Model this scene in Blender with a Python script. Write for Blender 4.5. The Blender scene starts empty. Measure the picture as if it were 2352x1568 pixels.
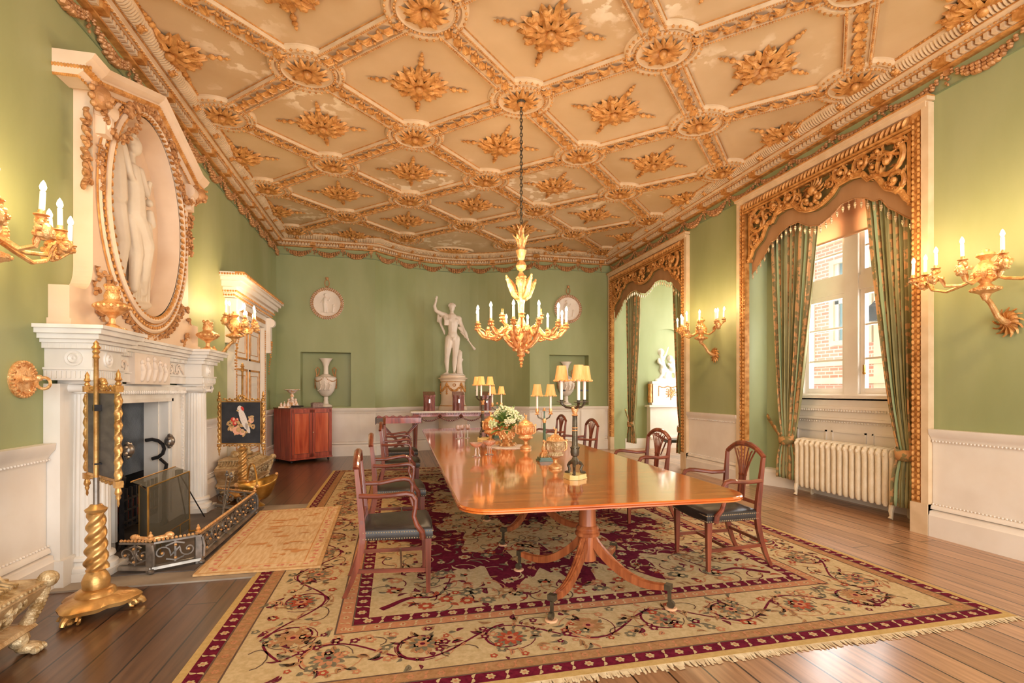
import bpy, math, random
from math import sin, cos, pi, radians as R
from mathutils import Vector as V, Matrix as MX
random.seed(7)
S = bpy.context.scene; C = S.collection
# ---------------------------------------------------------------- camera, world, light, exposure
cd = bpy.data.cameras.new('camera'); cam = bpy.data.objects.new('camera', cd); C.objects.link(cam)
cam.location = (0, 0, 1.4); cam.rotation_euler = (R(90), 0, -math.atan(271/1160))
cd.sensor_width = 36; cd.lens = 1160/2352*36; cd.shift_y = 113/2352; cd.clip_start = .05; cd.clip_end = 200
S.camera = cam
W = bpy.data.worlds.new('world'); S.world = W; W.use_nodes = True
bg = W.node_tree.nodes['Background']; bg.inputs[0].default_value = (.96, .98, 1, 1); bg.inputs[1].default_value = 1.5
S.view_settings.view_transform = 'Standard'; S.view_settings.look = 'None'; S.view_settings.gamma = 1
S.view_settings.exposure = .75; S.view_settings.use_curve_mapping = False
PW_CH=14; PW_SC=7
def lamp(name, kind, loc, power, col, size=.1, rot=(0,0,0), sizey=None, spread=None):
    d = bpy.data.lights.new(name, kind); d.energy = power; d.color = col
    if kind == 'AREA':
        d.size = size
        if sizey: d.shape = 'RECTANGLE'; d.size_y = sizey
    else: d.shadow_soft_size = size
    o = bpy.data.objects.new(name, d); C.objects.link(o); o.location = loc; o.rotation_euler = rot; return o
# daylight at the window bay and garden room glazing, plus added fill behind the camera
lamp('window_daylight', 'AREA', (6.0, 5.25, 2.6), 150, (.93, .97, 1), 1.7, (0, R(90), 0), 2.6)
lamp('garden_daylight', 'AREA', (7.9, 9.7, 2.3), 250, (.97, 1, .97), 3.2, (0, R(90), 0), 3.2)
lamp('rear_fill', 'AREA', (1.3, -2.6, 1.9), 220, (1, .96, .9), 6.5, (R(90), 0, 0), 3.4)  # soft fill added for brightness; no window stands there

# ---------------------------------------------------------------- mesh builder
class MB:
    def __init__(s): s.v=[]; s.f=[]; s.mi=[]; s.m=0; s.T=MX()
    def add(s, vs, fs):
        b=len(s.v); T=s.T
        s.v += [T@V(p) for p in vs]
        s.f += [tuple(b+i for i in f) for f in fs]; s.mi += [s.m]*len(fs); return s
    def at(s, x=0,y=0,z=0, rz=0, sc=1, rx=0, ry=0):
        s.T = MX.Translation((x,y,z))@MX.Rotation(rz,4,'Z')@MX.Rotation(ry,4,'Y')@MX.Rotation(rx,4,'X')@(MX.Scale(sc,4) if not isinstance(sc,tuple) else MX.Diagonal((*sc,1))); return s
    def box(s,x0,x1,y0,y1,z0,z1,b=0):
        if b<=0:
            return s.add([(x,y,z) for z in (z0,z1) for y in (y0,y1) for x in (x0,x1)],[(0,2,3,1),(4,5,7,6),(0,1,5,4),(2,6,7,3),(0,4,6,2),(1,3,7,5)])
        vs=[];
        for (z,i) in ((z0,b),(z0+b,0),(z1-b,0),(z1,b)):
            a,c,d,e=x0+i,x1-i,y0+i,y1-i
            k=b-i if i==0 else 0
            k=b
            vs+=[(a+k,d,z),(c-k,d,z),(c,d+k,z),(c,e-k,z),(c-k,e,z),(a+k,e,z),(a,e-k,z),(a,d+k,z)]
        fs=[tuple(range(7,-1,-1)),tuple(range(24,32))]
        for l in range(3):
            for i in range(8): j=(i+1)%8; fs.append((l*8+i,l*8+j,l*8+8+j,l*8+8+i))
        return s.add(vs,fs)
    def lathe(s,prof,n=20,a0=0,a1=2*pi,ax='z',rf=None):
        full=abs(a1-a0-2*pi)<1e-6; m=n if full else n+1; vs=[]
        for r,z in prof:
            for i in range(m):
                a=a0+(a1-a0)*i/n; q=r*(rf(a,z) if rf else 1)
                vs.append((q*cos(a),q*sin(a),z))
        fs=[]
        for k in range(len(prof)-1):
            for i in range(n):
                j=(i+1)%m; fs.append((k*m+i,k*m+j,k*m+m+j,k*m+m+i))
        if full:
            if prof[0][0]>1e-5: fs.append(tuple(range(m-1,-1,-1)))
            if prof[-1][0]>1e-5: fs.append(tuple((len(prof)-1)*m+i for i in range(m)))
        if ax=='x': vs=[(z,x,y) for x,y,z in vs]
        if ax=='y': vs=[(y,z,x) for x,y,z in vs]
        return s.add(vs,fs)
    def cyl(s,c,r,h,n=16,r2=None):
        T=s.T; s.T=T@MX.Translation(c); s.lathe([(r,0),(r if r2 is None else r2,h)],n); s.T=T; return s
    def ball(s,c,r,u=10,v=6):
        if not isinstance(r,(tuple,list)): r=(r,r,r)
        vs=[(c[0],c[1],c[2]-r[2])]
        for k in range(1,v):
            t=-pi/2+pi*k/v
            for i in range(u): a=2*pi*i/u; vs.append((c[0]+r[0]*cos(t)*cos(a),c[1]+r[1]*cos(t)*sin(a),c[2]+r[2]*sin(t)))
        vs.append((c[0],c[1],c[2]+r[2])); e=len(vs)-1
        fs=[(0,1+(i+1)%u,1+i) for i in range(u)]
        for k in range(v-2):
            for i in range(u): j=(i+1)%u; b=1+k*u; fs.append((b+i,b+j,b+u+j,b+u+i))
        b=1+(v-2)*u; fs+=[(b+i,b+(i+1)%u,e) for i in range(u)]
        return s.add(vs,fs)
    def tube(s,pts,r,n=6,flat=1,closed=False,up=None):
        P=[V(p) for p in pts]; m=len(P)
        rs=r if isinstance(r,(list,tuple)) else [r]*m
        vs=[]; prev=None
        for i,p in enumerate(P):
            if closed: t=P[(i+1)%m]-P[i-1]
            else: t=P[min(i+1,m-1)]-P[max(i-1,0)]
            t.normalize()
            if prev is None:
                a=V(up) if up else (V((0,0,1)) if abs(t.z)<.9 else V((1,0,0)))
            else: a=prev
            a=(a-t*a.dot(t)).normalized(); prev=a; b=t.cross(a)
            for k in range(n):
                w=2*pi*(k+.5)/n; vs.append(p+a*rs[i]*flat*sin(w)+b*rs[i]*cos(w))
        fs=[]
        for i in range(m if closed else m-1):
            for k in range(n):
                j=(k+1)%n; i2=(i+1)%m; fs.append((i*n+k,i*n+j,i2*n+j,i2*n+k))
        if not closed: fs+=[tuple(range(n-1,-1,-1)),tuple((m-1)*n+k for k in range(n))]
        return s.add(vs,fs)
    def cap(s,a,b,r0,r1,n=10):
        a=V(a);b=V(b);d=(b-a);L=d.length or 1e-6;d=d/L
        P=[];rs=[]
        for k in (-90,-60,-30): P.append(a+d*r0*sin(R(k)));rs.append(max(r0*cos(R(k)),1e-4))
        P.append(a);rs.append(r0);P.append(b);rs.append(r1)
        for k in (30,60,90): P.append(b+d*r1*sin(R(k)));rs.append(max(r1*cos(R(k)),1e-4))
        # tube without auto tangent issues
        u=V((0,0,1)) if abs(d.z)<.9 else V((1,0,0)); u=(u-d*u.dot(d)).normalized(); w=d.cross(u); vs=[]
        for p,r in zip(P,rs):
            for k in range(n): q=2*pi*k/n; vs.append(p+u*r*cos(q)+w*r*sin(q))
        fs=[tuple(range(n-1,-1,-1)),tuple((len(P)-1)*n+k for k in range(n))]
        for i in range(len(P)-1):
            for k in range(n): j=(k+1)%n; fs.append((i*n+k,i*n+j,i*n+n+j,i*n+n+k))
        return s.add(vs,fs)
    def limb(s,pts,rs):
        for i in range(len(pts)-1): s.cap(pts[i],pts[i+1],rs[i],rs[i+1])
        return s
    def prism(s,poly,z0,z1,ax='z'):
        n=len(poly)
        vs=[(x,y,z0) for x,y in poly]+[(x,y,z1) for x,y in poly]
        if ax=='x': vs=[(z,x,y) for x,y,z in vs]
        if ax=='y': vs=[(x,z,y) for x,y,z in vs]
        fs=[tuple(range(n-1,-1,-1)),tuple(range(n,2*n))]+[(i,(i+1)%n,n+(i+1)%n,n+i) for i in range(n)]
        return s.add(vs,fs)
    def sweep(s,prof,path,closed=False,side=-1):
        # prof: closed polygon of (offset, z); path in xy; side -1 puts offsets on the right hand
        m=len(path); n=len(prof); vs=[]
        for i,p in enumerate(path):
            p=V(p[:2]).to_2d()
            a=V(path[i-1][:2]) if (i>0 or closed) else None; b=V(path[(i+1)%m][:2]) if (i<m-1 or closed) else None
            d1=(p-a).normalized() if a is not None else None; d2=(b-p).normalized() if b is not None else None
            if d1 is None: d1=d2
            if d2 is None: d2=d1
            n1=V((-d1.y,d1.x))*side; n2=V((-d2.y,d2.x))*side
            nn=(n1+n2); k=nn.length; nn=nn/k if k>1e-6 else n1
            nn=nn/max(.3,nn.dot(n1))
            for d,z in prof: vs.append((p.x+nn.x*d,p.y+nn.y*d,z))
        fs=[]
        for i in range(m if closed else m-1):
            for k in range(n):
                j=(k+1)%n; i2=(i+1)%m; fs.append((i*n+k,i*n+j,i2*n+j,i2*n+k))
        if not closed: fs+=[tuple(range(n)),tuple((m-1)*n+k for k in range(n-1,-1,-1))]
        return s.add(vs,fs)
    def leaf(s,L,w,h=.3,curl=.35,nu=3,nl=5,lob=0):
        # a ridged leaf along +x rising in z then curling down, base at the origin
        vs=[]
        for i in range(nl+1):
            t=i/nl; ww=w*(sin(pi*(.12+.88*t)**.8)+.04)*(1+lob*cos(t*14))
            z=h*L*sin(pi*t*.9)-curl*L*max(0,t-.6)
            for k in range(-nu,nu+1):
                q=k/nu; vs.append((L*t-.06*L*abs(q)*(1 if i else 0),ww*q,z+w*.28*(1-abs(q))*(1 if k%2==0 else .55)))
        m=2*nu+1; fs=[]
        for i in range(nl):
            for k in range(m-1): a=i*m+k; fs.append((a,a+1,a+m+1,a+m))
        return s.add(vs,fs)
    def grid(s,fn,nu,nv):
        vs=[fn(i/nu,j/nv) for j in range(nv+1) for i in range(nu+1)]
        fs=[(j*(nu+1)+i,j*(nu+1)+i+1,(j+1)*(nu+1)+i+1,(j+1)*(nu+1)+i) for j in range(nv) for i in range(nu)]
        return s.add(vs,fs)
    def build(s,name,mats,parent=None,loc=None,smooth=True,ang=38,rz=0):
        me=bpy.data.meshes.new(name); me.from_pydata([tuple(p) for p in s.v],[],s.f)
        if not isinstance(mats,(list,tuple)): mats=[mats]
        for m in mats: me.materials.append(m)
        me.polygons.foreach_set('material_index',s.mi)
        me.polygons.foreach_set('use_smooth',[smooth]*len(s.f)); me.update()
        if smooth: me.set_sharp_from_angle(angle=R(ang))
        o=bpy.data.objects.new(name,me); C.objects.link(o)
        if parent: o.parent=parent
        if loc: o.location=loc
        if rz: o.rotation_euler.z=rz
        return o
def blob(o,vox,it=6,f=.6,dec=None):
    m=o.modifiers.new('remesh','REMESH'); m.mode='VOXEL'; m.voxel_size=vox; m.use_smooth_shade=True
    k=o.modifiers.new('smooth','SMOOTH'); k.factor=f; k.iterations=it; return o
def tag(o,label,cat,group=None,kind=None):
    o['label']=label; o['category']=cat
    if group: o['group']=group
    if kind: o['kind']=kind
    return o
def struct(o): o['kind']='structure'; return o
def thing(name,loc,label,cat,group=None,rz=0):
    o=bpy.data.objects.new(name,None); C.objects.link(o); o.location=loc; o.rotation_euler.z=rz; o.empty_display_size=.1
    return tag(o,label,cat,group)
def copy_tree(o,parent=None):
    c=o.copy(); C.objects.link(c)
    if parent: c.parent=parent
    for ch in list(o.children): copy_tree(ch,c)
    return c
def dup(o,loc,rz,label):
    c=copy_tree(o); c.location=loc; c.rotation_euler.z=rz; c['label']=label; return c
def spiral(cx,cy,r0,turns,a0=0,n=22,dirn=1,pw=1.0):
    return [(cx+r0*(1-i/n)**pw*cos(a0+dirn*turns*2*pi*i/n), cy+r0*(1-i/n)**pw*sin(a0+dirn*turns*2*pi*i/n)) for i in range(n)]

# ---------------------------------------------------------------- materials
def lin(c):
    c=[x/255 for x in c]; return tuple(x/12.92 if x<=.04045 else ((x+.055)/1.055)**2.4 for x in c)+(1,)
def mat(name,c1,c2=None,rough=.6,metal=0,scale=4,bump=0,bscale=60,stretch=(1,1,1),spec=.4,emit=None,es=0,alpha=1,coat=0,detail=5,lo=.35,hi=.65,trans=0):
    m=bpy.data.materials.new(name); m.use_nodes=True; nt=m.node_tree; N=nt.nodes; L=nt.links; p=N['Principled BSDF']
    p.inputs['Roughness'].default_value=rough; p.inputs['Metallic'].default_value=metal; p.inputs['Specular IOR Level'].default_value=spec
    p.inputs['Base Color'].default_value=lin(c1)
    tc=N.new('ShaderNodeTexCoord'); mp=N.new('ShaderNodeMapping'); L.new(tc.outputs['Object'],mp.inputs[0]); mp.inputs['Scale'].default_value=stretch
    if c2:
        n=N.new('ShaderNodeTexNoise'); n.inputs['Scale'].default_value=scale; n.inputs['Detail'].default_value=detail; L.new(mp.outputs[0],n.inputs[0])
        r=N.new('ShaderNodeValToRGB'); r.color_ramp.elements[0].position=lo; r.color_ramp.elements[1].position=hi
        r.color_ramp.elements[0].color=lin(c1); r.color_ramp.elements[1].color=lin(c2); L.new(n.outputs[0],r.inputs[0]); L.new(r.outputs[0],p.inputs['Base Color'])
    if bump:
        n=N.new('ShaderNodeTexNoise'); n.inputs['Scale'].default_value=bscale; n.inputs['Detail'].default_value=3; L.new(mp.outputs[0],n.inputs[0])
        b=N.new('ShaderNodeBump'); b.inputs['Strength'].default_value=bump; b.inputs['Distance'].default_value=.01; L.new(n.outputs[0],b.inputs['Height']); L.new(b.outputs[0],p.inputs['Normal'])
    if emit: p.inputs['Emission Color'].default_value=lin(emit); p.inputs['Emission Strength'].default_value=es
    if coat: p.inputs['Coat Weight'].default_value=coat; p.inputs['Coat Roughness'].default_value=.08
    if trans: p.inputs['Transmission Weight'].default_value=trans
    if alpha<1: p.inputs['Alpha'].default_value=alpha
    return m
M={}
M['wall']=mat('green_paint',(142,148,100),(158,162,118),rough=.5,scale=1.3,bump=.12,bscale=9,stretch=(1,1,.35))
M['frieze']=mat('frieze_green_paint',(116,128,92),(130,140,104),rough=.6,scale=2)
M['ceil']=mat('ceiling_plaster',(192,162,122),(206,178,140),rough=.85,scale=1.1,bump=.08,bscale=14)
def peel(m):
    nt=m.node_tree; N=nt.nodes; L=nt.links; p=N['Principled BSDF']; tc=N['Texture Coordinate']; src=p.inputs['Base Color'].links[0].from_socket
    f=None
    for sc,lo,hi in ((.55,.56,.64),(7,.5,.56)):
        n=N.new('ShaderNodeTexNoise'); n.inputs['Scale'].default_value=sc; n.inputs['Detail'].default_value=8; L.new(tc.outputs['Object'],n.inputs[0])
        r=N.new('ShaderNodeMapRange'); r.inputs['From Min'].default_value=lo; r.inputs['From Max'].default_value=hi; L.new(n.outputs[0],r.inputs[0])
        if f is None: f=r
        else: k=N.new('ShaderNodeMath'); k.operation='MULTIPLY'; L.new(f.outputs[0],k.inputs[0]); L.new(r.outputs[0],k.inputs[1]); f=k
    x=N.new('ShaderNodeMix'); x.data_type='RGBA'; L.new(f.outputs[0],x.inputs[0]); L.new(src,x.inputs[6]); x.inputs[7].default_value=lin((238,222,196)); L.new(x.outputs[2],p.inputs['Base Color'])
peel(M['ceil'])
M['rib']=mat('cream_plaster',(206,176,138),(220,192,156),rough=.8,scale=6)
M['gilt']=mat('gilt',(172,112,50),(218,160,92),rough=.45,metal=.2,scale=14,bump=.35,bscale=90,spec=.5)
M['poleg']=mat('burnished_gilt',(168,118,60),(216,172,108),rough=.32,metal=.6,scale=9,bump=.15,bscale=60)
M['giltd']=mat('dull_gilt',(164,114,70),(200,150,100),rough=.5,metal=.3,scale=12,bump=.35,bscale=70)
M['bright']=mat('bright_gilt_bronze',(212,150,88),(246,200,142),rough=.32,metal=.6,scale=30,bump=.5,bscale=120,spec=.6)
M['white']=mat('white_paint',(226,214,200),(234,224,212),rough=.5,scale=3,bump=.04,bscale=12)
M['marble']=mat('white_marble',(216,208,198),(236,232,226),rough=.35,scale=2.2,stretch=(1,2,.6),spec=.5)
M['stat']=mat('statuary_marble',(222,206,190),(236,222,208),rough=.45,scale=3)
M['cream']=mat('cream_paint',(224,196,168),(232,208,184),rough=.55,scale=3)
M['om']=mat('overmantel_cream_paint',(218,190,160),(228,204,178),rough=.55,scale=2.5)
M['relief']=mat('relief_plaster',(212,196,172),(224,210,188),rough=.6,scale=3)
M['brass']=mat('brass',(180,132,58),(214,168,90),rough=.3,metal=.85,scale=9,spec=.6)
M['iron']=mat('polished_steel',(116,110,104),(156,148,140),rough=.32,metal=.75,scale=12)
M['black']=mat('blackened_iron',(34,32,32),(54,50,50),rough=.5,metal=.4,scale=12)
M['fback']=mat('cast_iron_fireback',(40,46,54),(92,100,110),rough=.45,metal=.3,scale=3.4,bump=.5,bscale=70)
M['slate']=mat('hearth_stone',(134,118,102),(160,146,130),rough=.6,scale=3,bump=.1)
M['lead']=mat('dark_hearth',(78,68,62),(112,100,92),rough=.6,scale=3)
M['leather']=mat('black_leather',(46,40,38),(60,54,50),rough=.38,scale=6,bump=.1,bscale=120)
M['nail']=mat('brass_nail',(208,184,146),rough=.3,metal=.6)
def wood(name,c1,c2,c3,rough,ax,coat=.6,sc=1.0):
    m=bpy.data.materials.new(name); m.use_nodes=True; nt=m.node_tree; N=nt.nodes; L=nt.links; p=N['Principled BSDF']
    tc=N.new('ShaderNodeTexCoord'); mp=N.new('ShaderNodeMapping'); L.new(tc.outputs['Object'],mp.inputs[0])
    mp.inputs['Scale'].default_value=tuple((1.2 if a==ax else 14)*sc for a in 'xyz')
    n=N.new('ShaderNodeTexNoise'); n.inputs['Scale'].default_value=1.6; n.inputs['Detail'].default_value=6; n.inputs['Distortion'].default_value=.6; L.new(mp.outputs[0],n.inputs[0])
    r=N.new('ShaderNodeValToRGB'); e=r.color_ramp.elements; e[0].position=.3; e[0].color=lin(c1); e[1].position=.7; e[1].color=lin(c3); k=e.new(.5); k.color=lin(c2)
    L.new(n.outputs[0],r.inputs[0]); L.new(r.outputs[0],p.inputs['Base Color']); p.inputs['Roughness'].default_value=rough
    p.inputs['Coat Weight'].default_value=coat; p.inputs['Coat Roughness'].default_value=.07; return m
M['top']=wood('polished_mahogany_top',(160,70,20),(198,98,34),(222,126,52),.14,'x',.9)
M['mahog']=wood('mahogany',(88,38,24),(118,54,34),(146,76,50),.35,'z',.5)
M['mahogx']=wood('mahogany_rail',(88,38,24),(118,54,34),(146,76,50),.35,'x',.5)
M['satin']=wood('pedestal_mahogany',(122,60,32),(156,84,46),(182,106,62),.35,'z',.5)
M['red']=wood('red_mahogany',(120,40,24),(156,60,36),(186,84,54),.3,'z',.6)
M['flamewood']=wood('flame_figured_mahogany',(150,52,28),(186,80,44),(206,110,70),.25,'z',.7,.6)
M['knife']=wood('striped_mahogany',(84,36,32),(126,66,58),(170,110,98),.3,'z',.7,3)
M['cloth']=mat('green_silk',(142,134,88),(158,150,104),rough=.6,scale=5,bump=.1,bscale=80)
M['clothg']=mat('gold_damask',(200,146,92),(136,120,76),rough=.55,scale=16,lo=.48,hi=.54,detail=2)
M['clothd']=mat('dark_green_damask',(104,92,72),(150,112,78),rough=.65,scale=15,lo=.56,hi=.6,detail=2)
M['sage']=mat('sage_lining',(150,168,126),(166,182,140),rough=.7,scale=3)
M['val']=mat('fawn_valance_silk',(158,116,76),(172,130,90),rough=.65,scale=4,stretch=(1,1,.2))
M['olive']=mat('olive_ground',(112,96,52),(128,108,62),rough=.7,scale=6)
M['rad']=mat('cream_radiator_enamel',(222,202,168),(232,214,184),rough=.4,scale=9,bump=.5,bscale=60)
M['candle']=mat('candle_white',(244,236,226),rough=.5)
M['flame']=mat('lit_bulb',(255,236,200),emit=(255,226,170),es=14)
M['shade']=mat('pleated_silk_shade',(226,156,92),(240,180,120),rough=.8,scale=60,stretch=(1,1,.02),emit=(255,160,70),es=.22)
M['bronze']=mat('dark_bronze',(70,62,50),(104,92,72),rough=.4,metal=.6,scale=14,bump=.3)
M['marbleg']=mat('green_marble',(62,88,66),(84,110,84),rough=.25,scale=9)
M['onyx']=mat('yellow_onyx',(214,184,110),(236,212,150),rough=.25,scale=9)
M['glass']=mat('cut_glass',(255,240,232),rough=.05,trans=.9,spec=.6)
M['porc']=mat('gilt_porcelain',(240,222,210),(226,170,120),rough=.25,scale=22,lo=.5,hi=.58)
M['silver']=mat('silver',(190,170,160),(226,206,196),rough=.25,metal=.8,scale=9)
M['leafg']=mat('green_leaf',(92,120,56),(136,160,84),rough=.55,scale=9)
M['petal']=mat('cream_blossom',(240,236,206),(214,224,170),rough=.7,scale=9)
M['doily']=mat('white_lace',(244,232,222),(222,206,194),rough=.8,scale=80)
M['panelg']=mat('grey_silk_back',(78,74,72),(104,98,94),rough=.7,scale=5,stretch=(1,1,3))
M['silkb']=mat('dark_blue_needlework',(44,46,52),(58,60,66),rough=.5,scale=9)
def translucent(name,c):
    m=bpy.data.materials.new(name); m.use_nodes=True; nt=m.node_tree; N=nt.nodes; a=N.new('ShaderNodeBsdfTranslucent'); b=N.new('ShaderNodeBsdfDiffuse'); x=N.new('ShaderNodeMixShader'); n=N.new('ShaderNodeTexNoise'); n.inputs['Scale'].default_value=3
    r=N.new('ShaderNodeValToRGB'); r.color_ramp.elements[0].color=lin(c); r.color_ramp.elements[1].color=lin([min(255,v+10) for v in c]); nt.links.new(n.outputs[0],r.inputs[0])
    for q in (a,b): nt.links.new(r.outputs[0],q.inputs[0])
    x.inputs[0].default_value=.5; nt.links.new(a.outputs[0],x.inputs[1]); nt.links.new(b.outputs[0],x.inputs[2]); nt.links.new(x.outputs[0],N['Material Output'].inputs[0]); return m
M['blind']=translucent('cream_blind',(244,204,164))
M['mesh']=mat('brass_wire_mesh',(84,82,72),(112,108,92),rough=.5,metal=.2,scale=300,alpha=.62)
M['ember']=mat('terracotta_grate_back',(160,74,60),(96,50,44),rough=.8,scale=6)
M['wick']=mat('pale_wood',(222,170,130),rough=.6)
M['ston']=mat('outside_stone',(236,214,176),(246,228,196),rough=.8,scale=3)
M['pane']=mat('window_glass',(200,214,220),rough=.03,alpha=.12,spec=.5)
M['dpane']=mat('far_window_glass',(120,150,158),rough=.1)
M['chestw']=mat('worn_gilt_wood',(160,118,70),(206,176,134),rough=.5,metal=.15,scale=7,bump=.5,bscale=60)
M['chestg']=mat('carved_worn_gilt',(156,124,78),(214,190,150),rough=.45,metal=.3,scale=20,bump=.9,bscale=50)
M['cush']=M['leather']
# floor boards
def floor_mat():
    m=bpy.data.materials.new('floor_boards'); m.use_nodes=True; nt=m.node_tree; N=nt.nodes; L=nt.links; p=N['Principled BSDF']
    tc=N.new('ShaderNodeTexCoord'); mp=N.new('ShaderNodeMapping'); L.new(tc.outputs['Object'],mp.inputs[0]); mp.inputs['Rotation'].default_value=(0,0,R(90))
    b=N.new('ShaderNodeTexBrick'); L.new(mp.outputs[0],b.inputs[0]); b.inputs['Scale'].default_value=1; b.inputs['Brick Width'].default_value=3.7; b.inputs['Row Height'].default_value=.19
    b.inputs['Mortar Size'].default_value=.006; b.inputs['Mortar Smooth'].default_value=.3; b.offset=.37; b.inputs['Bias'].default_value=0
    b.inputs['Color1'].default_value=lin((172,128,92)); b.inputs['Color2'].default_value=lin((198,152,114)); b.inputs['Mortar'].default_value=lin((52,36,26))
    m2=N.new('ShaderNodeMapping'); L.new(tc.outputs['Object'],m2.inputs[0]); m2.inputs['Scale'].default_value=(22,1.1,1)
    n=N.new('ShaderNodeTexNoise'); n.inputs['Scale'].default_value=1.5; n.inputs['Detail'].default_value=7; n.inputs['Distortion'].default_value=.5; L.new(m2.outputs[0],n.inputs[0])
    r=N.new('ShaderNodeValToRGB'); r.color_ramp.elements[0].position=.35; r.color_ramp.elements[1].position=.65; r.color_ramp.elements[0].color=(.5,.45,.4,1); r.color_ramp.elements[1].color=(1,1,1,1); L.new(n.outputs[0],r.inputs[0])
    x=N.new('ShaderNodeMix'); x.data_type='RGBA'; x.blend_type='MULTIPLY'; x.inputs[0].default_value=.8; L.new(b.outputs[0],x.inputs[6]); L.new(r.outputs[0],x.inputs[7])
    # dark by the hearth, paler across: part stain, part window glare painted in
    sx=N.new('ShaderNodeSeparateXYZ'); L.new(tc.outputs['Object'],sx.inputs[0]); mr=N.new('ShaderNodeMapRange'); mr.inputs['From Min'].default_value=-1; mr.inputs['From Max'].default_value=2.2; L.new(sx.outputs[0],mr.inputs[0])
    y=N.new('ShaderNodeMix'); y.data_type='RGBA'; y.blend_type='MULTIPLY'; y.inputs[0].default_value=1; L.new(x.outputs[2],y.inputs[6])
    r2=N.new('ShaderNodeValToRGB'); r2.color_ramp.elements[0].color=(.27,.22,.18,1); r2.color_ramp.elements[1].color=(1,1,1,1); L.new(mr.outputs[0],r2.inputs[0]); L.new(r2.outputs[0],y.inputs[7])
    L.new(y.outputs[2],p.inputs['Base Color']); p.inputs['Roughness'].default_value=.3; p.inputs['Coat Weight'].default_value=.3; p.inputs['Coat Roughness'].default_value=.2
    bp=N.new('ShaderNodeBump'); bp.inputs['Strength'].default_value=.15; bp.inputs['Distance'].default_value=.004; L.new(n.outputs[0],bp.inputs['Height']); L.new(bp.outputs[0],p.inputs['Normal'])
    return m
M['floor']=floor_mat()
def brick_mat():
    m=bpy.data.materials.new('red_brickwork'); m.use_nodes=True; nt=m.node_tree; N=nt.nodes; L=nt.links; p=N['Principled BSDF']
    tc=N.new('ShaderNodeTexCoord'); mp=N.new('ShaderNodeMapping'); L.new(tc.outputs['Object'],mp.inputs[0]); mp.inputs['Rotation'].default_value=(R(90),0,R(90))
    sx=N.new('ShaderNodeSeparateXYZ'); L.new(tc.outputs['Object'],sx.inputs[0]); cx=N.new('ShaderNodeCombineXYZ'); L.new(sx.outputs[1],cx.inputs[0]); L.new(sx.outputs[2],cx.inputs[1])
    b=N.new('ShaderNodeTexBrick'); L.new(cx.outputs[0],b.inputs[0]); b.inputs['Scale'].default_value=1; b.inputs['Brick Width'].default_value=.23; b.inputs['Row Height'].default_value=.08; b.inputs['Mortar Size'].default_value=.012
    b.inputs['Color1'].default_value=lin((214,130,104)); b.inputs['Color2'].default_value=lin((232,160,134)); b.inputs['Mortar'].default_value=lin((240,214,196))
    L.new(b.outputs[0],p.inputs['Base Color']); p.inputs['Roughness'].default_value=.9; return m
M['brick']=brick_mat()
# ---------------------------------------------------------------- room shell
XL,XR,YB,ZC,ZF,ZD=-2.4,5.1,11.4,4.66,4.42,1.03
YN=-2.9
def arc(n=18):
    c=(1.345,11.4+.8-2.3); a=math.asin(1.745/2.3)
    return [(c[0]+2.3*sin(-a+2*a*i/n), c[1]+2.3*cos(-a+2*a*i/n)) for i in range(n+1)]
ARC=arc()
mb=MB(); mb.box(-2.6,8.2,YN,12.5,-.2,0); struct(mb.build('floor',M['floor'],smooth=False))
def holewall(name,axis,c,u0,u1,z0,z1,holes,depth,mat_,back=True,outdir=1,hd=None):
    # axis 'x': wall on x=c running in y; holes (ua,ub,za,zb); reveals go outwards
    us=sorted({u0,u1,*[h[0] for h in holes],*[h[1] for h in holes]}); zs=sorted({z0,z1,*[h[2] for h in holes],*[h[3] for h in holes]})
    mb=MB()
    def P(u,z,d): return (c+outdir*d,u,z) if axis=='x' else (u,c+outdir*d,z)
    for a,b in zip(us,us[1:]):
        for e,f in zip(zs,zs[1:]):
            if any(h[0]<=a and b<=h[1] and h[2]<=e and f<=h[3] for h in holes): continue
            mb.add([P(a,e,0),P(b,e,0),P(b,f,0),P(a,f,0)],[(0,1,2,3)])
    for h in holes:
        a,b,e,f=h[:4]; d=depth
        q=[(a,e),(b,e),(b,f),(a,f)]
        for i in range(4):
            if i==0 and e<=0: continue
            s,t=q[i],q[(i+1)%4]; mb.add([P(*s,0),P(*t,0),P(*t,d),P(*s,d)],[(0,1,2,3)])
        if back: mb.add([P(*k,d) for k in q],[(0,1,2,3)])
    return struct(mb.build(name,mat_,smooth=False))
holewall('wall_left','x',XL,YN,YB,0,ZC,[(4.95,6.0,0,1.33),(4.7,6.25,2.0,4.0)],.45,M['wall'],outdir=-1)
OP1=(8.15,11.28); OP2=(4.0,6.5)
holewall('wall_right','x',XR,YN,YB,0,ZC,[(OP1[0],OP1[1],0,4.15),(OP2[0],OP2[1],0,4.15)],.35,M['wall'],back=False)
NL=(-1.925,-.905,1.06,2.22); NR=(3.57,4.555,1.06,2.25)
holewall('wall_back','y',YB,XL,ARC[0][0],0,ZC,[NL],.26,M['wall'])
o=holewall('wall_back','y',YB,ARC[-1][0],7.6,0,ZC,[NR],.26,M['wall'])
mb=MB()
for a,b in zip(ARC,ARC[1:]): mb.add([(*a,0),(*b,0),(*b,ZC),(*a,ZC)],[(0,1,2,3)])
struct(mb.build('wall_back_bay',M['wall'],ang=60))
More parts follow.
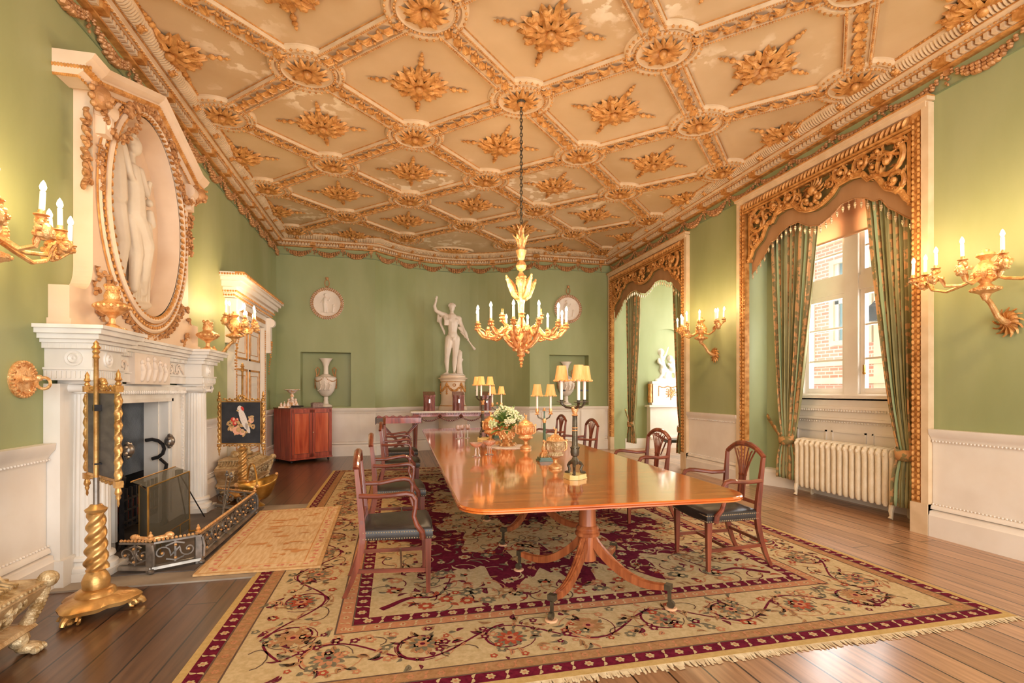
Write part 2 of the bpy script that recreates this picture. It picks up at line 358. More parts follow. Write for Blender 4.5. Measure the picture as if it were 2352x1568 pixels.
# ceiling with ribs, bosses and rosettes as its parts
mb=MB(); mb.box(-2.6,8.2,YN,12.5,ZC,ZC+.15); CE=struct(mb.build('ceiling',M['ceil'],smooth=False))
X0,DX,Y0,DY=1.376,1.114,5.44,1.10
hl=math.hypot(DX,DY); 
mb=MB()  # one rib along +x from boss to boss, hanging from z=0
Lr=hl-.5
mb.m=0
for s in (-1,1):
    mb.prism([(-Lr/2,0),(Lr/2,0),(Lr/2,-.045),(-Lr/2,-.045)],s*.105-.018,s*.105+.018,ax='y')
mb.box(-Lr/2,Lr/2,-.09,.09,-.03,0)
mb.m=1
for s in (-1,1):
    n=44
    for i in range(n): mb.ball((-Lr/2+(i+.5)*Lr/n,s*.105,-.047),(.009,.013,.009),6,4)
    mb.box(-Lr/2,Lr/2,s*.128-.003,s*.128+.003,-.01,0)
n=8
for i in range(n):
    x=-Lr/2+.02+(i)*Lr/n
    for s in (-1,0,1):
        mb.at(x,0,-.03,rz=s*.5,rx=pi); mb.leaf(Lr/n*.95,.026,.25,.3,2,4)
    mb.at(); mb.ball((x+Lr/n*.9,.045*(1 if i%2 else -1),-.05),.018,7,5)
    mb.tube([(x+.02,-.05,-.045),(x+.06,-.02,-.07),(x+.08,.04,-.05)],.009,5)
ribm=mb.build('rib',[M['rib'],M['gilt']],CE)
mb=MB(); mb.m=0
mb.lathe([(.37,0),(.37,-.02),(.35,-.045),(.31,-.05),(.3,-.02),(.2,-.02),(.2,-.0)],36)
mb.at(rx=pi); mb.lathe([(.29,.0),(.29,.03),(.25,.055),(.24,.04),(.0,.03)],32); mb.m=1
for i in range(34): a=2*pi*i/34; mb.ball((.345*cos(a),.345*sin(a),.05),.014,6,4)
for i in range(40): a=2*pi*i/40; mb.ball((.265*cos(a),.265*sin(a),.055),.013,6,4)
for i in range(18):
    a=2*pi*i/18; mb.at(.035*cos(a),-.035*sin(a),-.03,rz=-a,rx=pi); mb.leaf(.2 if i%2 else .17,.042,.22,.25,2,5)
mb.at(rx=pi); mb.ball((0,0,.07),(.04,.04,.045),12,8); bossm=mb.build('boss',[M['rib'],M['gilt']],CE)
def rosette(half):
    mb=MB()
    N=20
    for i in range(N):
        a=2*pi*i/N
        if half and not(-pi/2-.1<= (a if a<pi else a-2*pi) <=pi/2+.1): continue
        L=.255+.035*(i%5==0)+.03*(i%2); mb.at(.03*cos(a),.03*sin(a),-.008,rz=a+random.uniform(-.08,.08),rx=pi); mb.leaf(L,.078,.12,.24,3,6,.3); mb.at(.2*cos(a),.2*sin(a),-.03,rz=a+1.1*(1 if i%2 else -1),rx=pi); mb.leaf(.1,.04,.2,.3,2,4,.2)
    for i in range(10):
        a=2*pi*(i+.5)/10
        if half and not(-pi/2<= (a if a<pi else a-2*pi) <=pi/2): continue
        mb.at(.02*cos(a),.02*sin(a),-.03,rz=a,rx=pi); mb.leaf(.19,.05,.22,.3,2,5,.2)
        mb.at(); mb.ball((.25*cos(a+.12),.25*sin(a+.12),-.04),(.026,.026,.02),8,5)
    for k in range(4):
        if half and k==2: continue
        a=k*pi/2
        for r,q in ((.33,.014),(.365,.032),(.405,.012),(.435,.028),(.47,.01),(.492,.018),(.52,.009)): mb.ball((r*cos(a),r*sin(a),-.02),(q,q,q*.8),8,5)
    mb.ball((0,0,-.07),(.045,.045,.04),12,8)
    return mb.build('rosette',M['gilt'],CE)
rosm=rosette(False); rosh=rosette(True); first={}
def place(o,loc,rz=0):
    if o.name not in first: first[o.name]=1; c=o
    else: c=o.copy(); C.objects.link(c); c.parent=o.parent
    c.location=loc; c.rotation_euler.z=rz
for j in range(-3,6):
    for i in range(-3,4):
        x,y=X0+i*DX,Y0+j*DY
        if (i+j)%2==0:
            place(bossm,(x,y,ZC))
            for s in (-1,1):
                if -3<=i+s<=3 and j+1<=5: place(ribm,(x+s*DX/2,y+DY/2,ZC),math.atan2(DY,s*DX))
        elif abs(i)<3 and j<5: place(rosm,(x,y,ZC),0)
        elif abs(i)==3 and j<5: place(rosh,(x-(.06 if i<0 else -.06)*2,y,ZC),0 if i<0 else pi)
        elif j==5 and abs(i)<3 and not -.4<x<3.1: place(rosh,(x,y+.1,ZC),-pi/2)
# oval ornament in the bay ceiling
mb=MB(); mb.at(0,0,0,sc=(1.5,.62,1))
mb.m=0; mb.tube([(.3*cos(t*pi/16),.3*sin(t*pi/16),-.02) for t in range(32)],.025,6,closed=True)
mb.m=1
for i in range(22):
    a=2*pi*i/22; mb.T=MX.Diagonal((1.5,.62,1,1))@MX.Translation((.05*cos(a),.05*sin(a),-.01))@MX.Rotation(a,4,'Z')@MX.Rotation(pi,4,'X'); mb.leaf(.2,.045,.3,.3,2,4)
o=mb.build('oval_rosette',[M['rib'],M['gilt']],CE,(1.32,11.62,ZC))
# cornice path round the room
PATH=[(XL,YN),(XL,YB)]+ARC+[(XR,YB),(XR,YN)]
mb=MB(); mb.m=0
mb.sweep([(0,ZF+.03),(.06,ZF+.03),(.07,4.5),(.14,4.52),(.15,4.545),(.18,4.55),(.19,4.57),(.26,4.59),(.29,4.62),(.3,4.66),(0,4.66)],PATH)
mb.m=1
for d,z,w,h in ((0.0,ZF+.005,.07,.02),(.07,4.499,.05,.01),(.185,4.548,.008,.01),(.296,4.64,.008,.018)):
    mb.sweep([(d,z),(d+w,z),(d+w,z+h),(d,z+h)],PATH)
mb.m=2
mb.sweep([(0,4.255),(.012,4.255),(.012,4.27),(0,4.27)],PATH)
def along(path,step,off=0):
    # points, direction angles along a polyline
    out=[]; d=off; 
    for a,b in zip(path,path[1:]):
        a=V(a);b=V(b);L=(b-a).length; t=(b-a)/L
        while d<L-1e-6: out.append((a+t*d,math.atan2(t.y,t.x),t)); d+=step
        d-=L
    return out
mb.m=0
for p,a,t in along(PATH,.062,.03):
    n=V((t.y,-t.x)); q=p+n*.09
    mb.T=MX.Translation((q.x,q.y,0))@MX.Rotation(a,4,'Z'); mb.box(-.017,.017,-.03,.03,4.452,4.497)
mb.m=1
for p,a,t in along(PATH,.045,.02):
    n=V((t.y,-t.x)); q=p+n*.15; mb.T=MX(); mb.ball((q.x,q.y,4.51),(.014,.014,.013),5,4)
for p,a,t in along(PATH,.04,.02):
    n=V((t.y,-t.x)); q=p+n*.305; mb.ball((q.x,q.y,4.652),(.011,.011,.011),5,3)
mb.m=0
for p,a,t in along(PATH,.033,.01):      # ribbed torus
    n=V((t.y,-t.x)); q=p
    mb.T=MX.Translation((q.x,q.y,0))@MX.Rotation(a,4,'Z')
    mb.tube([(0,-.195,4.566),(.004,-.215,4.556),(.008,-.245,4.563),(.01,-.27,4.588),(.01,-.282,4.612)],.011,4)
mb.T=MX(); mb.m=1
CO=struct(mb.build('trim_1',[M['rib'],M['gilt'],M['frieze']],ang=30))
mb=MB()
mb.box(-.055,.055,-.14,-.05,4.45,4.51); mb.box(-.06,.06,-.15,-.05,4.505,4.52)
mod=mb.build('modillion',M['gilt'],CO)
mb=MB(); mb.ball((0,-.245,4.575),(.04,.035,.045),10,7)
for s in (-1,1): mb.ball((s*.035,-.235,4.6),.018,6,4); mb.ball((s*.02,-.275,4.565),.014,6,4)
mb.ball((0,-.285,4.555),(.016,.02,.014),6,4)
for k in range(7): a=k*pi/3.5; mb.ball((.045*cos(a),-.235,4.578+.045*sin(a)),.015,5,4)
lion=mb.build('lion_mask',M['gilt'],CO)
def swagmesh(w,drop):
    mb=MB(); n=12
    for i in range(n+1):
        t=i/n; x=-w/2+.04+(w-.08)*t; z=-drop*(1-(2*t-1)**2); r=.016+.022*sin(pi*t)
        for k in range(3): mb.ball((x+random.uniform(-.008,.008),-.025-random.uniform(0,.015),z+(k-1)*r*.9),(r*.85,r,r*.7),6,4)
    return mb
mb=swagmesh(.62,.105); 
mb.at(.31,0,.02); mb.lathe([(.035,-.03),(.035,.0),(.02,.012),(.026,.02),(.0,.025)],12,ax='y'); mb.T=MX()
for k in range(4): mb.ball((.31+.02*(k%2-.5),-.02,-.03-k*.025),(.018-.003*k,.014,.016),6,4)
swag=mb.build('swag',M['giltd'],CO)
segs=[((XL,YN),(XL,YB),.635,.31),((XL,YB),ARC[0],.58,.25+.2),(None,None,.6,.3),(ARC[-1],(XR,YB),.58,.3),((XR,YB),(XR,YN),.635,.4)]
for a,b,st,of in segs:
    pts=along(ARC if a is None else [a,b],st,of)
    for k,(p,an,t) in enumerate(pts):
        if not (p.y>1.0): continue
        place(swag,(p.x,p.y,4.385),an); place(lion,(p.x,p.y,0),an)
        q=p+t*(st/2)
        place(mod,(q.x,q.y,0),an)
# dado, dado rail and baseboards
def dado(name,path,label=None):
    mb=MB(); mb.m=0
    mb.sweep([(0,.24),(.02,.24),(.02,.93),(0,.93)],path)
    mb.sweep([(0,.9),(.03,.9),(.035,.93),(.05,.955),(.075,.985),(.08,ZD),(0,ZD)],path)
    mb.sweep([(0,.26),(.05,.26),(.045,.285),(.03,.3),(0,.3)],path)
    for p,a,t in along(path,.03,.015):
        n=V((t.y,-t.x)); q=p+n*.04; mb.ball((q.x,q.y,.915),.009,5,3); q=p+n*.035; mb.ball((q.x,q.y,.308),.009,5,3)
    return struct(mb.build(name,M['white']))
def skirt(name,path):
    mb=MB(); mb.sweep([(0,0),(.075,0),(.075,.2),(.065,.21),(.06,.24),(0,.26)],path); return struct(mb.build(name,M['white']))
runs={'left':[(XL,YN),(XL,4.2)],'left_far':[(XL,6.78),(XL,8.15)],'left_end':[(XL,10.25),(XL,YB-.001),(-2.3,YB)],
 'back':[(-2.3,YB)]+ARC+[(XR-.02,YB)],'right':[(XR,7.99),(XR,6.655)],'right_near':[(XR,3.835),(XR,YN)]}
k=2
for nm,pt in runs.items(): dado('trim_%d'%k,pt); skirt('baseboard_'+nm,pt); k+=1
# panel joints of the back dado
mb=MB()
for x in (-.72,3.4,4.35): mb.box(x-.02,x+.02,YB-.035,YB-.018,.3,.9)
mb.box(4.35,4.95,YB-.05,YB-.0,.0,.98)
struct(mb.build('trim_%d'%k,M['white'])); k+=1
# ---------------------------------------------------------------- gilt frames round the two openings
def frame(name,y0,y1,zt,w=.22,flip=False):
    mb=MB()
    for a,b in ((y0-w/2-.02,y0+w/2-.02),(y1-w/2+.02,y1+w/2+.02)):
        lo=a<(y0+y1)/2
        inner=(b-.1,b) if lo else (a,a+.1); outer=(a,b-.1) if lo else (a+.1,b)
        mb.m=0; mb.box(5.03,5.12,outer[0],outer[1],0,zt); mb.box(5.02,5.12,a,b,0,.3)
        mb.m=1; mb.box(5.045,5.12,inner[0],inner[1],.3,zt)
        for yy,r in ((inner[0]+.028,.02),(inner[1]-.02,.017)):
            z=.34
            while z<zt-.1: mb.ball((5.035,yy,z),(.018,r,.026),6,4); z+=.055
    mb.m=0; mb.box(5.0,5.12,y0-w/2-.03,y1+w/2+.03,zt+.015,zt+.05); mb.box(5.015,5.12,y0-w/2,y1+w/2,zt-.04,zt+.015); mb.m=1; mb.box(4.99,5.12,y0-w/2-.035,y1+w/2+.035,zt+.05,zt+.062); mb.box(5.0,5.06,y0+.06,y1-.06,zt-.17,zt-.15); mb.box(5.02,5.06,y0+.06,y1-.06,zt-.2,zt-.18)
    y=y0+.12
    while y<y1-.08:   # gadrooned rope under the header
        mb.at(5.03,y,zt-.1,rx=.5); mb.ball((0,0,0),(.035,.022,.055),6,5); y+=.06
    mb.T=MX(); mb.m=2; mb.box(5.05,5.12,y0+.05,y1-.05,zt-.2,zt-.04)
    return struct(mb.build(name,[M['rib'],M['gilt'],M['gilt']]))
frame('trim_20',3.945,6.545,4.2,.17); frame('trim_21',8.1,11.25,4.16,.17)
# window recess, splayed
mb=MB()
J0=[(5.1,6.62),(5.3,6.85),(5.42,6.55),(5.6,6.1)]; J1=[(5.6,4.42),(5.42,4.0),(5.3,3.78),(5.1,3.88)]
def strip(pts,z0,z1):
    for a,b in zip(pts,pts[1:]): mb.add([(*a,z0),(*b,z0),(*b,z1),(*a,z1)],[(0,1,2,3)])
strip(J0,0,4.2); strip(J1,0,4.2)
mb.add([(5.1,3.7,4.15),(5.7,3.7,4.15),(5.7,6.9,4.15),(5.1,6.9,4.15)],[(0,1,2,3)])
struct(mb.build('wall_window_recess',M['wall'],ang=50))
skirt('baseboard_recess',[(5.3,6.84),(5.42,6.55),(5.6,6.1)]); skirt('baseboard_recess',[(5.6,4.42),(5.42,4.0),(5.32,3.82)])
# panelled breast under the window
mb=MB(); mb.box(5.6,5.72,4.3,6.2,0,1.3)
mb.box(5.56,5.6,4.3,6.2,1.16,1.2); mb.box(5.55,5.6,4.3,6.2,1.02,1.05); mb.box(5.52,5.6,4.3,6.2,1.3,1.34)
y=4.32
while y<6.18:
    mb.ball((5.56,y,1.145),.016,5,4); mb.ball((5.57,y,.995),.01,5,3); y+=.04
for a in (4.42,5.0,5.58):
    mb.box(5.585,5.6,a,a+.5,.3,.32); mb.box(5.585,5.6,a,a+.5,.86,.88); mb.box(5.585,5.6,a,a+.02,.3,.88); mb.box(5.585,5.6,a+.48,a+.5,.3,.88)
struct(mb.build('trim_22',M['white']))
# window_1: stone mullion and transom, two lights above two, glazing bars, panes
w=struct(MB().at().box(5.62,5.78,5.14,5.34,1.32,4.15).box(5.64,5.78,4.3,6.2,2.66,2.84).box(5.62,5.8,6.0,6.2,1.32,4.15).box(5.62,5.8,4.3,4.44,1.32,4.15).box(5.6,5.8,4.3,6.2,1.28,1.36).box(5.62,5.8,4.3,6.2,3.98,4.15).build('window_1',M['white']))
for (a,b) in ((4.44,5.14),(5.34,6.0)):
    for (e,f,bars) in ((1.36,2.66,(1.8,2.22)),(2.84,3.98,(3.2,3.58))):
        mb=MB(); mb.box(5.66,5.72,a,a+.06,e,f); mb.box(5.66,5.72,b-.06,b,e,f); mb.box(5.661,5.719,a+.06,b-.06,e,e+.07); mb.box(5.661,5.719,a+.06,b-.06,f-.06,f)
        for z in bars: mb.box(5.67,5.71,a,b,z-.012,z+.012)
        s=mb.build('sash',M['white'],w)
        MB().box(5.688,5.692,a+.05,b-.05,e+.05,f-.05).build('pane',M['pane'],s)
mb=MB(); mb.ball((5.65,5.08,1.62),.02); mb.box(5.64,5.66,5.07,5.09,1.62,1.72); mb.build('latch',M['brass'],w)
# roller blind
b=thing('roller_blind',(5.6,5.22,3.98),'cream roller blind drawn part way down the near window','blind')
MB().box(-.006,.006,-.86,.86,-.6,0).build('fabric',M['blind'],b); MB().box(-.012,.012,-.86,.86,-.625,-.6).build('bottom_bar',M['wick'],b)
mb=MB(); mb.at(0,-.88,0,rx=-pi/2); mb.lathe([(.03,0),(.03,1.76)],12); mb.build('roller',M['wick'],b)
# ---------------------------------------------------------------- garden room beyond the far opening
mb=MB()
mb.add([(5.45,YB,0),(5.45,YB-.0001,4.66),(5.45,11.28,4.66),(5.45,11.28,0)],[(0,1,2,3)])
mb.add([(5.45,7.75,0),(5.45,8.15,0),(5.45,8.15,4.66),(5.45,7.75,4.66)],[(0,1,2,3)])
mb.add([(5.45,7.9,0),(7.6,7.9,0),(7.6,7.9,4.66),(5.45,7.9,4.66)],[(0,1,2,3)])
mb.add([(5.45,8.15,4.15),(5.45,11.28,4.15),(5.45,11.28,4.66),(5.45,8.15,4.66)],[(0,1,2,3)])
struct(mb.build('wall_garden_room',M['wall'],smooth=False))
# unseen east side, opened as glazing to let daylight into the garden room
wn=MB()
for y in (7.95,8.8,9.65,10.5,11.33): wn.box(7.5,7.62,y-.04,y+.04,0,4.66)
for z in (.45,2.4,4.5): wn.box(7.5,7.62,7.9,YB,z-.05,z+.05)
wn=struct(wn.build('window_2',M['white']))
for y in (7.95,8.8,9.65,10.5): MB().box(7.55,7.554,y+.04,y+.81,.5,4.45).build('pane',M['pane'],wn)
# arched niche block: wall piece standing proud with a niche
def niche():
    mb=MB(); cx,r,z0,zs=6.62,.52,1.05,2.42; y=YB-.05
    prof=[(cx-r,z0),(cx-r,zs)]+[(cx-r*cos(t*pi/16),zs+r*sin(t*pi/16)) for t in range(1,16)]+[(cx+r,zs),(cx+r,z0)]
    n=len(prof)
    out=[(5.46 if x<cx else 7.5,z) for x,z in prof]; out=[(5.46,z0),(5.46,zs)]+[(max(5.46,min(7.5,cx-1.3*cos(t*pi/16)*1.0)),4.2) for t in range(1,16)]+[(7.5,zs),(7.5,z0)]
    vs=[(x,y,z) for x,z in prof]+[(x,y,z) for x,z in out]
    mb.add(vs,[(i,i+1,n+i+1,n+i) for i in range(n-1)])
    # recess back: half cylinder-ish
    def f(u,v):
        i=u*(n-1); k=min(int(i),n-2); t=i-k; x=prof[k][0]*(1-t)+prof[k+1][0]*t; z=prof[k][1]*(1-t)+prof[k+1][1]*t
        q=v*pi/2; zc=zs if z>zs else z
        return (cx+(x-cx)*cos(q),y+.42*sin(q),zc+(z-zc)*cos(q))
    mb.grid(f,n-1,8)
    mb.add([(5.46,y,0),(7.5,y,0),(7.5,y,z0),(5.46,y,z0)],[(0,1,2,3)]); mb.add([(5.46,y,4.2),(7.5,y,4.2),(7.5,y,4.66),(5.46,y,4.66)],[(0,1,2,3)])
    mb.add([(cx-r,y,z0),(cx+r,y,z0),(cx+r,y+.42,z0),(cx-r,y+.42,z0)],[(0,1,2,3)])
    return struct(mb.build('wall_garden_niche',M['wall'],ang=50))
niche()
mb=MB(); mb.box(6.06,7.5,11.18,YB-.05,.24,1.0); mb.box(6.0,7.5,11.1,YB-.04,1.0,1.05); mb.box(6.03,7.5,11.14,YB-.04,.0,.24); mb.box(6.04,7.5,11.12,YB-.05,.24,.28); mb.box(5.46,6.03,11.29,YB-.05,0,.24)
struct(mb.build('trim_23',M['white']))
# outside: brick house across the court
h=thing('brick_house',(9.6,8,-2),'red brick house with pale stone bands and sash windows seen through the near window','house')
MB().box(0,1,-5,14,-1,9).build('brick_wall',M['brick'],h)
mb=MB()
for z,t in ((3.55,.14),(3.95,.1),(6.7,.16)): mb.box(-.12,0,-5,14,z,z+t)
mb.box(-.08,0,-.2,.35,-1,9); mb.box(-.08,0,1.9,2.2,3.9,6.7)
mb.build('stone_band',M['ston'],h)
for (y,z,ww,hh) in ((.95,1.9,.6,1.4),(-.9,1.9,.55,1.4),(.9,4.5,.8,1.7),(-1.1,4.5,.7,1.7),(3.2,1.9,.7,1.4),(3.2,4.5,.7,1.7)):
    mb=MB(); mb.box(-.1,0,y-ww/2-.12,y-ww/2,z-.1,z+hh+.1); mb.box(-.1,0,y+ww/2,y+ww/2+.12,z-.1,z+hh+.1); mb.box(-.1,0,y-ww/2,y+ww/2,z+hh,z+hh+.1); mb.box(-.1,0,y-ww/2,y+ww/2,z-.1,z)
    f=mb.build('window_surround',M['ston'],h)
    mb=MB(); mb.box(-.06,0,y-ww/2,y-ww/2+.1,z,z+hh); mb.box(-.06,0,y+ww/2-.1,y+ww/2,z,z+hh); mb.box(-.06,0,y-ww/2,y+ww/2,z+hh/2-.04,z+hh/2+.04); mb.build('sash',M['white'],f)
    MB().box(-.03,0,y-ww/2+.1,y+ww/2-.1,z,z+hh).build('pane',M['dpane'],f)
g=MB(); g.box(5.9,40,-20,40,-1.1,-1); g=g.build('courtyard_paving',M['slate']); tag(g,'pale paving of the courtyard outside the window','paving')
struct(g)
la=thing('wall_lantern_bracket',(8.4,7.35,3.0),'black wrought iron lantern bracket outside the near window','bracket')
mb=MB(); mb.tube([(1.1,0,.1),(.4,0,.1),(0,0,.0),(-.1,0,-.1)],.012); mb.tube([(x*.05+.1,0,.1-.12*sin(x*.7)) for x in range(18)],.008); mb.build('scroll_arm',M['black'],la)
mb=MB(); mb.lathe([(.09,-.35),(.12,-.2),(.13,-.1),(.02,-.02)],6); mb.build('lantern',M['black'],la)
# ---------------------------------------------------------------- chimneypiece (local y runs along the wall, centre at 0; x out from the wall)
YC=5.475
F=thing('fireplace',(XL,YC,0),'white marble chimneypiece with fluted Ionic half columns and carved frieze on the left wall','fireplace')
W2=1.27
mb=MB()
for s in (-1,1):
    a,b=(s*W2,s*(W2-.36)); a,b=min(a,b),max(a,b); mb.box(0,.1,a,b,0,1.45); mb.box(0,.13,a-.02,b+.02,0,.2)
    a,b=sorted((s*.92,s*.52)); mb.box(0,.09,a,b,0,1.3)
mb.box(0,.09,-.92,.92,1.3,1.46)
mb.build('surround',M['marble'],F,smooth=False)
mb=MB()
for s in (-1,1): mb.box(.09,.115,s*.56-.02,s*.56+.02,.12,1.32); mb.box(.09,.115,s*.86-.015,s*.86+.015,.12,1.4)
mb.box(.09,.115,-.58,.58,1.29,1.32); mb.box(.09,.125,-.88,.88,1.4,1.44)
y=-.86
while y<.87: mb.ball((.125,y,1.385),(.014,.014,.02),5,4); y+=.04
for s in (-1,1):
    z=.14
    while z<1.38: mb.ball((.115,s*.82,z),(.01,.012,.014),5,4); z+=.04
mb.build('moulding',M['marble'],F)
for s in (-1,1):
    c=thing('column',(.17,s*1.03,0),'','');  del c['label']; del c['category']; c.parent=F
    MB().box(-.17,.17,-.17,.17,0,.07).build('plinth',M['marble'],c,smooth=False)
    MB().lathe([(.165,.07),(.17,.085),(.165,.105),(.14,.12),(.135,.14),(.15,.155),(.145,.175),(.125,.185)],28).build('base',M['marble'],c)
    n=20*6
    MB().lathe([(.118,.185),(.118,.3),(.114,.8),(.105,1.38)],n,rf=lambda a,z:1-.09*max(0,sin(a*20))**.6 if sin(a*20)>0 else 1).build('fluted_shaft',M['marble'],c,ang=80)
    mb=MB(); mb.box(-.14,.14,-.14,.14,1.45,1.475)
    for q in (-1,1):
        mb.at(-.13,q*.125,1.42,ry=pi/2); mb.lathe([(.045,0),(.03,.08),(.028,.13),(.03,.18),(.045,.26)],14); mb.T=MX()
        for k in range(-1,2): pass
        mb.tube([(.135,q*.125+.038*(1-t/16)*cos(t*.7)*q,1.42+.038*(1-t/16)*sin(t*.7)) for t in range(16)],.006,5)
    mb.box(-.12,.13,-.11,.11,1.41,1.45)
    for k in range(5): mb.ball((.12,-.08+.04*k,1.405),(.02,.016,.02),8,5)
    mb.lathe([(.11,1.375),(.12,1.385),(.12,1.4),(.1,1.41)],24)
    mb.build('ionic_capital',M['marble'],c)
mb=MB()
def stepped(z0,z1,e,mb):   # entablature outline with breaks over the columns, e extra projection
    for s in (-1,1):
        a,b=sorted((s*(W2+e),s*(W2-.42-e))); mb.box(0,.3+e,a,b,z0,z1)
    mb.box(0,.13+e,-W2+.1,W2-.1,z0+.0005,z1-.0005)
stepped(1.475,1.55,0,mb); stepped(1.55,1.565,.012,mb); stepped(1.565,1.7,-.01,mb); stepped(1.7,1.74,.02,mb)
mb.build('frieze',M['marble'],F,smooth=False)
mb=MB()
for s in (-1,1):
    a,b=sorted((s*(W2+.0),s*(W2-.42)))
    y=a+.02
    while y<b: mb.box(.3,.325,y-.009,y+.009,1.705,1.735); y+=.035
    for q in range(9): mb.box(.02+q*.035,.038+q*.035,a-.022 if s<0 else b,a if s<0 else b+.022,1.705,1.735)
    # paterae on the front and on the near return of each block
    cy=s*(W2-.21); mb.at(.29,cy,1.632); mb.lathe([(.055,0),(.055,.012),(.04,.008),(.03,.02),(.012,.01),(.01,.022),(0,.024)],20,ax='x'); mb.T=MX()
    for q in range(14): mb.box(.3,.31,a+.02+q*.029,a+.034+q*.029,1.49,1.54)
    for q in range(10): mb.box(.01+q*.029,.024+q*.029,a-.01 if s<0 else b,a if s<0 else b+.01,1.49,1.54)
mb.at(.18,-W2+.012,1.632,rx=0); mb.lathe([(.055,0),(.055,-.012),(.04,-.008),(.03,-.02),(.012,-.01),(0,-.024)],20,ax='y'); mb.T=MX()
y=-.84
while y<.84: mb.box(.13,.155,y-.009,y+.009,1.705,1.735); y+=.035
mb.build('carved_ornament',M['marble'],F)
mb=MB(); stepped(1.74,1.765,.04,mb); stepped(1.765,1.8,.07,mb); stepped(1.8,1.835,.1,mb); stepped(1.835,1.86,.12,mb); mb.build('mantel_shelf',M['marble'],F,smooth=False)
# central tablet and side scroll panels in relief
mb=MB(); mb.box(.1,.165,-.36,.36,1.46,1.74); mb.build('tablet',M['stat'],F,smooth=False)
mb=MB()
for k,(y,h) in enumerate(((-.24,.16),(-.13,.19),(0,.2),(.12,.17),(.23,.15))):
    mb.limb([(.165,y,1.5),(.17,y+.02,1.5+h*.5),(.17,y,1.5+h*.8)],[.02,.03,.02]); mb.ball((.172,y,1.5+h),(.02,.022,.026),8,6); mb.limb([(.17,y,1.5+h*.75),(.172,y+.05,1.5+h*.55),(.172,y+.07,1.5+h*.8)],[.012,.01,.008])
for s in (-1,1):
    for c in (.48,.66): mb.tube([(.13,s*(c+q[0]),1.62+q[1]) for q in spiral(0,0,.07,1.6,0,18,s)],.009,5)
    mb.tube([(.13,s*(.4+t*.045),1.62+.04*sin(t*1.2)) for t in range(10)],.008,5)
mb.build('relief_carving',M['stat'],F)
mb=MB()   # fire opening: metal back and cheeks
mb.box(-.5,-.46,-.52,.52,0,1.3); mb.box(-.17,-.13,-.51,.51,.62,1.3); mb.box(-.2,-.13,-.51,.51,.58,.62); mb.build('fireback',M['fback'],F,smooth=False)
mb=MB(); mb.m=1; mb.box(-.45,-.13,-.52,-.5,0,.62); mb.box(-.45,-.13,.5,.52,0,.62); mb.m=0; mb.box(-.13,.0,-.52,-.5,0,1.32); mb.box(-.13,.0,.5,.52,0,1.32); mb.box(-.45,0,-.52,.52,1.3,1.33); mb.build('firebox_cheeks',[M['marble'],M['black']],F,smooth=False)
# hearth
h=MB(); h.box(XL-.5,-1.02,4.12,6.62,0,.012); h=h.build('hearthstone',M['slate'],smooth=False); struct(h)
MB().box(XL-.5,-1.5,4.35,6.5,.0125,.02).build('hearth_tiles',M['lead'],h,smooth=False)
# iron firedogs and basket
g=thing('fire_basket',(XL-.05,YC,.02),'black iron fire basket with tall scrolled dogs in the fireplace','grate')
mb=MB()
for z in (.2,.3,.4): mb.tube([(.1,-.36,z),(.1,.36,z)],.014,6)
for k in range(9): mb.box(.09,.11,-.34+k*.085-.012,-.34+k*.085+.012,.16,.5)
mb.box(-.3,.1,-.36,.36,.14,.17)
mb.build('basket',M['black'],g)
for s in (-1,1):
    mb=MB(); mb.tube([(.14,s*.42,0),(.14,s*.42,.5),(.16,s*.42,.62),(.1,s*.42,.68)],[.022,.02,.018,.016]); mb.tube([(.02+.12*cos(t*.5),s*.42,.78+.1*sin(t*.5)) for t in range(-3,5)],.018); mb.tube([(.14,s*.42-.08,0),(.14,s*.42,.07),(.14,s*.42+.08,0)],.016); mb.build('firedog',M['black'],g)
    mb=MB(); mb.ball((.19,s*.42,.86),(.05,.05,.06),10,7)
    for k in range(7): a=k*2*pi/7; mb.ball((.19,s*.42+.05*cos(a),.86+.06*sin(a)),.02,6,4)
    mb.build('lion_finial',M['iron'],g)
MB().box(-.25,.05,-.3,.3,.17,.34).build('tile_back',M['ember'],g,smooth=False)
# mesh spark guard
g=thing('spark_guard',(-1.93,5.05,.02),'folding brass framed wire mesh fireguard standing inside the fender','fireguard')
mb=MB(); mb.box(-.004,.004,-.42,.42,.05,.6); mb.add([(0,-.42,.6),(0,.42,.6),(-.12,.42,.65),(-.12,-.42,.65)],[(0,1,2,3)]); mb.build('mesh_panel',M['mesh'],g,smooth=False)
mb=MB(); mb.tube([(0,-.42,0),(0,-.42,.6),(0,.42,.6),(0,.42,0)],.008); mb.tube([(0,-.42,.14),(0,.42,.14)],.006); mb.tube([(0,-.2,0),(0,-.2,.14)],.006); mb.tube([(0,.2,0),(0,.2,.14)],.006); mb.tube([(-.12,-.42,.65),(-.12,.42,.65)],.006)
mb.tube([(0,.42,.02),(.16,.42,.03),(.2,.42,0)],.008); mb.build('frame',M['brass'],g)
for s in (-1,): 
    mb=MB(); mb.T=MX.Translation((0,s*.42,0))@MX.Rotation(R(122),4,'Z'); mb.tube([(0,0,0),(0,0,.57),(.36,0,.57),(.36,0,0)],.008); mb.build('wing_frame',M['brass'],g)
    mb=MB(); mb.T=MX.Translation((0,s*.42,0))@MX.Rotation(R(122),4,'Z'); mb.box(0,.36,-.003,.003,.03,.57); mb.build('wing_mesh',M['mesh'],g,smooth=False)
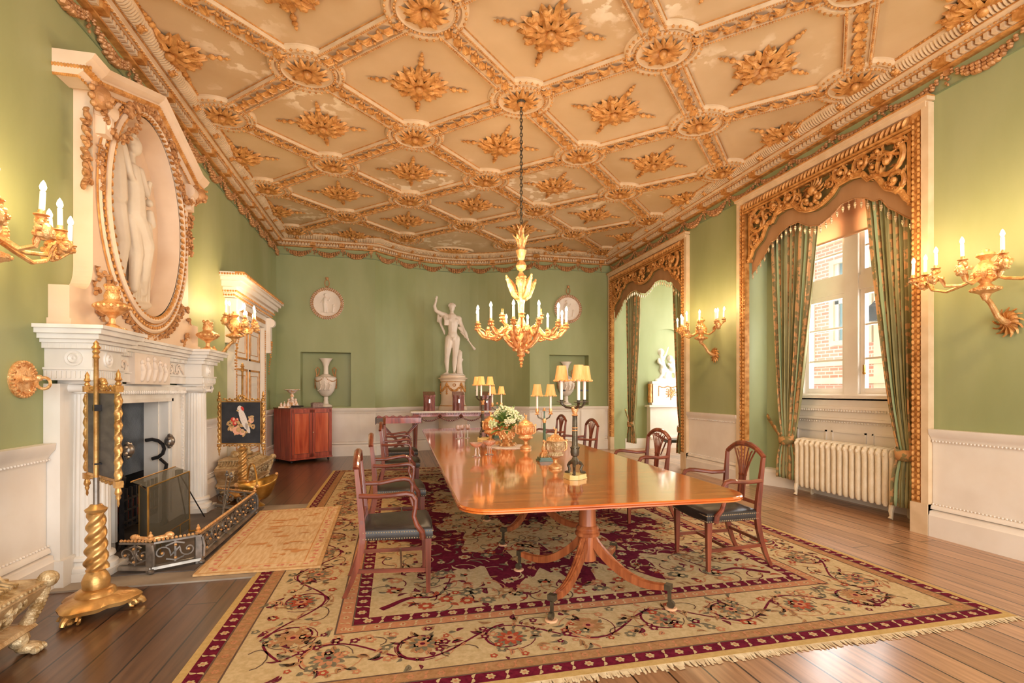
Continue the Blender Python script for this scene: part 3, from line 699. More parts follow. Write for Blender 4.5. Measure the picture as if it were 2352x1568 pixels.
# pierced steel fender
fd=thing('fender',(0,0,.012),'pierced steel and brass fender around the hearth','fender')
FP=[(-2.03,4.42),(-1.8,4.36),(-1.53,4.52),(-1.53,6.2),(-2.03,6.58)]
mb=MB(); mb.sweep([(-.03,.03),(.03,.03),(.025,.05),(.012,.06),(-.012,.06),(-.025,.05)],FP); mb.sweep([(-.012,.22),(.012,.22),(.012,.235),(-.012,.235)],FP); mb.build('rails',M['iron'],fd)
mb=MB()
for a,b in zip(FP,FP[1:]):
    a=V(a);b=V(b);L=(b-a).length;t=(b-a)/L;an=math.atan2(t.y,t.x)
    n=max(1,round(L/.3)); w=L/n
    for k in range(n):
        p=a+t*(k+.5)*w; mb.T=MX.Translation((p.x,p.y,.14))@MX.Rotation(an,4,'Z')
        for s in (-1,1):
            mb.tube([(s*(.28*w+q[0]),0,q[1]) for q in spiral(0,0,.055,1.3,pi,16,s)],.011,4,flat=.6)
            mb.tube([(s*.28*w-s*.055,0,0),(s*.1*w,0,.03*s),(0,0,0)],.01,4)
        mb.tube([(0,0,-.08),(0,0,.08)],.01,4); mb.tube([(-.06*w/.3,0,.05),(0,0,.07),(.06*w/.3,0,.05)],.008,4); mb.tube([(-.06,0,-.05),(0,0,-.07),(.06,0,-.05)],.008,4)
mb.T=MX(); mb.build('pierced_panels',M['iron'],fd)
mb=MB()
for p,an,t in along(FP,.028,.01): mb.ball((p.x,p.y,.245),(.012,.012,.012),5,4)
for a,b in zip(FP,FP[1:]):
    a=V(a);b=V(b);L=(b-a).length;t=(b-a)/L; n=max(1,round(L/.3)); w=L/n; nn=V((t.y,-t.x))*.016
    for k in range(n):
        for u,z in ((.5,.19),(.5,.09),(.22,.14),(.78,.14)):
            for s in (1,): p=a+t*(k+u)*w+nn*s; mb.ball((p.x,p.y,z),.011,6,4)
for p in (FP[1],FP[2],FP[3]): mb.lathe([(0,0)],3) if 0 else None; mb.at(p[0],p[1],.25); mb.lathe([(.02,0),(.024,.01),(.01,.02),(.018,.035),(.008,.05),(.01,.058),(0,.07)],10); mb.T=MX()
mb.ball((-1.92,4.4,.27),(.035,.02,.025),8,6); mb.ball((-1.7,4.43,.27),(.035,.02,.025),8,6); mb.tube([(-1.9,4.4,.265),(-1.8,4.39,.255),(-1.7,4.43,.265)],.014)
mb.build('brass_studs',M['bright'],fd)
for i,p in enumerate(FP[1:4]):
    mb=MB(); mb.at(p[0],p[1],0,rz=(-.3,.5,.0)[i]); mb.box(-.022,.022,-.022,.022,0,.235); mb.ball((.02,-.02,.02),(.026,.026,.02),8,5); mb.tube([(.025,-.02,.22),(.038,-.02,.15),(.034,-.02,.06)],.012,6)
    mb.build('corner_post',M['iron'],fd)
# fire irons
def iron(name,lab,cat,p0,p1,head):
    t=thing(name,p0,lab,cat); d=V(p1)-V(p0); mb=MB(); mb.tube([(0,0,0),tuple(d)],.007,6); mb.ball(tuple(d*.55),.012,6,4); mb.build('shaft',M['iron'],t)
    mb=MB(); mb.T=MX.Translation(d); mb.ball((0,0,.0),.022,8,6); mb.ball((0,0,.03),(.012,.012,.02),6,4); mb.build('knob_handle',M['iron'],t)
    if head=='pan':
        mb=MB(); mb.at(0,0,0,rz=math.atan2(-d.y,-d.x)); mb.box(-.02,.26,-.09,.09,-.004,.004); mb.box(-.02,.24,-.095,-.088,0,.02); mb.box(-.02,.24,.088,.095,0,.02); mb.build('pan',M['iron'],t)
    return t
iron('fire_shovel','steel fire shovel leaning on the far end of the fender','fire iron',(-1.72,5.72,.04),(-1.9,6.5,.42),'pan')
iron('poker','steel poker propped against the far corner of the fender','fire iron',(-1.66,5.45,.03),(-1.86,6.52,.4),'')
t=thing('fire_tongs',(-2.16,6.05,.02),'slim black fire tongs leaning on the marble beside the far column','fire iron')
mb=MB(); mb.tube([(0,0,0),(-.08,-.02,.5)],.007); mb.tube([(.14,.1,0),(-.07,.0,.5)],.007); mb.box(-.1,-.04,-.03,.02,.48,.54); mb.build('arm',M['black'],t)
# brass coal scuttle
t=thing('coal_scuttle',(-1.64,6.66,0),'helmet shaped brass coal scuttle with hoop handle beyond the fender','scuttle',rz=.5)
mb=MB(); mb.lathe([(.11,0),(.115,.012),(.06,.05),(.05,.08)],22); mb.build('foot',M['brass'],t)
def sc(u,v):
    a=2*pi*u; r=.05+.16*math.sqrt(v); z=.08+.2*v**1.3+.09*v*v*cos(a)**2*(1 if cos(a)>0 else .25); return (r*cos(a)*(1.25 if cos(a)>0 else 1),r*sin(a),z)
mb=MB(); mb.grid(sc,28,8); o=mb.build('bucket',M['brass'],t); so=o.modifiers.new('s','SOLIDIFY'); so.thickness=.006
mb=MB(); mb.tube([(-.03,.2*cos(pi*k/14),.28+.24*sin(pi*k/14)) for k in range(15)],.011); mb.build('hoop_handle',M['brass'],t)
mb=MB(); mb.ball((.25,0,.37),.02,7,5); mb.ball((-.2,.0,.28),(.03,.06,.03),8,5); mb.ball((-.03,.2,.28),.022,6,4); mb.ball((-.03,-.2,.28),.022,6,4); mb.build('grip',M['bright'],t)
# ---------------------------------------------------------------- overmantel
O=thing('overmantel',(XL,YC,1.86),'tall cream overmantel with oval plaster relief and angled gilt cornice above the chimneypiece','overmantel')
# body outline (y,z) with concave flare at the foot, oval opening
half=[(.93,0),(.93,1.95)]; flare=[(.93,0),(1.22,0),(1.22,.3),(1.06,.3)]+[(1.06-.13*sin(t*pi/16),.3+.2-.2*cos(t*pi/16)) for t in range(1,9)]
outl=[(y,z) for y,z in half]+[(.0,2.3)]+[(-y,z) for y,z in reversed(half)]
def oval(a,b,n=64,cz=1.17): return [(a*cos(2*pi*i/n),cz+b*sin(2*pi*i/n)) for i in range(n)]
def plate(mb,outer,a,b,x,depth,cz=1.17,n=64):
    inner=oval(a,b,n,cz)
    def hit(ang):  # ray to outline
        c=(0,cz); d=(cos(ang),sin(ang)); best=9
        for p,q in zip(outer,outer[1:]+outer[:1]):
            ex,ey=q[0]-p[0],q[1]-p[1]; den=d[0]*ey-d[1]*ex
            if abs(den)<1e-9: continue
            t=((p[0]-c[0])*ey-(p[1]-c[1])*ex)/den; u=((p[0]-c[0])*d[1]-(p[1]-c[1])*d[0])/den
            if t>0 and -1e-6<=u<=1+1e-6: best=min(best,t)
        return (best*d[0],cz+best*d[1])
    angs=[]
    for y,z in inner: angs.append(math.atan2(z-cz,y))
    out=[hit(a_) for a_ in angs]
    vs=[(x,y,z) for y,z in inner]+[(x,y,z) for y,z in out]
    mb.add(vs,[(i,(i+1)%n,n+(i+1)%n,n+i) for i in range(n)])
OA,OB=.74,.96
mb=MB(); plate(mb,outl,OA,OB,.13,0,n=240)
mb.add([(x,y,z) for x in (0,.13) for y,z in outl],[(i,(i+1)%len(outl),len(outl)+(i+1)%len(outl),len(outl)+i) for i in range(len(outl))])
for s in (-1,1): mb.prism([(y*s,z) for y,z in flare],0,.13,ax='x')
mb.box(0.001,.15,-1.24,1.24,0.001,.06)
mb.build('body',M['om'],O,smooth=False)
inn=oval(OA-.04,OB-.04,64)
mb=MB(); q=[(.13,y,z) for y,z in inn]+[(-.07,y*.96,1.17+(z-1.17)*.97) for y,z in inn]; mb.add(q,[(i,(i+1)%64,64+(i+1)%64,64+i) for i in range(64)]); mb.add([(-.07,y*.96,1.17+(z-1.17)*.97) for y,z in inn],[tuple(range(64))])
mb.build('oval_recess',M['om'],O,ang=50)
mb=MB()
mb.tube([(.135,y,z) for y,z in oval(OA+.12,OB+.1)],.022,6,closed=True)
mb.tube([(.14,y,z) for y,z in oval(OA+.01,OB+.0)],.03,6,closed=True); mb.build('oval_moulding',M['om'],O)
mb=MB(); n=110
for i in range(n):
    a=2*pi*i/n; mb.ball((.15,(OA+.085)*cos(a),1.17+(OB+.068)*sin(a)),(.014,.012,.016),6,4)
n=84
for i in range(n):
    a=2*pi*i/n; y=(OA-.02)*cos(a); z=1.17+(OB-.02)*sin(a); mb.T=MX.Translation((.15,y,z))@MX.Rotation(a+.6,4,'X'); mb.ball((0,0,0),(.02,.014,.036),6,4)
mb.T=MX(); mb.tube([(.14,y,z) for y,z in oval(OA+.045,OB+.035)],.007,5,closed=True); mb.tube([(.14,y,z) for y,z in oval(OA+.15,OB+.13)],.007,5,closed=True)
mb.build('gilt_rope',M['gilt'],O)
# laurel garland on top of the oval and hung between masks
mb=MB()
def gar(pts,r,d=3):
    for i,p in enumerate(pts):
        for k in range(d):
            mb.T=MX.Translation((p[0]+random.uniform(-.01,.02),p[1]+random.uniform(-r,r)*.8,p[2]+random.uniform(-r,r)*.8))@MX.Rotation(random.uniform(0,6),4,'X')
            mb.ball((0,0,0),(r*.5,r*.35,r*.75),6,4)
    mb.T=MX()
gar([(.17,(OA+.03)*cos(R(50+t*2.6)),1.17+(OB+.06)*sin(R(50+t*2.6))) for t in range(32)],.045,5)
mb.build('laurel_garland',M['giltd'],O)
for s in (-1,1): mb=MB(); gar([(.2,s*(.95-.045*t),1.72-.045*t+.0048*t*t) for t in range(14)],.035,4); mb.build('swag_garland',M['giltd'],O)
for s in (-1,1):
    mb=MB(); mb.ball((.22,s*1.0,1.78),(.07,.065,.085),12,9); mb.ball((.29,s*1.0,1.77),(.02,.016,.03),6,5); mb.ball((.27,s*1.0,1.73),(.03,.035,.03),7,5)
    for k in range(9): a=k*2*pi/9; mb.ball((.19,s*1.0+.07*cos(a),1.79+.085*sin(a)),.026,7,5)
    gar([(.12,s*(1.0),1.64-.045*k) for k in range(13)],.045,4)
    gar([(.15,s*(.86),1.45-.035*k) for k in range(10)],.03,3)
    for (y0,z0) in ((.84,.14),(.9,.3),(.86,.42),(.75,.04)):
        if z0<.0: z0=.05
        for k in range(7): mb.ball((.15,s*y0+random.uniform(-.03,.03),z0+random.uniform(-.04,.03)+.02),.017,6,4)
        mb.T=MX.Translation((.15,s*(y0+.05),z0+.05))@MX.Rotation(random.uniform(0,6),4,'X')@MX.Rotation(-pi/2,4,'Y'); mb.leaf(.07,.03,.2,.2,2,4,.3); mb.T=MX()
    for k in range(18):
        a=R(-88+2.9*k); y1=s*(OA+.2)*cos(a); z1=1.17+(OB+.17)*sin(a)
        if z1<.03: z1=.035
        for q in range(2+k//4): mb.ball((.145,y1+random.uniform(-.025,.03)*(1+k/9),z1+random.uniform(-.02,.02)),.016,6,4)
        if k%2: mb.T=MX.Translation((.145,y1,z1))@MX.Rotation(random.uniform(0,6),4,'X')@MX.Rotation(-pi/2,4,'Y'); mb.leaf(.07,.03,.2,.2,2,4,.3); mb.T=MX()
    mb.build('gilt_mask_and_vine',M['giltd'],O)
mb=MB()
for s in (-1,1):    # scrolled brackets under the cornice
    mb=MB()
    a,b=sorted((s*.8,s*.9)); mb.box(.13,.2,a,b,1.55,1.72)
    mb.tube([(.13+.07*math.sin(t*.45),s*.85,1.75-.025*t) for t in range(9)],.035,6,up=(0,1,0))
    mb.at(.17,s*.85-.06,1.76,rx=-pi/2); mb.lathe([(.075,0),(.075,.12)],16); mb.build('scroll_bracket',M['om'],O)
# horizontal eaves and raking cornice
def rake(mb,prof,pts,xs):
    # profile (d,h): extra projection d at height h above path; pts path (y,z); projection from wall xs
    for (p,q) in zip(pts,pts[1:]):
        vs=[]
        for (y,z) in (p,q):
            for d,h in prof: vs.append((xs+d,y,z+h))
        n=len(prof); mb.add(vs,[(i,(i+1)%n,n+(i+1)%n,n+i) for i in range(n)]+[tuple(range(n)),tuple(range(2*n-1,n-1,-1))])
pr=[(-.25,-.0),(.0,.0),(.03,.03),(.05,.05),(.05,.09),(.09,.13),(.11,.17),(-.25,.17)]
pts=[(-1.18,1.84),(-.98,1.84),(0,2.19),(.98,1.84),(1.18,1.84)]
mb=MB(); rake(mb,pr,pts,.16); mb.build('pediment',M['om'],O,smooth=False)
mb=MB()
pr2=[(.032,.032),(.058,.052),(.05,.07),(.03,.05)]; rake(mb,pr2,pts,.165)
for p,q in zip(pts,pts[1:]):
    L=math.hypot(q[0]-p[0],q[1]-p[1]); n=int(L/.03)
    for i in range(n): t=(i+.5)/n; mb.ball((.215,p[0]+(q[0]-p[0])*t,p[1]+(q[1]-p[1])*t+.058),(.012,.011,.016),5,4); mb.ball((.165,p[0]+(q[0]-p[0])*t,p[1]+(q[1]-p[1])*t-.012),(.01,.011,.012),5,3)
for yy in (-1.18,1.18):
    for q in range(13): mb.ball((.0+q*.02,yy,1.898),(.011,.012,.016),5,4); mb.ball((-.0+q*.013,yy*.99,1.835),(.01,.012,.012),5,3)
mb.build('pediment_gilding',M['gilt'],O)
# plaster relief: seated and standing figures, one continuous body each
def relief():
    mb=MB()
    x=-.03
    # seated figure at the right, back turned, legs stretched to the lower right
    mb.limb([(x,.0,1.62),(x+.02,.0,1.42),(x+.03,-.02,1.2)],[.085,.1,.11]); mb.ball((x+.03,.02,1.86),(.06,.065,.085),12,9); mb.limb([(x,.01,1.78),(x,.0,1.66)],[.035,.05])
    mb.limb([(x+.03,.1,1.66),(x+.05,.2,1.48),(x+.06,.24,1.6)],[.045,.035,.028])
    mb.limb([(x+.05,-.02,1.16),(x+.08,.12,.95),(x+.05,.14,.62),(x+.03,.2,.5)],[.095,.075,.045,.03]); mb.limb([(x+.02,-.06,1.14),(x+.04,.02,.85),(x+.04,-.02,.5)],[.085,.065,.035])
    # standing figure behind to the left
    mb.limb([(x-.02,-.3,1.74),(x,-.3,1.5),(x,-.27,1.28)],[.09,.1,.1]); mb.ball((x+.01,-.27,1.98),(.065,.07,.09),12,9); mb.limb([(x-.01,-.29,1.88),(x-.01,-.3,1.78)],[.035,.05])
    mb.limb([(x+.02,-.2,1.76),(x+.05,-.14,1.56),(x+.05,-.06,1.5)],[.045,.036,.03]); mb.limb([(x,-.28,1.2),(x+.03,-.22,.9),(x+.01,-.26,.5)],[.095,.07,.05])
    # child on the knee and drapery
    mb.limb([(x+.06,.24,1.3),(x+.06,.26,1.2)],[.04,.05]); mb.ball((x+.06,.23,1.4),.04,8,6); mb.limb([(x+.05,.2,1.16),(x+.04,.3,1.0)],[.05,.03])
    for k in range(7): mb.limb([(x,-.1+.04*k,1.1-.03*k),(x+.02,.0+.05*k,.75),(x,.02+.05*k,.42)],[.03,.03,.03])
    mb.limb([(x-.01,-.35,.36),(x,0,.34),(x,.35,.4)],[.05,.06,.04])
    for k in range(12): mb.ball((x+.02,-.27+.07*cos(k),1.98+.09*sin(k)),.03,6,4); mb.ball((x+.03,.02+.06*cos(k),1.88+.08*sin(k)),.024,6,4)
    return blob(mb.build('figure_relief',M['relief'],O),.009,3)
relief()
# urns on the mantel shelf
def covered(mb):
    mb.box(-.085,.085,-.085,.085,0,.022); mb.box(-.07,.07,-.07,.07,.022,.035)
def mantel_urn(loc,lab):
    t=thing('gilt_urn',loc,lab,'urn','gilt urns on the mantel shelf'); mb=MB(); mb.box(-.07,.07,-.07,.07,0,.02); mb.lathe([(.055,.02),(.05,.03),(.022,.05),(.02,.09),(.035,.11)],18); mb.build('foot',M['bright'],t)
    mb=MB(); mb.lathe([(.035,.11),(.1,.15),(.118,.18),(.1,.205),(.06,.22),(.05,.235)],22)
    for k in range(16): a=k*pi/8; mb.ball((.105*cos(a),.105*sin(a),.18),.018,7,5)
    mb.build('bowl',M['bright'],t)
    mb=MB(); mb.lathe([(.05,.235),(.055,.26),(.04,.3),(.045,.33),(.015,.35),(0,.36)],18)
    for k in range(12): mb.ball((.04*cos(k*2.4),.04*sin(k*2.4),.29+.012*(k%5)),.018,6,4)
    mb.build('lid',M['bright'],t); return t
u=mantel_urn((-2.1,4.46,1.862),'gilt covered urn on the near end of the mantel shelf')
dup(u,(-2.1,6.5,1.862),.4,'gilt covered urn on the far end of the mantel shelf')
# ---------------------------------------------------------------- bell pull boss on the wall
t=thing('bell_pull',(XL,3.99,1.475),'round brass acanthus boss with hanging ring on the green wall beside the fireplace','bell pull')
mb=MB(); mb.lathe([(.125,0),(.125,.01),(.105,.02),(.1,.014),(.03,.02),(.02,.03),(.016,.07),(0,.07)],30,ax='x')
for k in range(30): a=2*pi*k/30; mb.ball((.02,.115*cos(a),.115*sin(a)),.012,6,4)
for k in range(12): mb.T=MX.Rotation(2*pi*k/12,4,'X')@MX.Translation((.025,0,.025))@MX.Rotation(-pi/2,4,'Y')@MX.Rotation(0,4,'Z'); mb.leaf(.075,.02,.2,.2,2,4)
mb.T=MX(); mb.build('boss',M['bright'],t)
mb=MB(); mb.tube([(.0,0,0),(.1,0,0)],.014,8); mb.ball((.1,0,.01),.022,8,6); mb.tube([(.125+.038*cos(2*pi*k/20),0,-.025+.038*sin(2*pi*k/20)) for k in range(20)],.01,6,closed=True); mb.build('ring',M['bright'],t)
# ---------------------------------------------------------------- white and gold door with cornice at the far end of the left wall
D0,D1=8.36,10.05
d=MB(); d.box(XL,XL+.03,D0,D1,0,2.55); d=struct(d.build('door_1',M['white'],smooth=False))
mb=MB()
for a in (D0+.12,D0+.9):
    for z0,z1 in ((.3,.95),(1.05,1.75),(1.9,2.45)):
        b=a+.64
        for y_,y2,za,zb in ((a,a+.03,z0,z1),(b-.03,b,z0,z1),(a,b,z0,z0+.03),(a,b,z1-.03,z1)): mb.box(XL+.03,XL+.045,y_,y2,za,zb)
        for y_,y2,za,zb in ((a+.1,a+.11,z0+.1,z1-.1),(b-.11,b-.1,z0+.1,z1-.1),(a+.1,b-.1,z0+.1,z0+.11),(a+.1,b-.1,z1-.11,z1-.1)): mb.box(XL+.03,XL+.036,y_,y2,za,zb)
mb.build('panel_moulding',M['gilt'],d)
mb=MB()
for a,b in ((D0-.13,D0),(D1,D1+.13)): mb.box(XL,XL+.09,a,b,0,2.55)
mb.box(XL,XL+.09,D0-.13,D1+.13,2.55,2.98)
for s,y in ((-1,D0-.13),(1,D1+.13)): mb.box(XL,XL+.16,min(y,y+s*.12),max(y,y+s*.12),2.1,2.75); 
a_,b_=D0-.3,D1+.3
for k,(z0,z1,e) in enumerate(((2.76,2.82,.0),(2.82,2.9,.04),(2.9,2.98,.1),(2.98,3.03,.14),(3.03,3.09,.18))): mb.box(XL,XL+.14+e,a_-e,b_+e,z0,z1)
mb.build('door_case',M['white'],d,smooth=False)
mb=MB()
for z,x in ((2.84,.185),(2.79,.145),(3.06,.325)):
    y=a_-.03
    while y<b_+.04: mb.ball((XL+x,y,z),(.014,.014,.016),5,4); y+=.035
    x0=.0
    while x0<x: mb.ball((XL+x0,a_-(x-.14),z),(.014,.014,.016),5,4); x0+=.035
mb.box(XL+.2,XL+.325,a_-.185,b_+.185,3.07,3.095)
for y in (D0-.02,D1+.02):
    z=.05
    while z<2.5: mb.ball((XL+.095,y,z),(.012,.014,.018),5,4); z+=.04
for s,y in ((-1,D0-.19),(1,D1+.19)):
    for k in range(14): mb.ball((XL+.17-.004*k,y+random.uniform(-.03,.03),2.3-.045*k),.025-.001*k,6,4)
mb.box(XL+.09,XL+.1,D0-.02,D1+.02,2.62,2.68)
mb.at(XL+.1,D0+.05,2.83); mb.T=MX(); 
mb.build('door_case_gilding',M['gilt'],d)
mb=MB()
for s,y in ((-1,D0-.19),(1,D1+.19)):
    mb.at(XL+.15,y-.05,2.66,rx=-pi/2); mb.lathe([(.085,0),(.085,.1)],16); mb.at(XL+.11,y-.045,2.3,rx=-pi/2); mb.lathe([(.05,0),(.05,.09)],14); mb.T=MX()
mb.build('console_scroll',M['white'],d)
# ---------------------------------------------------------------- carpet with its pattern inlaid in the pile
RG=thing('carpet',(1.36,5.8,0),'large cream and crimson floral carpet with fringed end under the dining table','carpet')
RW,RH=2.39,3.47   # half sizes; x -1.03..3.75  y 2.33..9.27
COL=dict(crm=((208,178,130),(224,196,150)),crim=((104,20,44),(128,32,56)),brn=((176,128,84),(196,148,104)),pnk=((204,136,96),(214,152,112)),gry=((122,110,86),(142,130,104)),red=((178,74,50),(196,92,64)),gld=((208,170,106),(220,184,122)),drk=((120,92,76),(110,86,72)))
CM={k:mat('carpet_'+k,a,b,rough=.95,scale=40,bump=.8,bscale=420,spec=.1,detail=3) for k,(a,b) in COL.items()}
CL=list(CM); CI={k:i for i,k in enumerate(CL)}
rb=MB(); LZ=[.012]
def pol(pts,c,lv):
    rb.m=CI[c]; z=.0105+lv*.0004; rb.add([(x,y,z) for x,y in pts],[tuple(range(len(pts)))])
def rib_(pts,w,c,lv):
    rb.m=CI[c]; z=.0105+lv*.0004; vs=[]; n=len(pts)
    for i,p in enumerate(pts):
        a=V(pts[max(i-1,0)]);b=V(pts[min(i+1,n-1)]);t=(b-a); t=t/(t.length or 1); nn=V((-t.y,t.x))*(w if not isinstance(w,list) else w[i])/2
        vs+=[(p[0]+nn.x,p[1]+nn.y,z),(p[0]-nn.x,p[1]-nn.y,z)]
    rb.add(vs,[(2*i,2*i+1,2*i+3,2*i+2) for i in range(n-1)])
def flw(x,y,r,n,c1,c2,lv,ph=0,sh=.35):
    pts=[]
    for i in range(n*6):
        a=2*pi*i/(n*6)+ph; q=r*(1-sh+sh*abs(cos(n*(a-ph)/2))); pts.append((x+q*cos(a),y+q*sin(a)))
    rb.m=CI[c1]; z=.0105+lv*.0004; rb.add([(x,y,z)]+[(a,b,z) for a,b in pts],[(0,i+1,(i+1)%len(pts)+1) for i in range(len(pts))])
    if c2: pol([(x+.38*r*cos(2*pi*i/9),y+.38*r*sin(2*pi*i/9)) for i in range(9)],c2,lv+1)
def lf(x,y,a,L,w,c,lv,vein=None):
    n=7; up=[];dn=[]
    for i in range(n+1):
        t=i/n; k=w*sin(pi*t**.8)*.5; bx=L*t; by=.18*L*sin(pi*t)
        up.append((bx,by+k)); dn.append((bx,by-k))
    pts=up+dn[::-1][1:-1]; ca,sa=cos(a),sin(a)
    pol([(x+u*ca-v*sa,y+u*sa+v*ca) for u,v in pts],c,lv)
    if vein: q=[(L*t/4,.18*L*sin(pi*t/4)) for t in range(1,4)]; rib_([(x+u*ca-v*sa,y+u*sa+v*ca) for u,v in q],w*.12,vein,lv+1)
def rect(i0,i1,c,lv,yb0=None):  # ring between insets
    a,b,c_,d=-RW+i0,RW-i0,-RH+i0,RH-i0; e,f,g,h=-RW+i1,RW-i1,-RH+i1,RH-i1
    pol([(a,c_),(b,c_),(f,g),(e,g)],c,lv); pol([(b,c_),(b,d),(f,h),(f,g)],c,lv); pol([(b,d),(a,d),(e,h),(f,h)],c,lv); pol([(a,d),(a,c_),(e,g),(e,h)],c,lv)
rb.m=CI['gld']; rb.box(-RW,RW,-RH,RH,0,.0098)
pol([(-RW,-RH),(RW,-RH),(RW,RH),(-RW,RH)],'gld',0)
rect(.045,.125,'crim',2); rect(.125,.215,'brn',2); rect(.215,.7,'crm',2); rect(.7,.79,'pnk',2); rect(.79,.88,'crim',2)
pol([(-RW+.88,-RH+.88),(RW-.88,-RH+.88),(RW-.88,RH-.88),(-RW+.88,RH-.88)],'crm',2)
for i0 in (.125,.215,.7,.79): rect(i0-.004,i0+.006,'drk',4)
def side(inset):  # four sides as (origin, dir, normal inward, length)
    a,b=RW-inset,RH-inset
    return [((-a,-b),(1,0),(0,1),2*a),((a,-b),(0,1),(-1,0),2*b),((a,b),(-1,0),(0,-1),2*a),((-a,b),(0,-1),(1,0),2*b)]
rr=random.Random(3)
for ins,st,r,c1,c2 in ((.085,.085,.022,'crm','pnk'),(.17,.075,.018,'pnk','brn'),(.745,.075,.018,'crm','red'),(.835,.085,.026,'crm','pnk')):
    for o_,d_,n_,L in side(ins):
        k=0; u=st/2
        while u<L:
            x=o_[0]+d_[0]*u;y=o_[1]+d_[1]*u; an=math.atan2(d_[1],d_[0])
            if k%2==0: flw(x,y,r*1.15,6,c1,c2,5)
            else:
                lf(x,y,an+1.1,r*2,r*.8,c1,5); lf(x,y,an+1.1+pi,r*2,r*.8,c1,5)
            u+=st;k+=1
# main border: scrolling vine with curled stems and palmettes
for o_,d_,n_,L in side(.458):
    P=.95; nper=round(L/P); P=L/nper; an=math.atan2(d_[1],d_[0])
    def tr(u,v): return (o_[0]+d_[0]*u+n_[0]*v,o_[1]+d_[1]*u+n_[1]*v)
    rib_([tr(L*i/(nper*16),.13*sin(2*pi*i/16)) for i in range(nper*16+1)],.014,'crim',5)
    for k in range(nper*2):
        u0=(k+.5)*P/2; sg=1 if k%2==0 else -1
        sp=spiral(0,0,.17,.95,(-pi/2 if sg<0 else pi/2),20,sg*1,.8)
        rib_([tr(u0+a,-sg*.02+b) for a,b in sp],[.016*(1-.5*i/20) for i in range(20)],'crim' if k%3 else 'pnk',6)
        x,y=tr(u0,-sg*.02)
        c=('pnk','gry','red','brn')[k%4]
        flw(x,y,.1,11,'brn' if k%2 else 'gry',None,6.5,an,.4); flw(x,y,.078,9,c,'crm',7,an,.45); flw(x,y,.04,6,'pnk' if c!='pnk' else 'gry','crim',9,an)
        for q in range(3): rib_([tr(u0+(.12+.03*q)*cos(w*.35+q*2+k),(.12+.03*q)*sin(w*.35+q*2+k)) for w in range(7)],.006,('drk','crim','pnk')[q],5)
        for q in range(34):
            a=an+rr.uniform(0,6.28); r=rr.uniform(.08,.27); xx,yy=tr(u0+r*cos(a),-sg*.02+r*.8*sin(a)); lf(xx,yy,a+rr.uniform(-.5,1),rr.uniform(.035,.1),rr.uniform(.014,.036),rr.choice(['gry','pnk','brn','brn','gry','crim','pnk']),6,'drk')
        for q in range(12):
            a=rr.uniform(-P/4,P/4); b=rr.uniform(-.21,.21); xx,yy=tr(u0+a,b); flw(xx,yy,rr.uniform(.02,.035),5,rr.choice(['pnk','red','crim','gry']),'crm',7)
        b0=rr.uniform(.1,.16); rib_([tr(u0+P/4+.1*cos(t*.5)*(1 if k%2 else -1)-.05,b0*sg*.9+.06*sin(t*.5)) for t in range(9)],.008,'drk',5)
# field: crimson lobed ring, cream centre, scattered flowers
def lobe(ax,ay,n,amp,ph,c,lv,N=240):
    pts=[]
    for i in range(N):
        a=2*pi*i/N; q=1-amp+amp*abs(cos(n*a/2+ph))+.03*sin(a*31)+.02*sin(a*57); ca,sa=cos(a),sin(a); k=(abs(ca)**3+abs(sa)**3)**(-1/3)*.93
        pts.append((ax*q*k*ca,ay*q*k*sa))
    z=.0105+lv*.0004; rb.m=CI[c]; rb.add([(0,0,z)]+[(a,b,z) for a,b in pts],[(0,i+1,(i+1)%N+1) for i in range(N)])
lobe(1.49,2.57,16,.2,0,'crim',3); lobe(1.0,2.0,14,.24,.8,'crm',5); lobe(.42,.8,12,.25,.3,'crim',6)
for s in (-1,1):
    for t in (-1,1):
        rib_([(s*(RW-.95-.42*(i/14)**.8*1.2),t*(RH-.98-.1*sin(i*.45)-.5*(i/14)**2)) for i in range(15)],[.05*(1-i/16) for i in range(15)],'crim',6)
def infield(x,y): return abs(x)<RW-.93 and abs(y)<RH-.93
n=0
while n<3200:
    x=rr.uniform(-1.45,1.45); y=rr.uniform(-2.55,2.55)
    if not infield(x,y): continue
    n+=1; q=(abs(x/1.28)**3+abs(y/2.3)**3)**(1/3); ring=.78<q<1.02
    t=rr.random(); a=rr.uniform(0,6.28)
    if ring:
        if rr.random()<.45: continue
        if t<.26: flw(x,y,rr.uniform(.035,.065),8,'crm',rr.choice(['pnk','red','gry']),8,a)
        elif t<.7: lf(x,y,a,rr.uniform(.06,.15),rr.uniform(.02,.035),rr.choice(['crm','crm','brn','gry','pnk']),7,'crm' if t>.5 else None)
        elif t<.8: rib_([(x+.1*cos(a+i*.3),y+.1*sin(a+i*.3)) for i in range(9)],.01,'crm',7)
    else:
        if t<.16: flw(x,y,rr.uniform(.03,.06),7,rr.choice(['pnk','red','gry','brn']),'crm',8,a)
        elif t<.62: lf(x,y,a,rr.uniform(.04,.1),rr.uniform(.02,.04),rr.choice(['gry','pnk','crim','red','brn','crim']),7,'drk')
        elif t<.9: rib_([(x+.11*cos(a+i*.28)*(1-i*.03),y+.11*sin(a+i*.28)*(1-i*.03)) for i in range(9)],.009,rr.choice(['drk','pnk','crim','gry']),6)
rb.build('pile',[CM[k] for k in CL],RG,smooth=False)
fb=MB()
x=-RW
while x<RW:
    w=rr.uniform(.008,.014); L=rr.uniform(.03,.06); s=rr.uniform(-.015,.015)
    for yy,sg in ((-RH,-1),(RH,1)):
        fb.add([(x,yy,.009),(x+w,yy,.009),(x+w+s,yy+sg*L,.003),(x+s,yy+sg*L,.003),(x,yy,.001),(x+w,yy,.001)],[(0,1,2,3),(4,5,2,3)])
    x+=w*.9
fb.build('fringe',mat('wool_fringe',(216,196,160),(188,160,122),rough=.95,scale=30),RG,smooth=False)
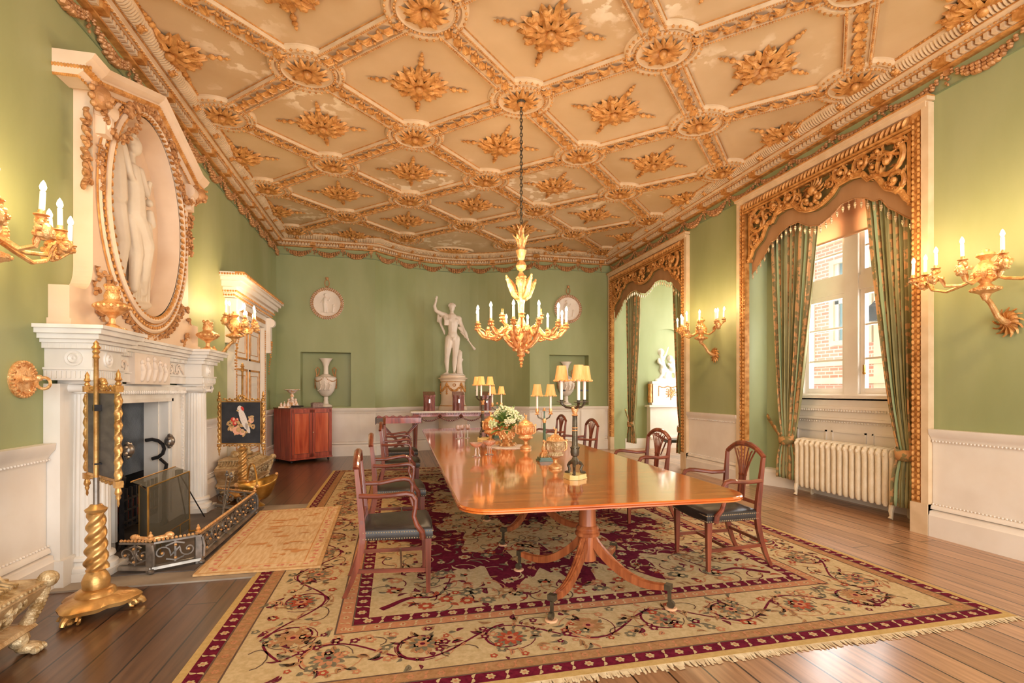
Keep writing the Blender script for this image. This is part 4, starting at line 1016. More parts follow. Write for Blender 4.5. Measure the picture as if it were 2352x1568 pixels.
# hearth rug lying askew over the carpet edge
RR=thing('hearth_rug',(-1.03,5.25,.0148),'small tan needlework hearth rug with pink bordered landscape before the fender','rug')
rb=MB(); q=[(-.43,-1.05),(.47,-1.06),(.42,1.08),(-.46,1.02)]
TC={'a':mat('hearth_rug_tan',(196,150,98),(214,172,120),rough=.95,scale=26,bump=.5,bscale=300),'b':mat('hearth_rug_cream',(224,196,154),(206,166,118),rough=.95,scale=7,stretch=(6,1,1)),'c':mat('hearth_rug_pink',(204,116,96),(214,140,116),rough=.95,scale=20),'d':mat('hearth_rug_ochre',(196,134,76),(206,150,96),rough=.95,scale=20)}
def inset(s): return [(x*(1-s/.45),y*(1-s/1.05)) for x,y in q]
rb.prism(q,0,.016); rb.m=1; rb.prism(inset(.03),.016,.0166); rb.m=3; rb.prism(inset(.13),.0166,.0172); rb.m=1; rb.prism(inset(.14),.0172,.0178)
for i in range(4):
    a,b=inset(.08)[i],inset(.08)[(i+1)%4]; L=math.dist(a,b); n=int(L/.09)
    for k in range(n):
        t=(k+.5)/n; x,y=a[0]+(b[0]-a[0])*t,a[1]+(b[1]-a[1])*t; rb.m=2
        for j in range(3): r=.014; xx,yy=x+rr.uniform(-.02,.02),y+rr.uniform(-.02,.02); rb.add([(xx+r*cos(w)*rr.uniform(.7,1.2),yy+r*sin(w),.0174+j*.00015) for w in [p*1.05 for p in range(6)]],[tuple(range(6))])
for k in range(26):
    x,y=rr.uniform(-.24,.24),rr.uniform(-.8,.8); rb.m=3; L=rr.uniform(.06,.2); h=rr.uniform(.02,.05)
    rb.add([(x+L*cos(w)*.4,y+h*sin(w)*(.7+.3*cos(3*w+k)),.0184+k*.00006) for w in [p*.698 for p in range(9)]],[tuple(range(9))])
rb.build('needlework',[TC[k] for k in 'abcd'],RR,smooth=False)
# ---------------------------------------------------------------- dining table
TT=thing('dining_table',(1.35,5.86,.0145),'long polished mahogany pedestal dining table down the middle of the room','table',rz=-.018)
L2,Wt,Rt=3.1,.93,.2
def rrect(w,l,r,n=8):
    P=[]
    for cx,cy,a0 in ((w-r,l-r,0),(-w+r,l-r,pi/2),(-w+r,-l+r,pi),(w-r,-l+r,1.5*pi)):
        for i in range(n+1): a=a0+pi/2*i/n; P.append((cx+r*cos(a),cy+r*sin(a)))
    return P
ZT=.72
cuts=[-L2,-2.08,-1.3,-.4,.5,1.4,2.1,L2]
for i,(a,b) in enumerate(zip(cuts,cuts[1:])):
    mb=MB(); out=[]
    full=rrect(Wt,L2,Rt)
    pts=[p for p in full if a-1e-6<=p[1]<=b+1e-6]
    if i==0: pts=[(Wt,b),(-Wt,b)]+sorted([p for p in full if p[1]<=b],key=lambda p:math.atan2(p[1]+L2-.6,p[0]) if 0 else p[0])
    elif i==len(cuts)-2: pts=[(-Wt,a),(Wt,a)]+sorted([p for p in full if p[1]>=a],key=lambda p:-p[0])
    else: pts=[(-Wt,a),(Wt,a),(Wt,b),(-Wt,b)]
    if i==0:
        lo=[p for p in full if p[1]<-L2+Rt+.001]; lo.sort(key=lambda p:(p[0])); 
        lef=[p for p in lo if p[0]<0]; lef.sort(key=lambda p:(-p[1],p[0])); rig=[p for p in lo if p[0]>0]; rig.sort(key=lambda p:(p[1],p[0])); pts=[(-Wt,b-.0015)]+lef+rig+[(Wt,b-.0015)]
    if i==len(cuts)-2:
        lo=[p for p in full if p[1]>L2-Rt-.001]
        rig=[p for p in lo if p[0]>0]; rig.sort(key=lambda p:(p[1],-p[0])); lef=[p for p in lo if p[0]<0]; lef.sort(key=lambda p:(-p[1],-p[0])); pts=[(Wt,a+.0015)]+rig+lef+[(-Wt,a+.0015)]
    if 0<i<len(cuts)-2: pts=[(-Wt,a+.0015),(Wt,a+.0015),(Wt,b-.0015),(-Wt,b-.0015)]
    n=len(pts)
    cy=(a+b)/2
    lay=[(0,ZT-.028),(-.0,ZT-.02),(-.006,ZT-.018),(0,ZT-.014),(0,ZT-.008),(-.005,ZT-.002),(-.009,ZT)]
    vs=[]
    for d,z in lay:
        for x,y in pts:
            sx=x+d*(1 if x>0 else -1); sy=y
            if i==0 and y<-L2+Rt: sy=y-d*(1 if y<-L2+Rt/2 else .3)
            if i==len(cuts)-2 and y>L2-Rt: sy=y+d*(1 if y>L2-Rt/2 else .3)
            vs.append((sx,sy,z))
    fs=[tuple(range(n-1,-1,-1)),tuple((len(lay)-1)*n+k for k in range(n))]
    for l in range(len(lay)-1):
        for k in range(n): j=(k+1)%n; fs.append((l*n+k,l*n+j,l*n+n+j,l*n+n+k))
    mb.add(vs,fs); mb.build('table_leaf',M['top'],TT,smooth=False)
mb=MB(); mb.box(-.6,.6,-2.9,2.9,.67,.692); mb.build('apron',M['mahogx'],TT)
def pedestal(y):
    p=thing('pedestal',(0.02,y,0),'',''); del p['label']; del p['category']; p.parent=TT
    MB().lathe([(.0,.2),(.062,.2),(.064,.37),(.085,.375),(.088,.395),(.075,.405),(.082,.42),(.075,.435),(.062,.445),(.058,.55),(.062,.63),(.068,.635),(.07,.65),(.06,.66),(.075,.67)],28).build('column',M['satin'],p)
    for k,a in enumerate((R(-48),R(48),R(132),R(228))):
        l=MB(); l.T=MX.Rotation(a,4,'Z')
        pts=[];m=14
        for i in range(m+1):
            t=i/m; x=.05+.52*t; z=.345-.27*t**.75+.045*sin(pi*t)*(-1)+.06*(t**3)
            pts.append((x,z,.075-.045*t,.028-.006*t))
        vs=[]
        for x,z,h,w in pts: vs+=[(x,-w,z-h/2),(x,w,z-h/2),(x,w,z+h/2),(x,w*.6,z+h/2+.004),(x,w*.5,z+h/2-.002),(x,0,z+h/2+.004),(x,-w*.5,z+h/2-.002),(x,-w*.6,z+h/2+.004),(x,-w,z+h/2)]
        n=9; l.add(vs,[(i*n+q,i*n+(q+1)%n,i*n+n+(q+1)%n,i*n+n+q) for i in range(m) for q in range(n)]+[tuple(range(n)),tuple(m*n+q for q in range(n-1,-1,-1))])
        lo=l.build('leg',M['satin'],p)
        c=MB(); c.T=MX.Rotation(a,4,'Z'); zt=pts[-1][1]; c.box(.555,.595,-.024,.024,zt-.016,zt+.02); c.box(.572,.592,-.008,.008,.05,zt-.02); c.at(0,0,0); c.T=MX.Rotation(a,4,'Z')@MX.Translation((.592,-.012,.03)); c.lathe([(.024,0),(.024,.024)],14,ax='y'); c.build('castor',M['bronze'],lo)
        c=MB(); c.T=MX.Rotation(a,4,'Z'); c.lathe([(.0,0),(0,0)],3) if 0 else None; c.T=MX.Rotation(a,4,'Z')@MX.Translation((.59,0,0)); c.lathe([(.038,0),(.04,.008),(.034,.012),(0,.008)],16); c.build('castor_cup',M['wick'],lo)
for y in (-2.52,-1.0,.6,2.3): pedestal(y)
# ---------------------------------------------------------------- armchairs: shield-arched pierced backs, leather seats
def make_chair(label):
    t=thing('dining_chair',(0,0,0),label,'chair','mahogany dining armchairs round the table')
    # faces +x, seat centre at the origin
    sx0,sx1,wf,wb=-.22,.235,.265,.225
    def bk(z): return -.225-.00-.11*max(0,(z-.42))**1.1*1.5*.6-(.12*((.42-z)/.42)**1.8 if z<.42 else 0)
    mb=MB(); poly=[(sx0,-wb),(sx1,-wf),(sx1+.012,0),(sx1,wf),(sx0,wb)]
    n=len(poly); vs=[]
    for e,z in ((0,.375),(.004,.385),(.004,.435),(-.01,.452),(-.06,.465),(-.14,.47)):
        for x,y in poly: vs.append((x+(e if x>0 else -e),y+(e if y>0 else -e if y<0 else 0),z))
    mb.add(vs,[tuple(range(n-1,-1,-1)),tuple(5*n+k for k in range(n))]+[(l*n+k,l*n+(k+1)%n,l*n+n+(k+1)%n,l*n+n+k) for l in range(5) for k in range(n)])
    st=mb.build('seat',M['leather'],t,ang=60)
    mb=MB()
    for z in (.385,.428):
        for a,b in ((poly[0],poly[1]),(poly[1],poly[3]),(poly[3],poly[4])):
            L=math.dist(a,b); k=int(L/.0165)
            for i in range(k+1):
                u=i/k; x=a[0]+(b[0]-a[0])*u; y=a[1]+(b[1]-a[1])*u
                dx,dy=(b[1]-a[1])/L,-(b[0]-a[0])/L; mb.ball((x+dx*.005,y+dy*.005,z),(.005,.005,.005),5,3)
    mb.build('nails',M['nail'],st)
    def bar(mb,p,q,w,h):
        p=V(p);q=V(q);d=(q-p).normalized(); u=V((0,0,1)) if abs(d.z)<.8 else V((1,0,0)); a=(u-d*u.dot(d)).normalized(); b=d.cross(a)
        vs=[tuple(c+a*sa*h/2+b*sb*w/2) for c in (p,q) for sa,sb in ((-1,-1),(-1,1),(1,1),(1,-1))]; mb.add(vs,[(3,2,1,0),(4,5,6,7)]+[(i,(i+1)%4,4+(i+1)%4,4+i) for i in range(4)])
    for s in (-1,1):
        mb=MB(); x,y=sx1-.03,s*(wf-.025); vs=[]
        for z,w in ((0,.013),(.375,.021)): vs+=[(x+a*w+.004,y+b*w,z) for a,b in ((-1,-1),(1,-1),(1,1),(-1,1))]
        mb.add(vs,[(3,2,1,0),(4,5,6,7)]+[(i,(i+1)%4,4+(i+1)%4,4+i) for i in range(4)]); mb.build('leg',M['mahog'],t)
        mb=MB(); zs=[0,.1,.2,.3,.4,.5,.6,.7,.8,.86]; vs=[]
        for z in zs:
            w=.014+.006*sin(pi*min(z/.8,1)); yy=s*(wb-.01+.02*min(1,max(0,z-.45)/.4)); x=bk(z); vs+=[(x+a*w,yy+b*w*.85,z) for a,b in ((-1,-1),(1,-1),(1,1),(-1,1))]
        m=len(zs); mb.add(vs,[(3,2,1,0),tuple((m-1)*4+k for k in range(4))]+[(l*4+i,l*4+(i+1)%4,l*4+4+(i+1)%4,l*4+4+i) for l in range(m-1) for i in range(4)]); mb.build('leg',M['mahog'],t,smooth=False)
        mb=MB(); y0=s*(wb+.008); y1=s*(wf+.03)
        pts=[(bk(.68),y0,.68),(bk(.68)+.12,y0+s*.02,.675),(.0,y1,.69),(.06,y1,.695),(.1,y1,.685),(.122,y1,.65),(.12,y1,.6),(.11,y1,.54),(.13,y1,.48),(.165,y1-s*.01,.43),(.17,y1-s*.015,.38)]
        mb.tube(pts,[.017,.017,.018,.019,.019,.018,.016,.016,.018,.021,.022],8,flat=1); mb.build('arm',M['mahogx'],t)
    yt=wb+.01
    mb=MB(); top=[]
    for i in range(15):
        u=-1+2*i/14; z=.865+.085*(1-abs(u)**2.2); top.append((bk(.9),u*yt,z))
    mb.tube(top,[.019+.005*(1-abs(-1+2*i/14)) for i in range(15)],8,flat=1.1,up=(1,0,0)); mb.build('top_rail',M['mahog'],t)
    mb=MB()
    for k in range(-2,3):
        pts=[]
        for i in range(12):
            u=i/11; z=.5+.42*u; sp=.016+(.034*max(0,(u-.45)/.55)**1.6); zz=min(z,.93-.012*abs(k)**1.5); pts.append((bk(zz),k*sp,zz))
        mb.tube(pts,.0062,6)
    for k in (-2.35,2.35): mb.tube([(bk(.5+.40*i/11),k*(.017+.04*max(0,(i/11-.45)/.55)**1.5),.5+.40*i/11) for i in range(12)],.007,6)
    mb.box(bk(.7)-.01,bk(.7)+.01,-.042,.042,.685,.7); mb.build('splat',M['mahog'],t)
    mb=MB(); bar(mb,(bk(.5),-yt,.5),(bk(.5),yt,.5),.02,.028); mb.build('back_rail',M['mahogx'],t)
    for s in (-1,1): mb=MB(); bar(mb,(bk(.17)+.0,s*(wb-.01),.17),(sx1-.03,s*(wf-.025),.155),.014,.026); mb.build('stretcher',M['mahogx'],t)
    mb=MB(); bar(mb,(.03,-wf+.03,.16),(.03,wf-.03,.16),.014,.022); mb.build('stretcher',M['mahog'],t)
    mb=MB(); bar(mb,(bk(.2),-wb+.02,.2),(bk(.2),wb-.02,.2),.014,.024); mb.build('stretcher',M['mahog'],t)
    return t
zc=.0149
ch=make_chair('black leather seated mahogany armchair nearest the camera on the fireplace side of the table'); ch.location=(.02,3.76,zc)
for x,y,rz,l in ((.05,5.15,.03,'dining armchair second from the camera on the fireplace side of the table'),(.1,7.0,-.03,'dining armchair third from the camera on the fireplace side of the table'),(.12,8.25,.02,'farthest dining armchair on the fireplace side, in front of the tray stand'),
  (2.57,3.66,pi-.05,'dining armchair with blue-grey sheen on its seat at the near window end of the table'),(2.6,5.1,pi,'dining armchair second from the camera on the window side of the table'),(2.62,7.1,pi,'dining armchair third from the camera on the window side of the table'),(2.6,8.45,pi,'farthest dining armchair on the window side of the table')): dup(ch,(x,y,zc),rz,l)
t=thing('scroll_stool',(5.95,9.75,0),'low mahogany stool with curved scroll arm in the bright garden room','stool',rz=-.25)
MB().box(-.3,.3,-.2,.2,.3,.36).build('seat',M['leather'],t)
for s in (-1,1):
    for y in (-.18,.18): mb=MB(); mb.tube([(s*.2,y,.34),(s*.3,y,.36),(s*.42,y,.42),(s*.5,y,.5),(s*.56,y,.5),(s*.55,y,.46)],.018,7); mb.build('arm',M['mahog'],t); mb=MB(); mb.tube([(s*.2,y,.32),(s*.27,y,.15),(s*.33,y,0)],[.02,.016,.012],7); mb.build('leg',M['mahog'],t)
# ---------------------------------------------------------------- candelabra, urns, glasses on the table
ZTOP=.7358
def shade(mb,r=.045,h=.105):
    mb.lathe([(r,0),(r*.93,.004),(r*.62,h),(r*.6,h)],40,rf=lambda a,z:1+.025*cos(a*20))
    for k in range(10): a=2*pi*k/10; mb.lathe([(0,0),(0,0)],3) if 0 else None; mb.ball((r*cos(a),r*sin(a),-.003),(.012,.012,.008),6,4)
def big_candelabrum(loc,lab,rz=0):
    t=thing('candelabrum',loc,lab,'candelabrum','shaded candelabra on the dining table',rz)
    mb=MB(); P=[]
    for k in range(3):
        a=2*pi*k/3
        for q in (-.35,0,.35): P.append((.088*cos(a+q)*(1 if q else 1.0),.088*sin(a+q)))
    mb.prism([(x*1.05,y*1.05) for x,y in P],0,.012); mb.prism(P,.012,.035); mb.build('base',M['onyx'],t)
    mb=MB()
    for k in range(3):
        a=2*pi*k/3; c,s_=cos(a),sin(a)
        mb.tube([(.075*c,.075*s_,.043),(.055*c,.055*s_,.045),(.05*c,.05*s_,.07),(.062*c,.062*s_,.095),(.045*c,.045*s_,.115),(.02*c,.02*s_,.13)],[.012,.012,.01,.012,.014,.014],7)
        mb.ball((.078*c,.078*s_,.042),(.016,.016,.009),6,4)
    mb.lathe([(.0,.1),(.03,.11),(.034,.13),(.02,.155),(.016,.17)],16); mb.build('paw_feet',M['bronze'],t)
    mb=MB(); mb.lathe([(.016,.165),(.03,.175),(.034,.2),(.03,.23),(.024,.25)],18)
    for k in range(8): mb.at(.024*cos(k*pi/4),.024*sin(k*pi/4),.18,rz=k*pi/4,ry=-1.35); mb.leaf(.06,.014,.1,.2,1,3)
    mb.T=MX(); mb.lathe([(.021,.25),(.017,.47),(.022,.475)],24,rf=lambda a,z:1+.06*cos(a*12)); mb.build('column',M['bronze'],t)
    mb=MB(); mb.lathe([(.022,.475),(.024,.48),(.016,.49),(.026,.52),(.028,.535),(.012,.545)],18); mb.lathe([(.021,.36),(.023,.364),(.021,.368)],16); mb.lathe([(.021,.38),(.023,.384),(.021,.388)],16); mb.build('capital',M['bright'],t)
    for k in range(3):
        a=2*pi*k/3+.35; c,s_=cos(a),sin(a)
        mb=MB(); mb.tube([(.0,0,.54),(.03*c,.03*s_,.535),(.07*c,.07*s_,.54),(.1*c,.1*s_,.56),(.105*c,.105*s_,.575)],[.012,.011,.009,.01,.012],7); mb.at(.105*c,.105*s_,.575); mb.lathe([(.01,0),(.036,.004),(.036,.007),(.012,.01),(.014,.02)],18); ar=mb.build('arm',M['bronze'],t)
        MB().at(.105*c,.105*s_,.595).lathe([(.0115,0),(.0115,.155)],12).build('candle',M['candle'],ar)
        m_=MB().at(.105*c,.105*s_,.745); shade(m_,.055,.11); m_.build('lamp_shade',M['shade'],ar)
        MB().at(.105*c,.105*s_,.66).box(.012,.03,-.006,.006,0,.012).build('clip',M['black'],ar)
    return t
def small_candelabrum(loc,lab,rz=0):
    t=thing('candelabrum',loc,lab,'candelabrum','shaded candelabra on the dining table',rz)
    mb=MB(); mb.box(-.065,.065,-.065,.065,0,.014); mb.box(-.055,.055,-.055,.055,.014,.034); mb.build('base',M['marbleg'],t)
    mb=MB(); mb.lathe([(.03,.034),(.034,.05),(.02,.07),(.026,.1),(.028,.12),(.014,.15)],16)
    for k in range(4): a=k*pi/2+.78; mb.tube([(.05*cos(a),.05*sin(a),.036),(.04*cos(a),.04*sin(a),.07),(.02*cos(a),.02*sin(a),.08)],.008,6)
    mb.build('foot',M['bright'],t)
    mb=MB(); mb.lathe([(.014,.15),(.013,.36),(.016,.365)],18); mb.lathe([(.009,.4),(.006,.43),(.007,.47)],10); mb.build('column',M['marbleg'],t)
    mb=MB(); mb.lathe([(.015,.36),(.02,.38),(.014,.4)],16); mb.at(0,0,.47); mb.lathe([(.007,0),(.02,.004),(.02,.008),(.01,.012),(.014,.03),(.008,.032)],14); mb.build('capital',M['bright'],t)
    for k,a in enumerate((.2,pi-.2)):
        c,s_=cos(a),sin(a)
        mb=MB(); mb.tube([(0,0,.385),(.03*c,.03*s_,.4),(.055*c,.055*s_,.41),(.068*c,.068*s_,.44)],.0065,6); ar=mb.build('arm',M['bronze'],t)
        MB().at(.068*c,.068*s_,.435).lathe([(.008,0),(.024,.006),(.024,.01),(.012,.016),(.018,.04),(.014,.06)],16).build('candle_cup',M['bright'],ar)
        MB().at(.068*c,.068*s_,.495).lathe([(.01,0),(.01,.13)],12).build('candle',M['candle'],ar)
        m_=MB().at(.068*c,.068*s_,.62); shade(m_,.052,.105); m_.build('lamp_shade',M['shade'],ar)
    return t
big_candelabrum((1.335,3.62,ZTOP),'tall bronze three-light candelabrum on yellow onyx base, nearest the camera on the table',.086)
small_candelabrum((1.39,4.6,ZTOP),'slim two-light candelabrum on green marble base beside the nearest covered urn',.0)
big_candelabrum((1.17,6.75,ZTOP),'bronze three-light candelabrum standing left of the flowers toward the side table',1.9)
small_candelabrum((1.42,7.0,ZTOP),'slim two-light candelabrum on green marble base behind the flowers',.1)
def cov_urn(loc,lab,s=1,key='gilt'):
    t=thing('covered_urn',loc,lab,'urn','gilt covered urns on the dining table'); t.scale=(s,s,s)
    mb=MB(); mb.lathe([(.058,0),(.058,.018),(.05,.024),(.018,.045),(.016,.07),(.022,.082),(.03,.088)],24); mb.build('foot',M['bright'],t)
    mb=MB(); mb.lathe([(.025,.088),(.055,.1),(.072,.115),(.066,.13),(.066,.145),(.078,.16),(.08,.225),(.086,.232),(.08,.24)],30)
    for k in range(22): a=2*pi*k/22; mb.ball((.066*cos(a),.066*sin(a),.118),(.01,.01,.012),6,4)
    for k in range(11):
        a=2*pi*k/11; c,s_=cos(a),sin(a); mb.limb([(.079*c,.079*s_,.168),(.081*c,.081*s_,.2)],[.007,.009]); mb.ball((.082*c,.082*s_,.214),.007,6,4); mb.limb([(.081*c,.081*s_,.2),(.081*cos(a+.2),.081*sin(a+.2),.185)],[.005,.004])
    mb.build('body',M['bright'] if key=='gilt' else M['chestg'],t)
    mb=MB(); mb.lathe([(.084,.24),(.078,.25),(.06,.262),(.055,.27),(.03,.29),(.012,.298),(.01,.305)],26)
    for k in range(14): a=2*pi*k/14; mb.ball((.062*cos(a),.062*sin(a),.262),.009,6,4)
    mb.limb([(0,0,.3),(.005,0,.325)],[.012,.01]); mb.ball((.006,0,.338),.01,7,5); mb.tube([(.005,.0,.33),(-.012,.004,.345),(-.012,.004,.36)],.005)
    mb.build('lid',M['bright'],t)
    for q in (-1,1):
        mb=MB(); mb.tube([(q*.078,0,.15),(q*.1,0,.165),(q*.103,0,.2),(q*.098,0,.235),(q*.084,0,.23)],[.008,.009,.011,.01,.007],7); mb.ball((q*.104,0,.24),.012,7,5); mb.build('handle',M['bright'],t)
    return t
cov_urn((1.35,4.14,ZTOP),'nearest covered gilt urn with figured frieze, between the two near candelabra',.98,'d')
u=cov_urn((1.47,5.6,ZTOP),'bright gilt covered urn standing right of the white flowers',1.12)
dup(u,(1.21,6.4,ZTOP),.4,'gilt covered urn standing left of the flowers in front of the far candelabrum')
dup(u,(1.42,6.35,ZTOP),.9,'gilt covered urn half hidden behind the flowers')
# flowers on a lace mat
d=thing('lace_mat',(1.33,5.86,ZTOP),'round white lace mat under the gilt flower bowl','mat')
mb=MB(); P=[((.26+.012*cos(k*2*pi/5))*cos(2*pi*k/80),(.26+.012*cos(k*2*pi/5))*sin(2*pi*k/80)) for k in range(80)]; mb.prism(P,0,.003); mb.build('lace',M['doily'],d)
t=thing('flower_bowl',(1.31,5.9,ZTOP+.0035),'white and green flower arrangement in a pierced gilt bowl at the middle of the table','flowers')
mb=MB(); mb.lathe([(.09,0),(.095,.01),(.05,.03),(.03,.05),(.045,.075),(.085,.11),(.105,.16),(.112,.2),(.1,.2),(.08,.15)],26)
for k in range(40): a=k*.61; z=.09+.1*(k%8)/8; r=.075+.035*(k%8)/8; mb.ball((r*cos(a),r*sin(a),z),(.014,.014,.018),6,4)
for k in range(8): mb.at(.07*cos(k*pi/4),.07*sin(k*pi/4),.012,rz=k*pi/4); mb.leaf(.06,.03,.4,.6,2,4)
mb.T=MX(); mb.build('bowl',M['bright'],t)
mb=MB(); r_=random.Random(5)
for k in range(70):
    a=r_.uniform(0,6.28); e=r_.uniform(-.2,1.2); q=r_.uniform(.14,.22); x,y,z=q*cos(a)*cos(e),q*sin(a)*cos(e),.22+q*.8*sin(e)
    mb.T=MX.Translation((x*.5,y*.5,z-.02))@MX.Rotation(a,4,'Z')@MX.Rotation(-e+r_.uniform(-.3,.3),4,'Y'); mb.leaf(r_.uniform(.1,.17),.022,.1,.3,1,4)
mb.T=MX(); mb.build('foliage',M['leafg'],t)
for b in range(30):
    a=r_.uniform(0,6.28); e=r_.uniform(.0,1.4); q=r_.uniform(.16,.22); c=(q*cos(a)*cos(e),q*sin(a)*cos(e),.24+q*sin(e)); mb=MB()
    for k in range(26): mb.ball((c[0]+r_.gauss(0,.022),c[1]+r_.gauss(0,.022),c[2]+r_.gauss(0,.02)),(.014,.014,.011),5,3)
    mb.build('blossom',M['petal'],t)
def tazza(loc,lab):
    t=thing('glass_compote',loc,lab,'glass','footed cut glass compotes'); MB().lathe([(.042,0),(.042,.006),(.012,.014)],20).build('foot',M['glass'],t)
    mb=MB()
    for k in range(3): a=k*2.09; mb.tube([(.028*cos(a),.028*sin(a),.012),(.02*cos(a),.02*sin(a),.04),(.024*cos(a),.024*sin(a),.07),(.012*cos(a),.012*sin(a),.095)],.006,6)
    mb.build('stem',M['glass'],t); MB().lathe([(.01,.09),(.045,.105),(.072,.14),(.07,.142),(.043,.109),(.005,.095)],28,rf=lambda a,z:1+.03*cos(a*12)).build('bowl',M['glass'],t); return t
g=tazza((.81,5.03,ZTOP),'left of the two footed cut glass compotes on the table'); dup(g,(.965,5.16,ZTOP),.3,'right of the two footed cut glass compotes on the table')
def goblet(loc,lab):
    t=thing('goblet',loc,lab,'glass','tall stemmed goblets'); MB().lathe([(.03,0),(.03,.004),(.006,.012),(.005,.11),(.009,.118)],16).build('stem',M['glass'],t)
    MB().lathe([(.008,.115),(.03,.13),(.036,.16),(.03,.19),(.028,.19),(.034,.16),(.028,.133),(.004,.122)],20).build('bowl',M['glass'],t); return t
g=goblet((.86,6.95,ZTOP),'leftmost of the three stemmed goblets on the far part of the table'); dup(g,(.93,7.05,ZTOP),0,'middle of the three stemmed goblets on the far part of the table'); dup(g,(1.01,7.05,ZTOP),0,'rightmost of the three stemmed goblets on the far part of the table')
# ---------------------------------------------------------------- shared candle with a lit bulb
def candle(par,x,y,z,lit=True,h=.11,tl=0):
    mb=MB(); mb.at(x,y,z,ry=tl); mb.lathe([(.014,0),(.013,h),(.006,h+.003)],12); c=mb.build('candle',M['candle'],par)
    if lit: m2=MB(); m2.at(x,y,z,ry=tl); m2.lathe([(.004,h),(.013,h+.012),(.016,h+.026),(.011,h+.045),(.003,h+.06),(0,h+.064)],12); m2.build('bulb',M['flame'],par)
def cup(mb,x,y,z,r=.034):
    T=mb.T; mb.T=T@MX.Translation((x,y,z)); mb.lathe([(.012,-.05),(.022,-.04),(.02,-.025),(.03,-.012),(.012,-.004),(r,.0),(r,.004),(.014,.006),(.017,.02),(.015,.03)],16)
    for k in range(6): a=k*pi/3; mb.ball((.024*cos(a),.024*sin(a),-.03),.012,6,4)
    mb.T=T
def head(mb,x,y,z,a=0,s=1):   # small mask with curls on an arm
    T=mb.T; mb.T=T@MX.Translation((x,y,z))@MX.Rotation(a,4,'Z')@MX.Scale(s,4); mb.ball((0,0,0),(.03,.028,.038),10,7); mb.ball((.028,0,-.004),(.008,.007,.011),6,4); mb.ball((.022,0,-.022),(.01,.012,.008),6,4)
    for k in range(8): q=k*2*pi/8; mb.ball((-.008,.032*cos(q),.036*sin(q)+.006),.014,6,4)
    mb.T=T
# ---------------------------------------------------------------- chandelier
CX,CY=1.376,5.44
t=thing('chandelier',(CX,CY,0),'ornate gilt bronze chandelier with ten lit candle lights over the dining table','chandelier')
t.location.z=1.66
def zz(z): return z-1.66
mb=MB(); n=0; z=3.2
while z<4.6:
    a=(n%2)*pi/2; mb.T=MX.Translation((0,0,zz(z)))@MX.Rotation(a,4,'Z'); mb.tube([(.014*cos(q*pi/6),0,.026*sin(q*pi/6)) for q in range(12)],.0055,5,closed=True); z+=.04; n+=1
mb.T=MX(); mb.tube([(.004,0,zz(3.2)),(.006,0,zz(4.6))],.0022,4); mb.build('chain',M['bronze'],t)
mb=MB(); mb.lathe([(.05,zz(4.61)),(.035,zz(4.58)),(0,zz(4.56))],16); mb.tube([(0,0,zz(4.6)),(0,.02,zz(4.57)),(0,0,zz(4.54))],.008); mb.build('hook',M['bronze'],t)
def leaves(mb,n,r,z,L,w,tilt,h=.15,c=.25,ph=0):
    for k in range(n): a=2*pi*k/n+ph; mb.T=MX.Translation((r*cos(a),r*sin(a),z))@MX.Rotation(a,4,'Z')@MX.Rotation(tilt,4,'Y'); mb.leaf(L,w,h,c,2,4,.2)
    mb.T=MX()
mb=MB(); mb.lathe([(.015,zz(3.2)),(.03,zz(3.1)),(.035,zz(3.0)),(.04,zz(2.98)),(.045,zz(2.96)),(.06,zz(2.955)),(.058,zz(2.94)),(.045,zz(2.9)),(.035,zz(2.86)),(.02,zz(2.84))],22)
leaves(mb,8,.03,zz(2.98),.17,.035,-1.15,.1,.15); leaves(mb,6,.02,zz(3.1),.14,.03,-1.35,.1,.1,.3); mb.build('crown',M['bright'],t)
MB().lathe([(.015,zz(2.845)),(.045,zz(2.825)),(.06,zz(2.785)),(.045,zz(2.745)),(.015,zz(2.725))],24).build('ball',M['bright'],t)
mb=MB(); mb.lathe([(.012,zz(2.73)),(.03,zz(2.7)),(.055,zz(2.64)),(.06,zz(2.6)),(.04,zz(2.55)),(.03,zz(2.48)),(.05,zz(2.42)),(.035,zz(2.36)),(.03,zz(2.2)),(.05,zz(2.15)),(.07,zz(2.1)),(.09,zz(2.02)),(.1,zz(1.96)),(.085,zz(1.9)),(.055,zz(1.85)),(.04,zz(1.8)),(.05,zz(1.79)),(.02,zz(1.77)),(.03,zz(1.74)),(.012,zz(1.72)),(.02,zz(1.7)),(.008,zz(1.685)),(.018,zz(1.672)),(.0,zz(1.655))],24)
for k in range(40): a=k*.8; zv=2.12-.3*(k/40); r=.1-.05*abs(zv-1.99)*3; mb.ball((r*cos(a),r*sin(a),zz(zv)),.02,6,4)
for k in range(24): a=k*.9; mb.ball((.05*cos(a),.05*sin(a),zz(2.58+.1*(k/24))),.014,6,4)
mb.build('stem',M['bright'],t)
for k in range(4):
    a=2*pi*k/4+.35; c,s_=cos(a),sin(a); mb=MB(); mb.tube([(.05*c,.05*s_,zz(2.42)),(.1*c,.1*s_,zz(2.46)),(.15*c,.15*s_,zz(2.56)),(.2*c,.2*s_,zz(2.66))],[.025,.03,.028,.01],8)
    for q in range(6): mb.ball(((.08+.02*q)*c,(.08+.02*q)*s_,zz(2.47+.03*q)),.024,6,4)
    mb.T=MX.Translation((.14*c,.14*s_,zz(2.56)))@MX.Rotation(a,4,'Z')@MX.Rotation(-1.0,4,'Y'); mb.leaf(.12,.03,.1,.3,2,4); mb.build('upper_scroll',M['bright'],t)
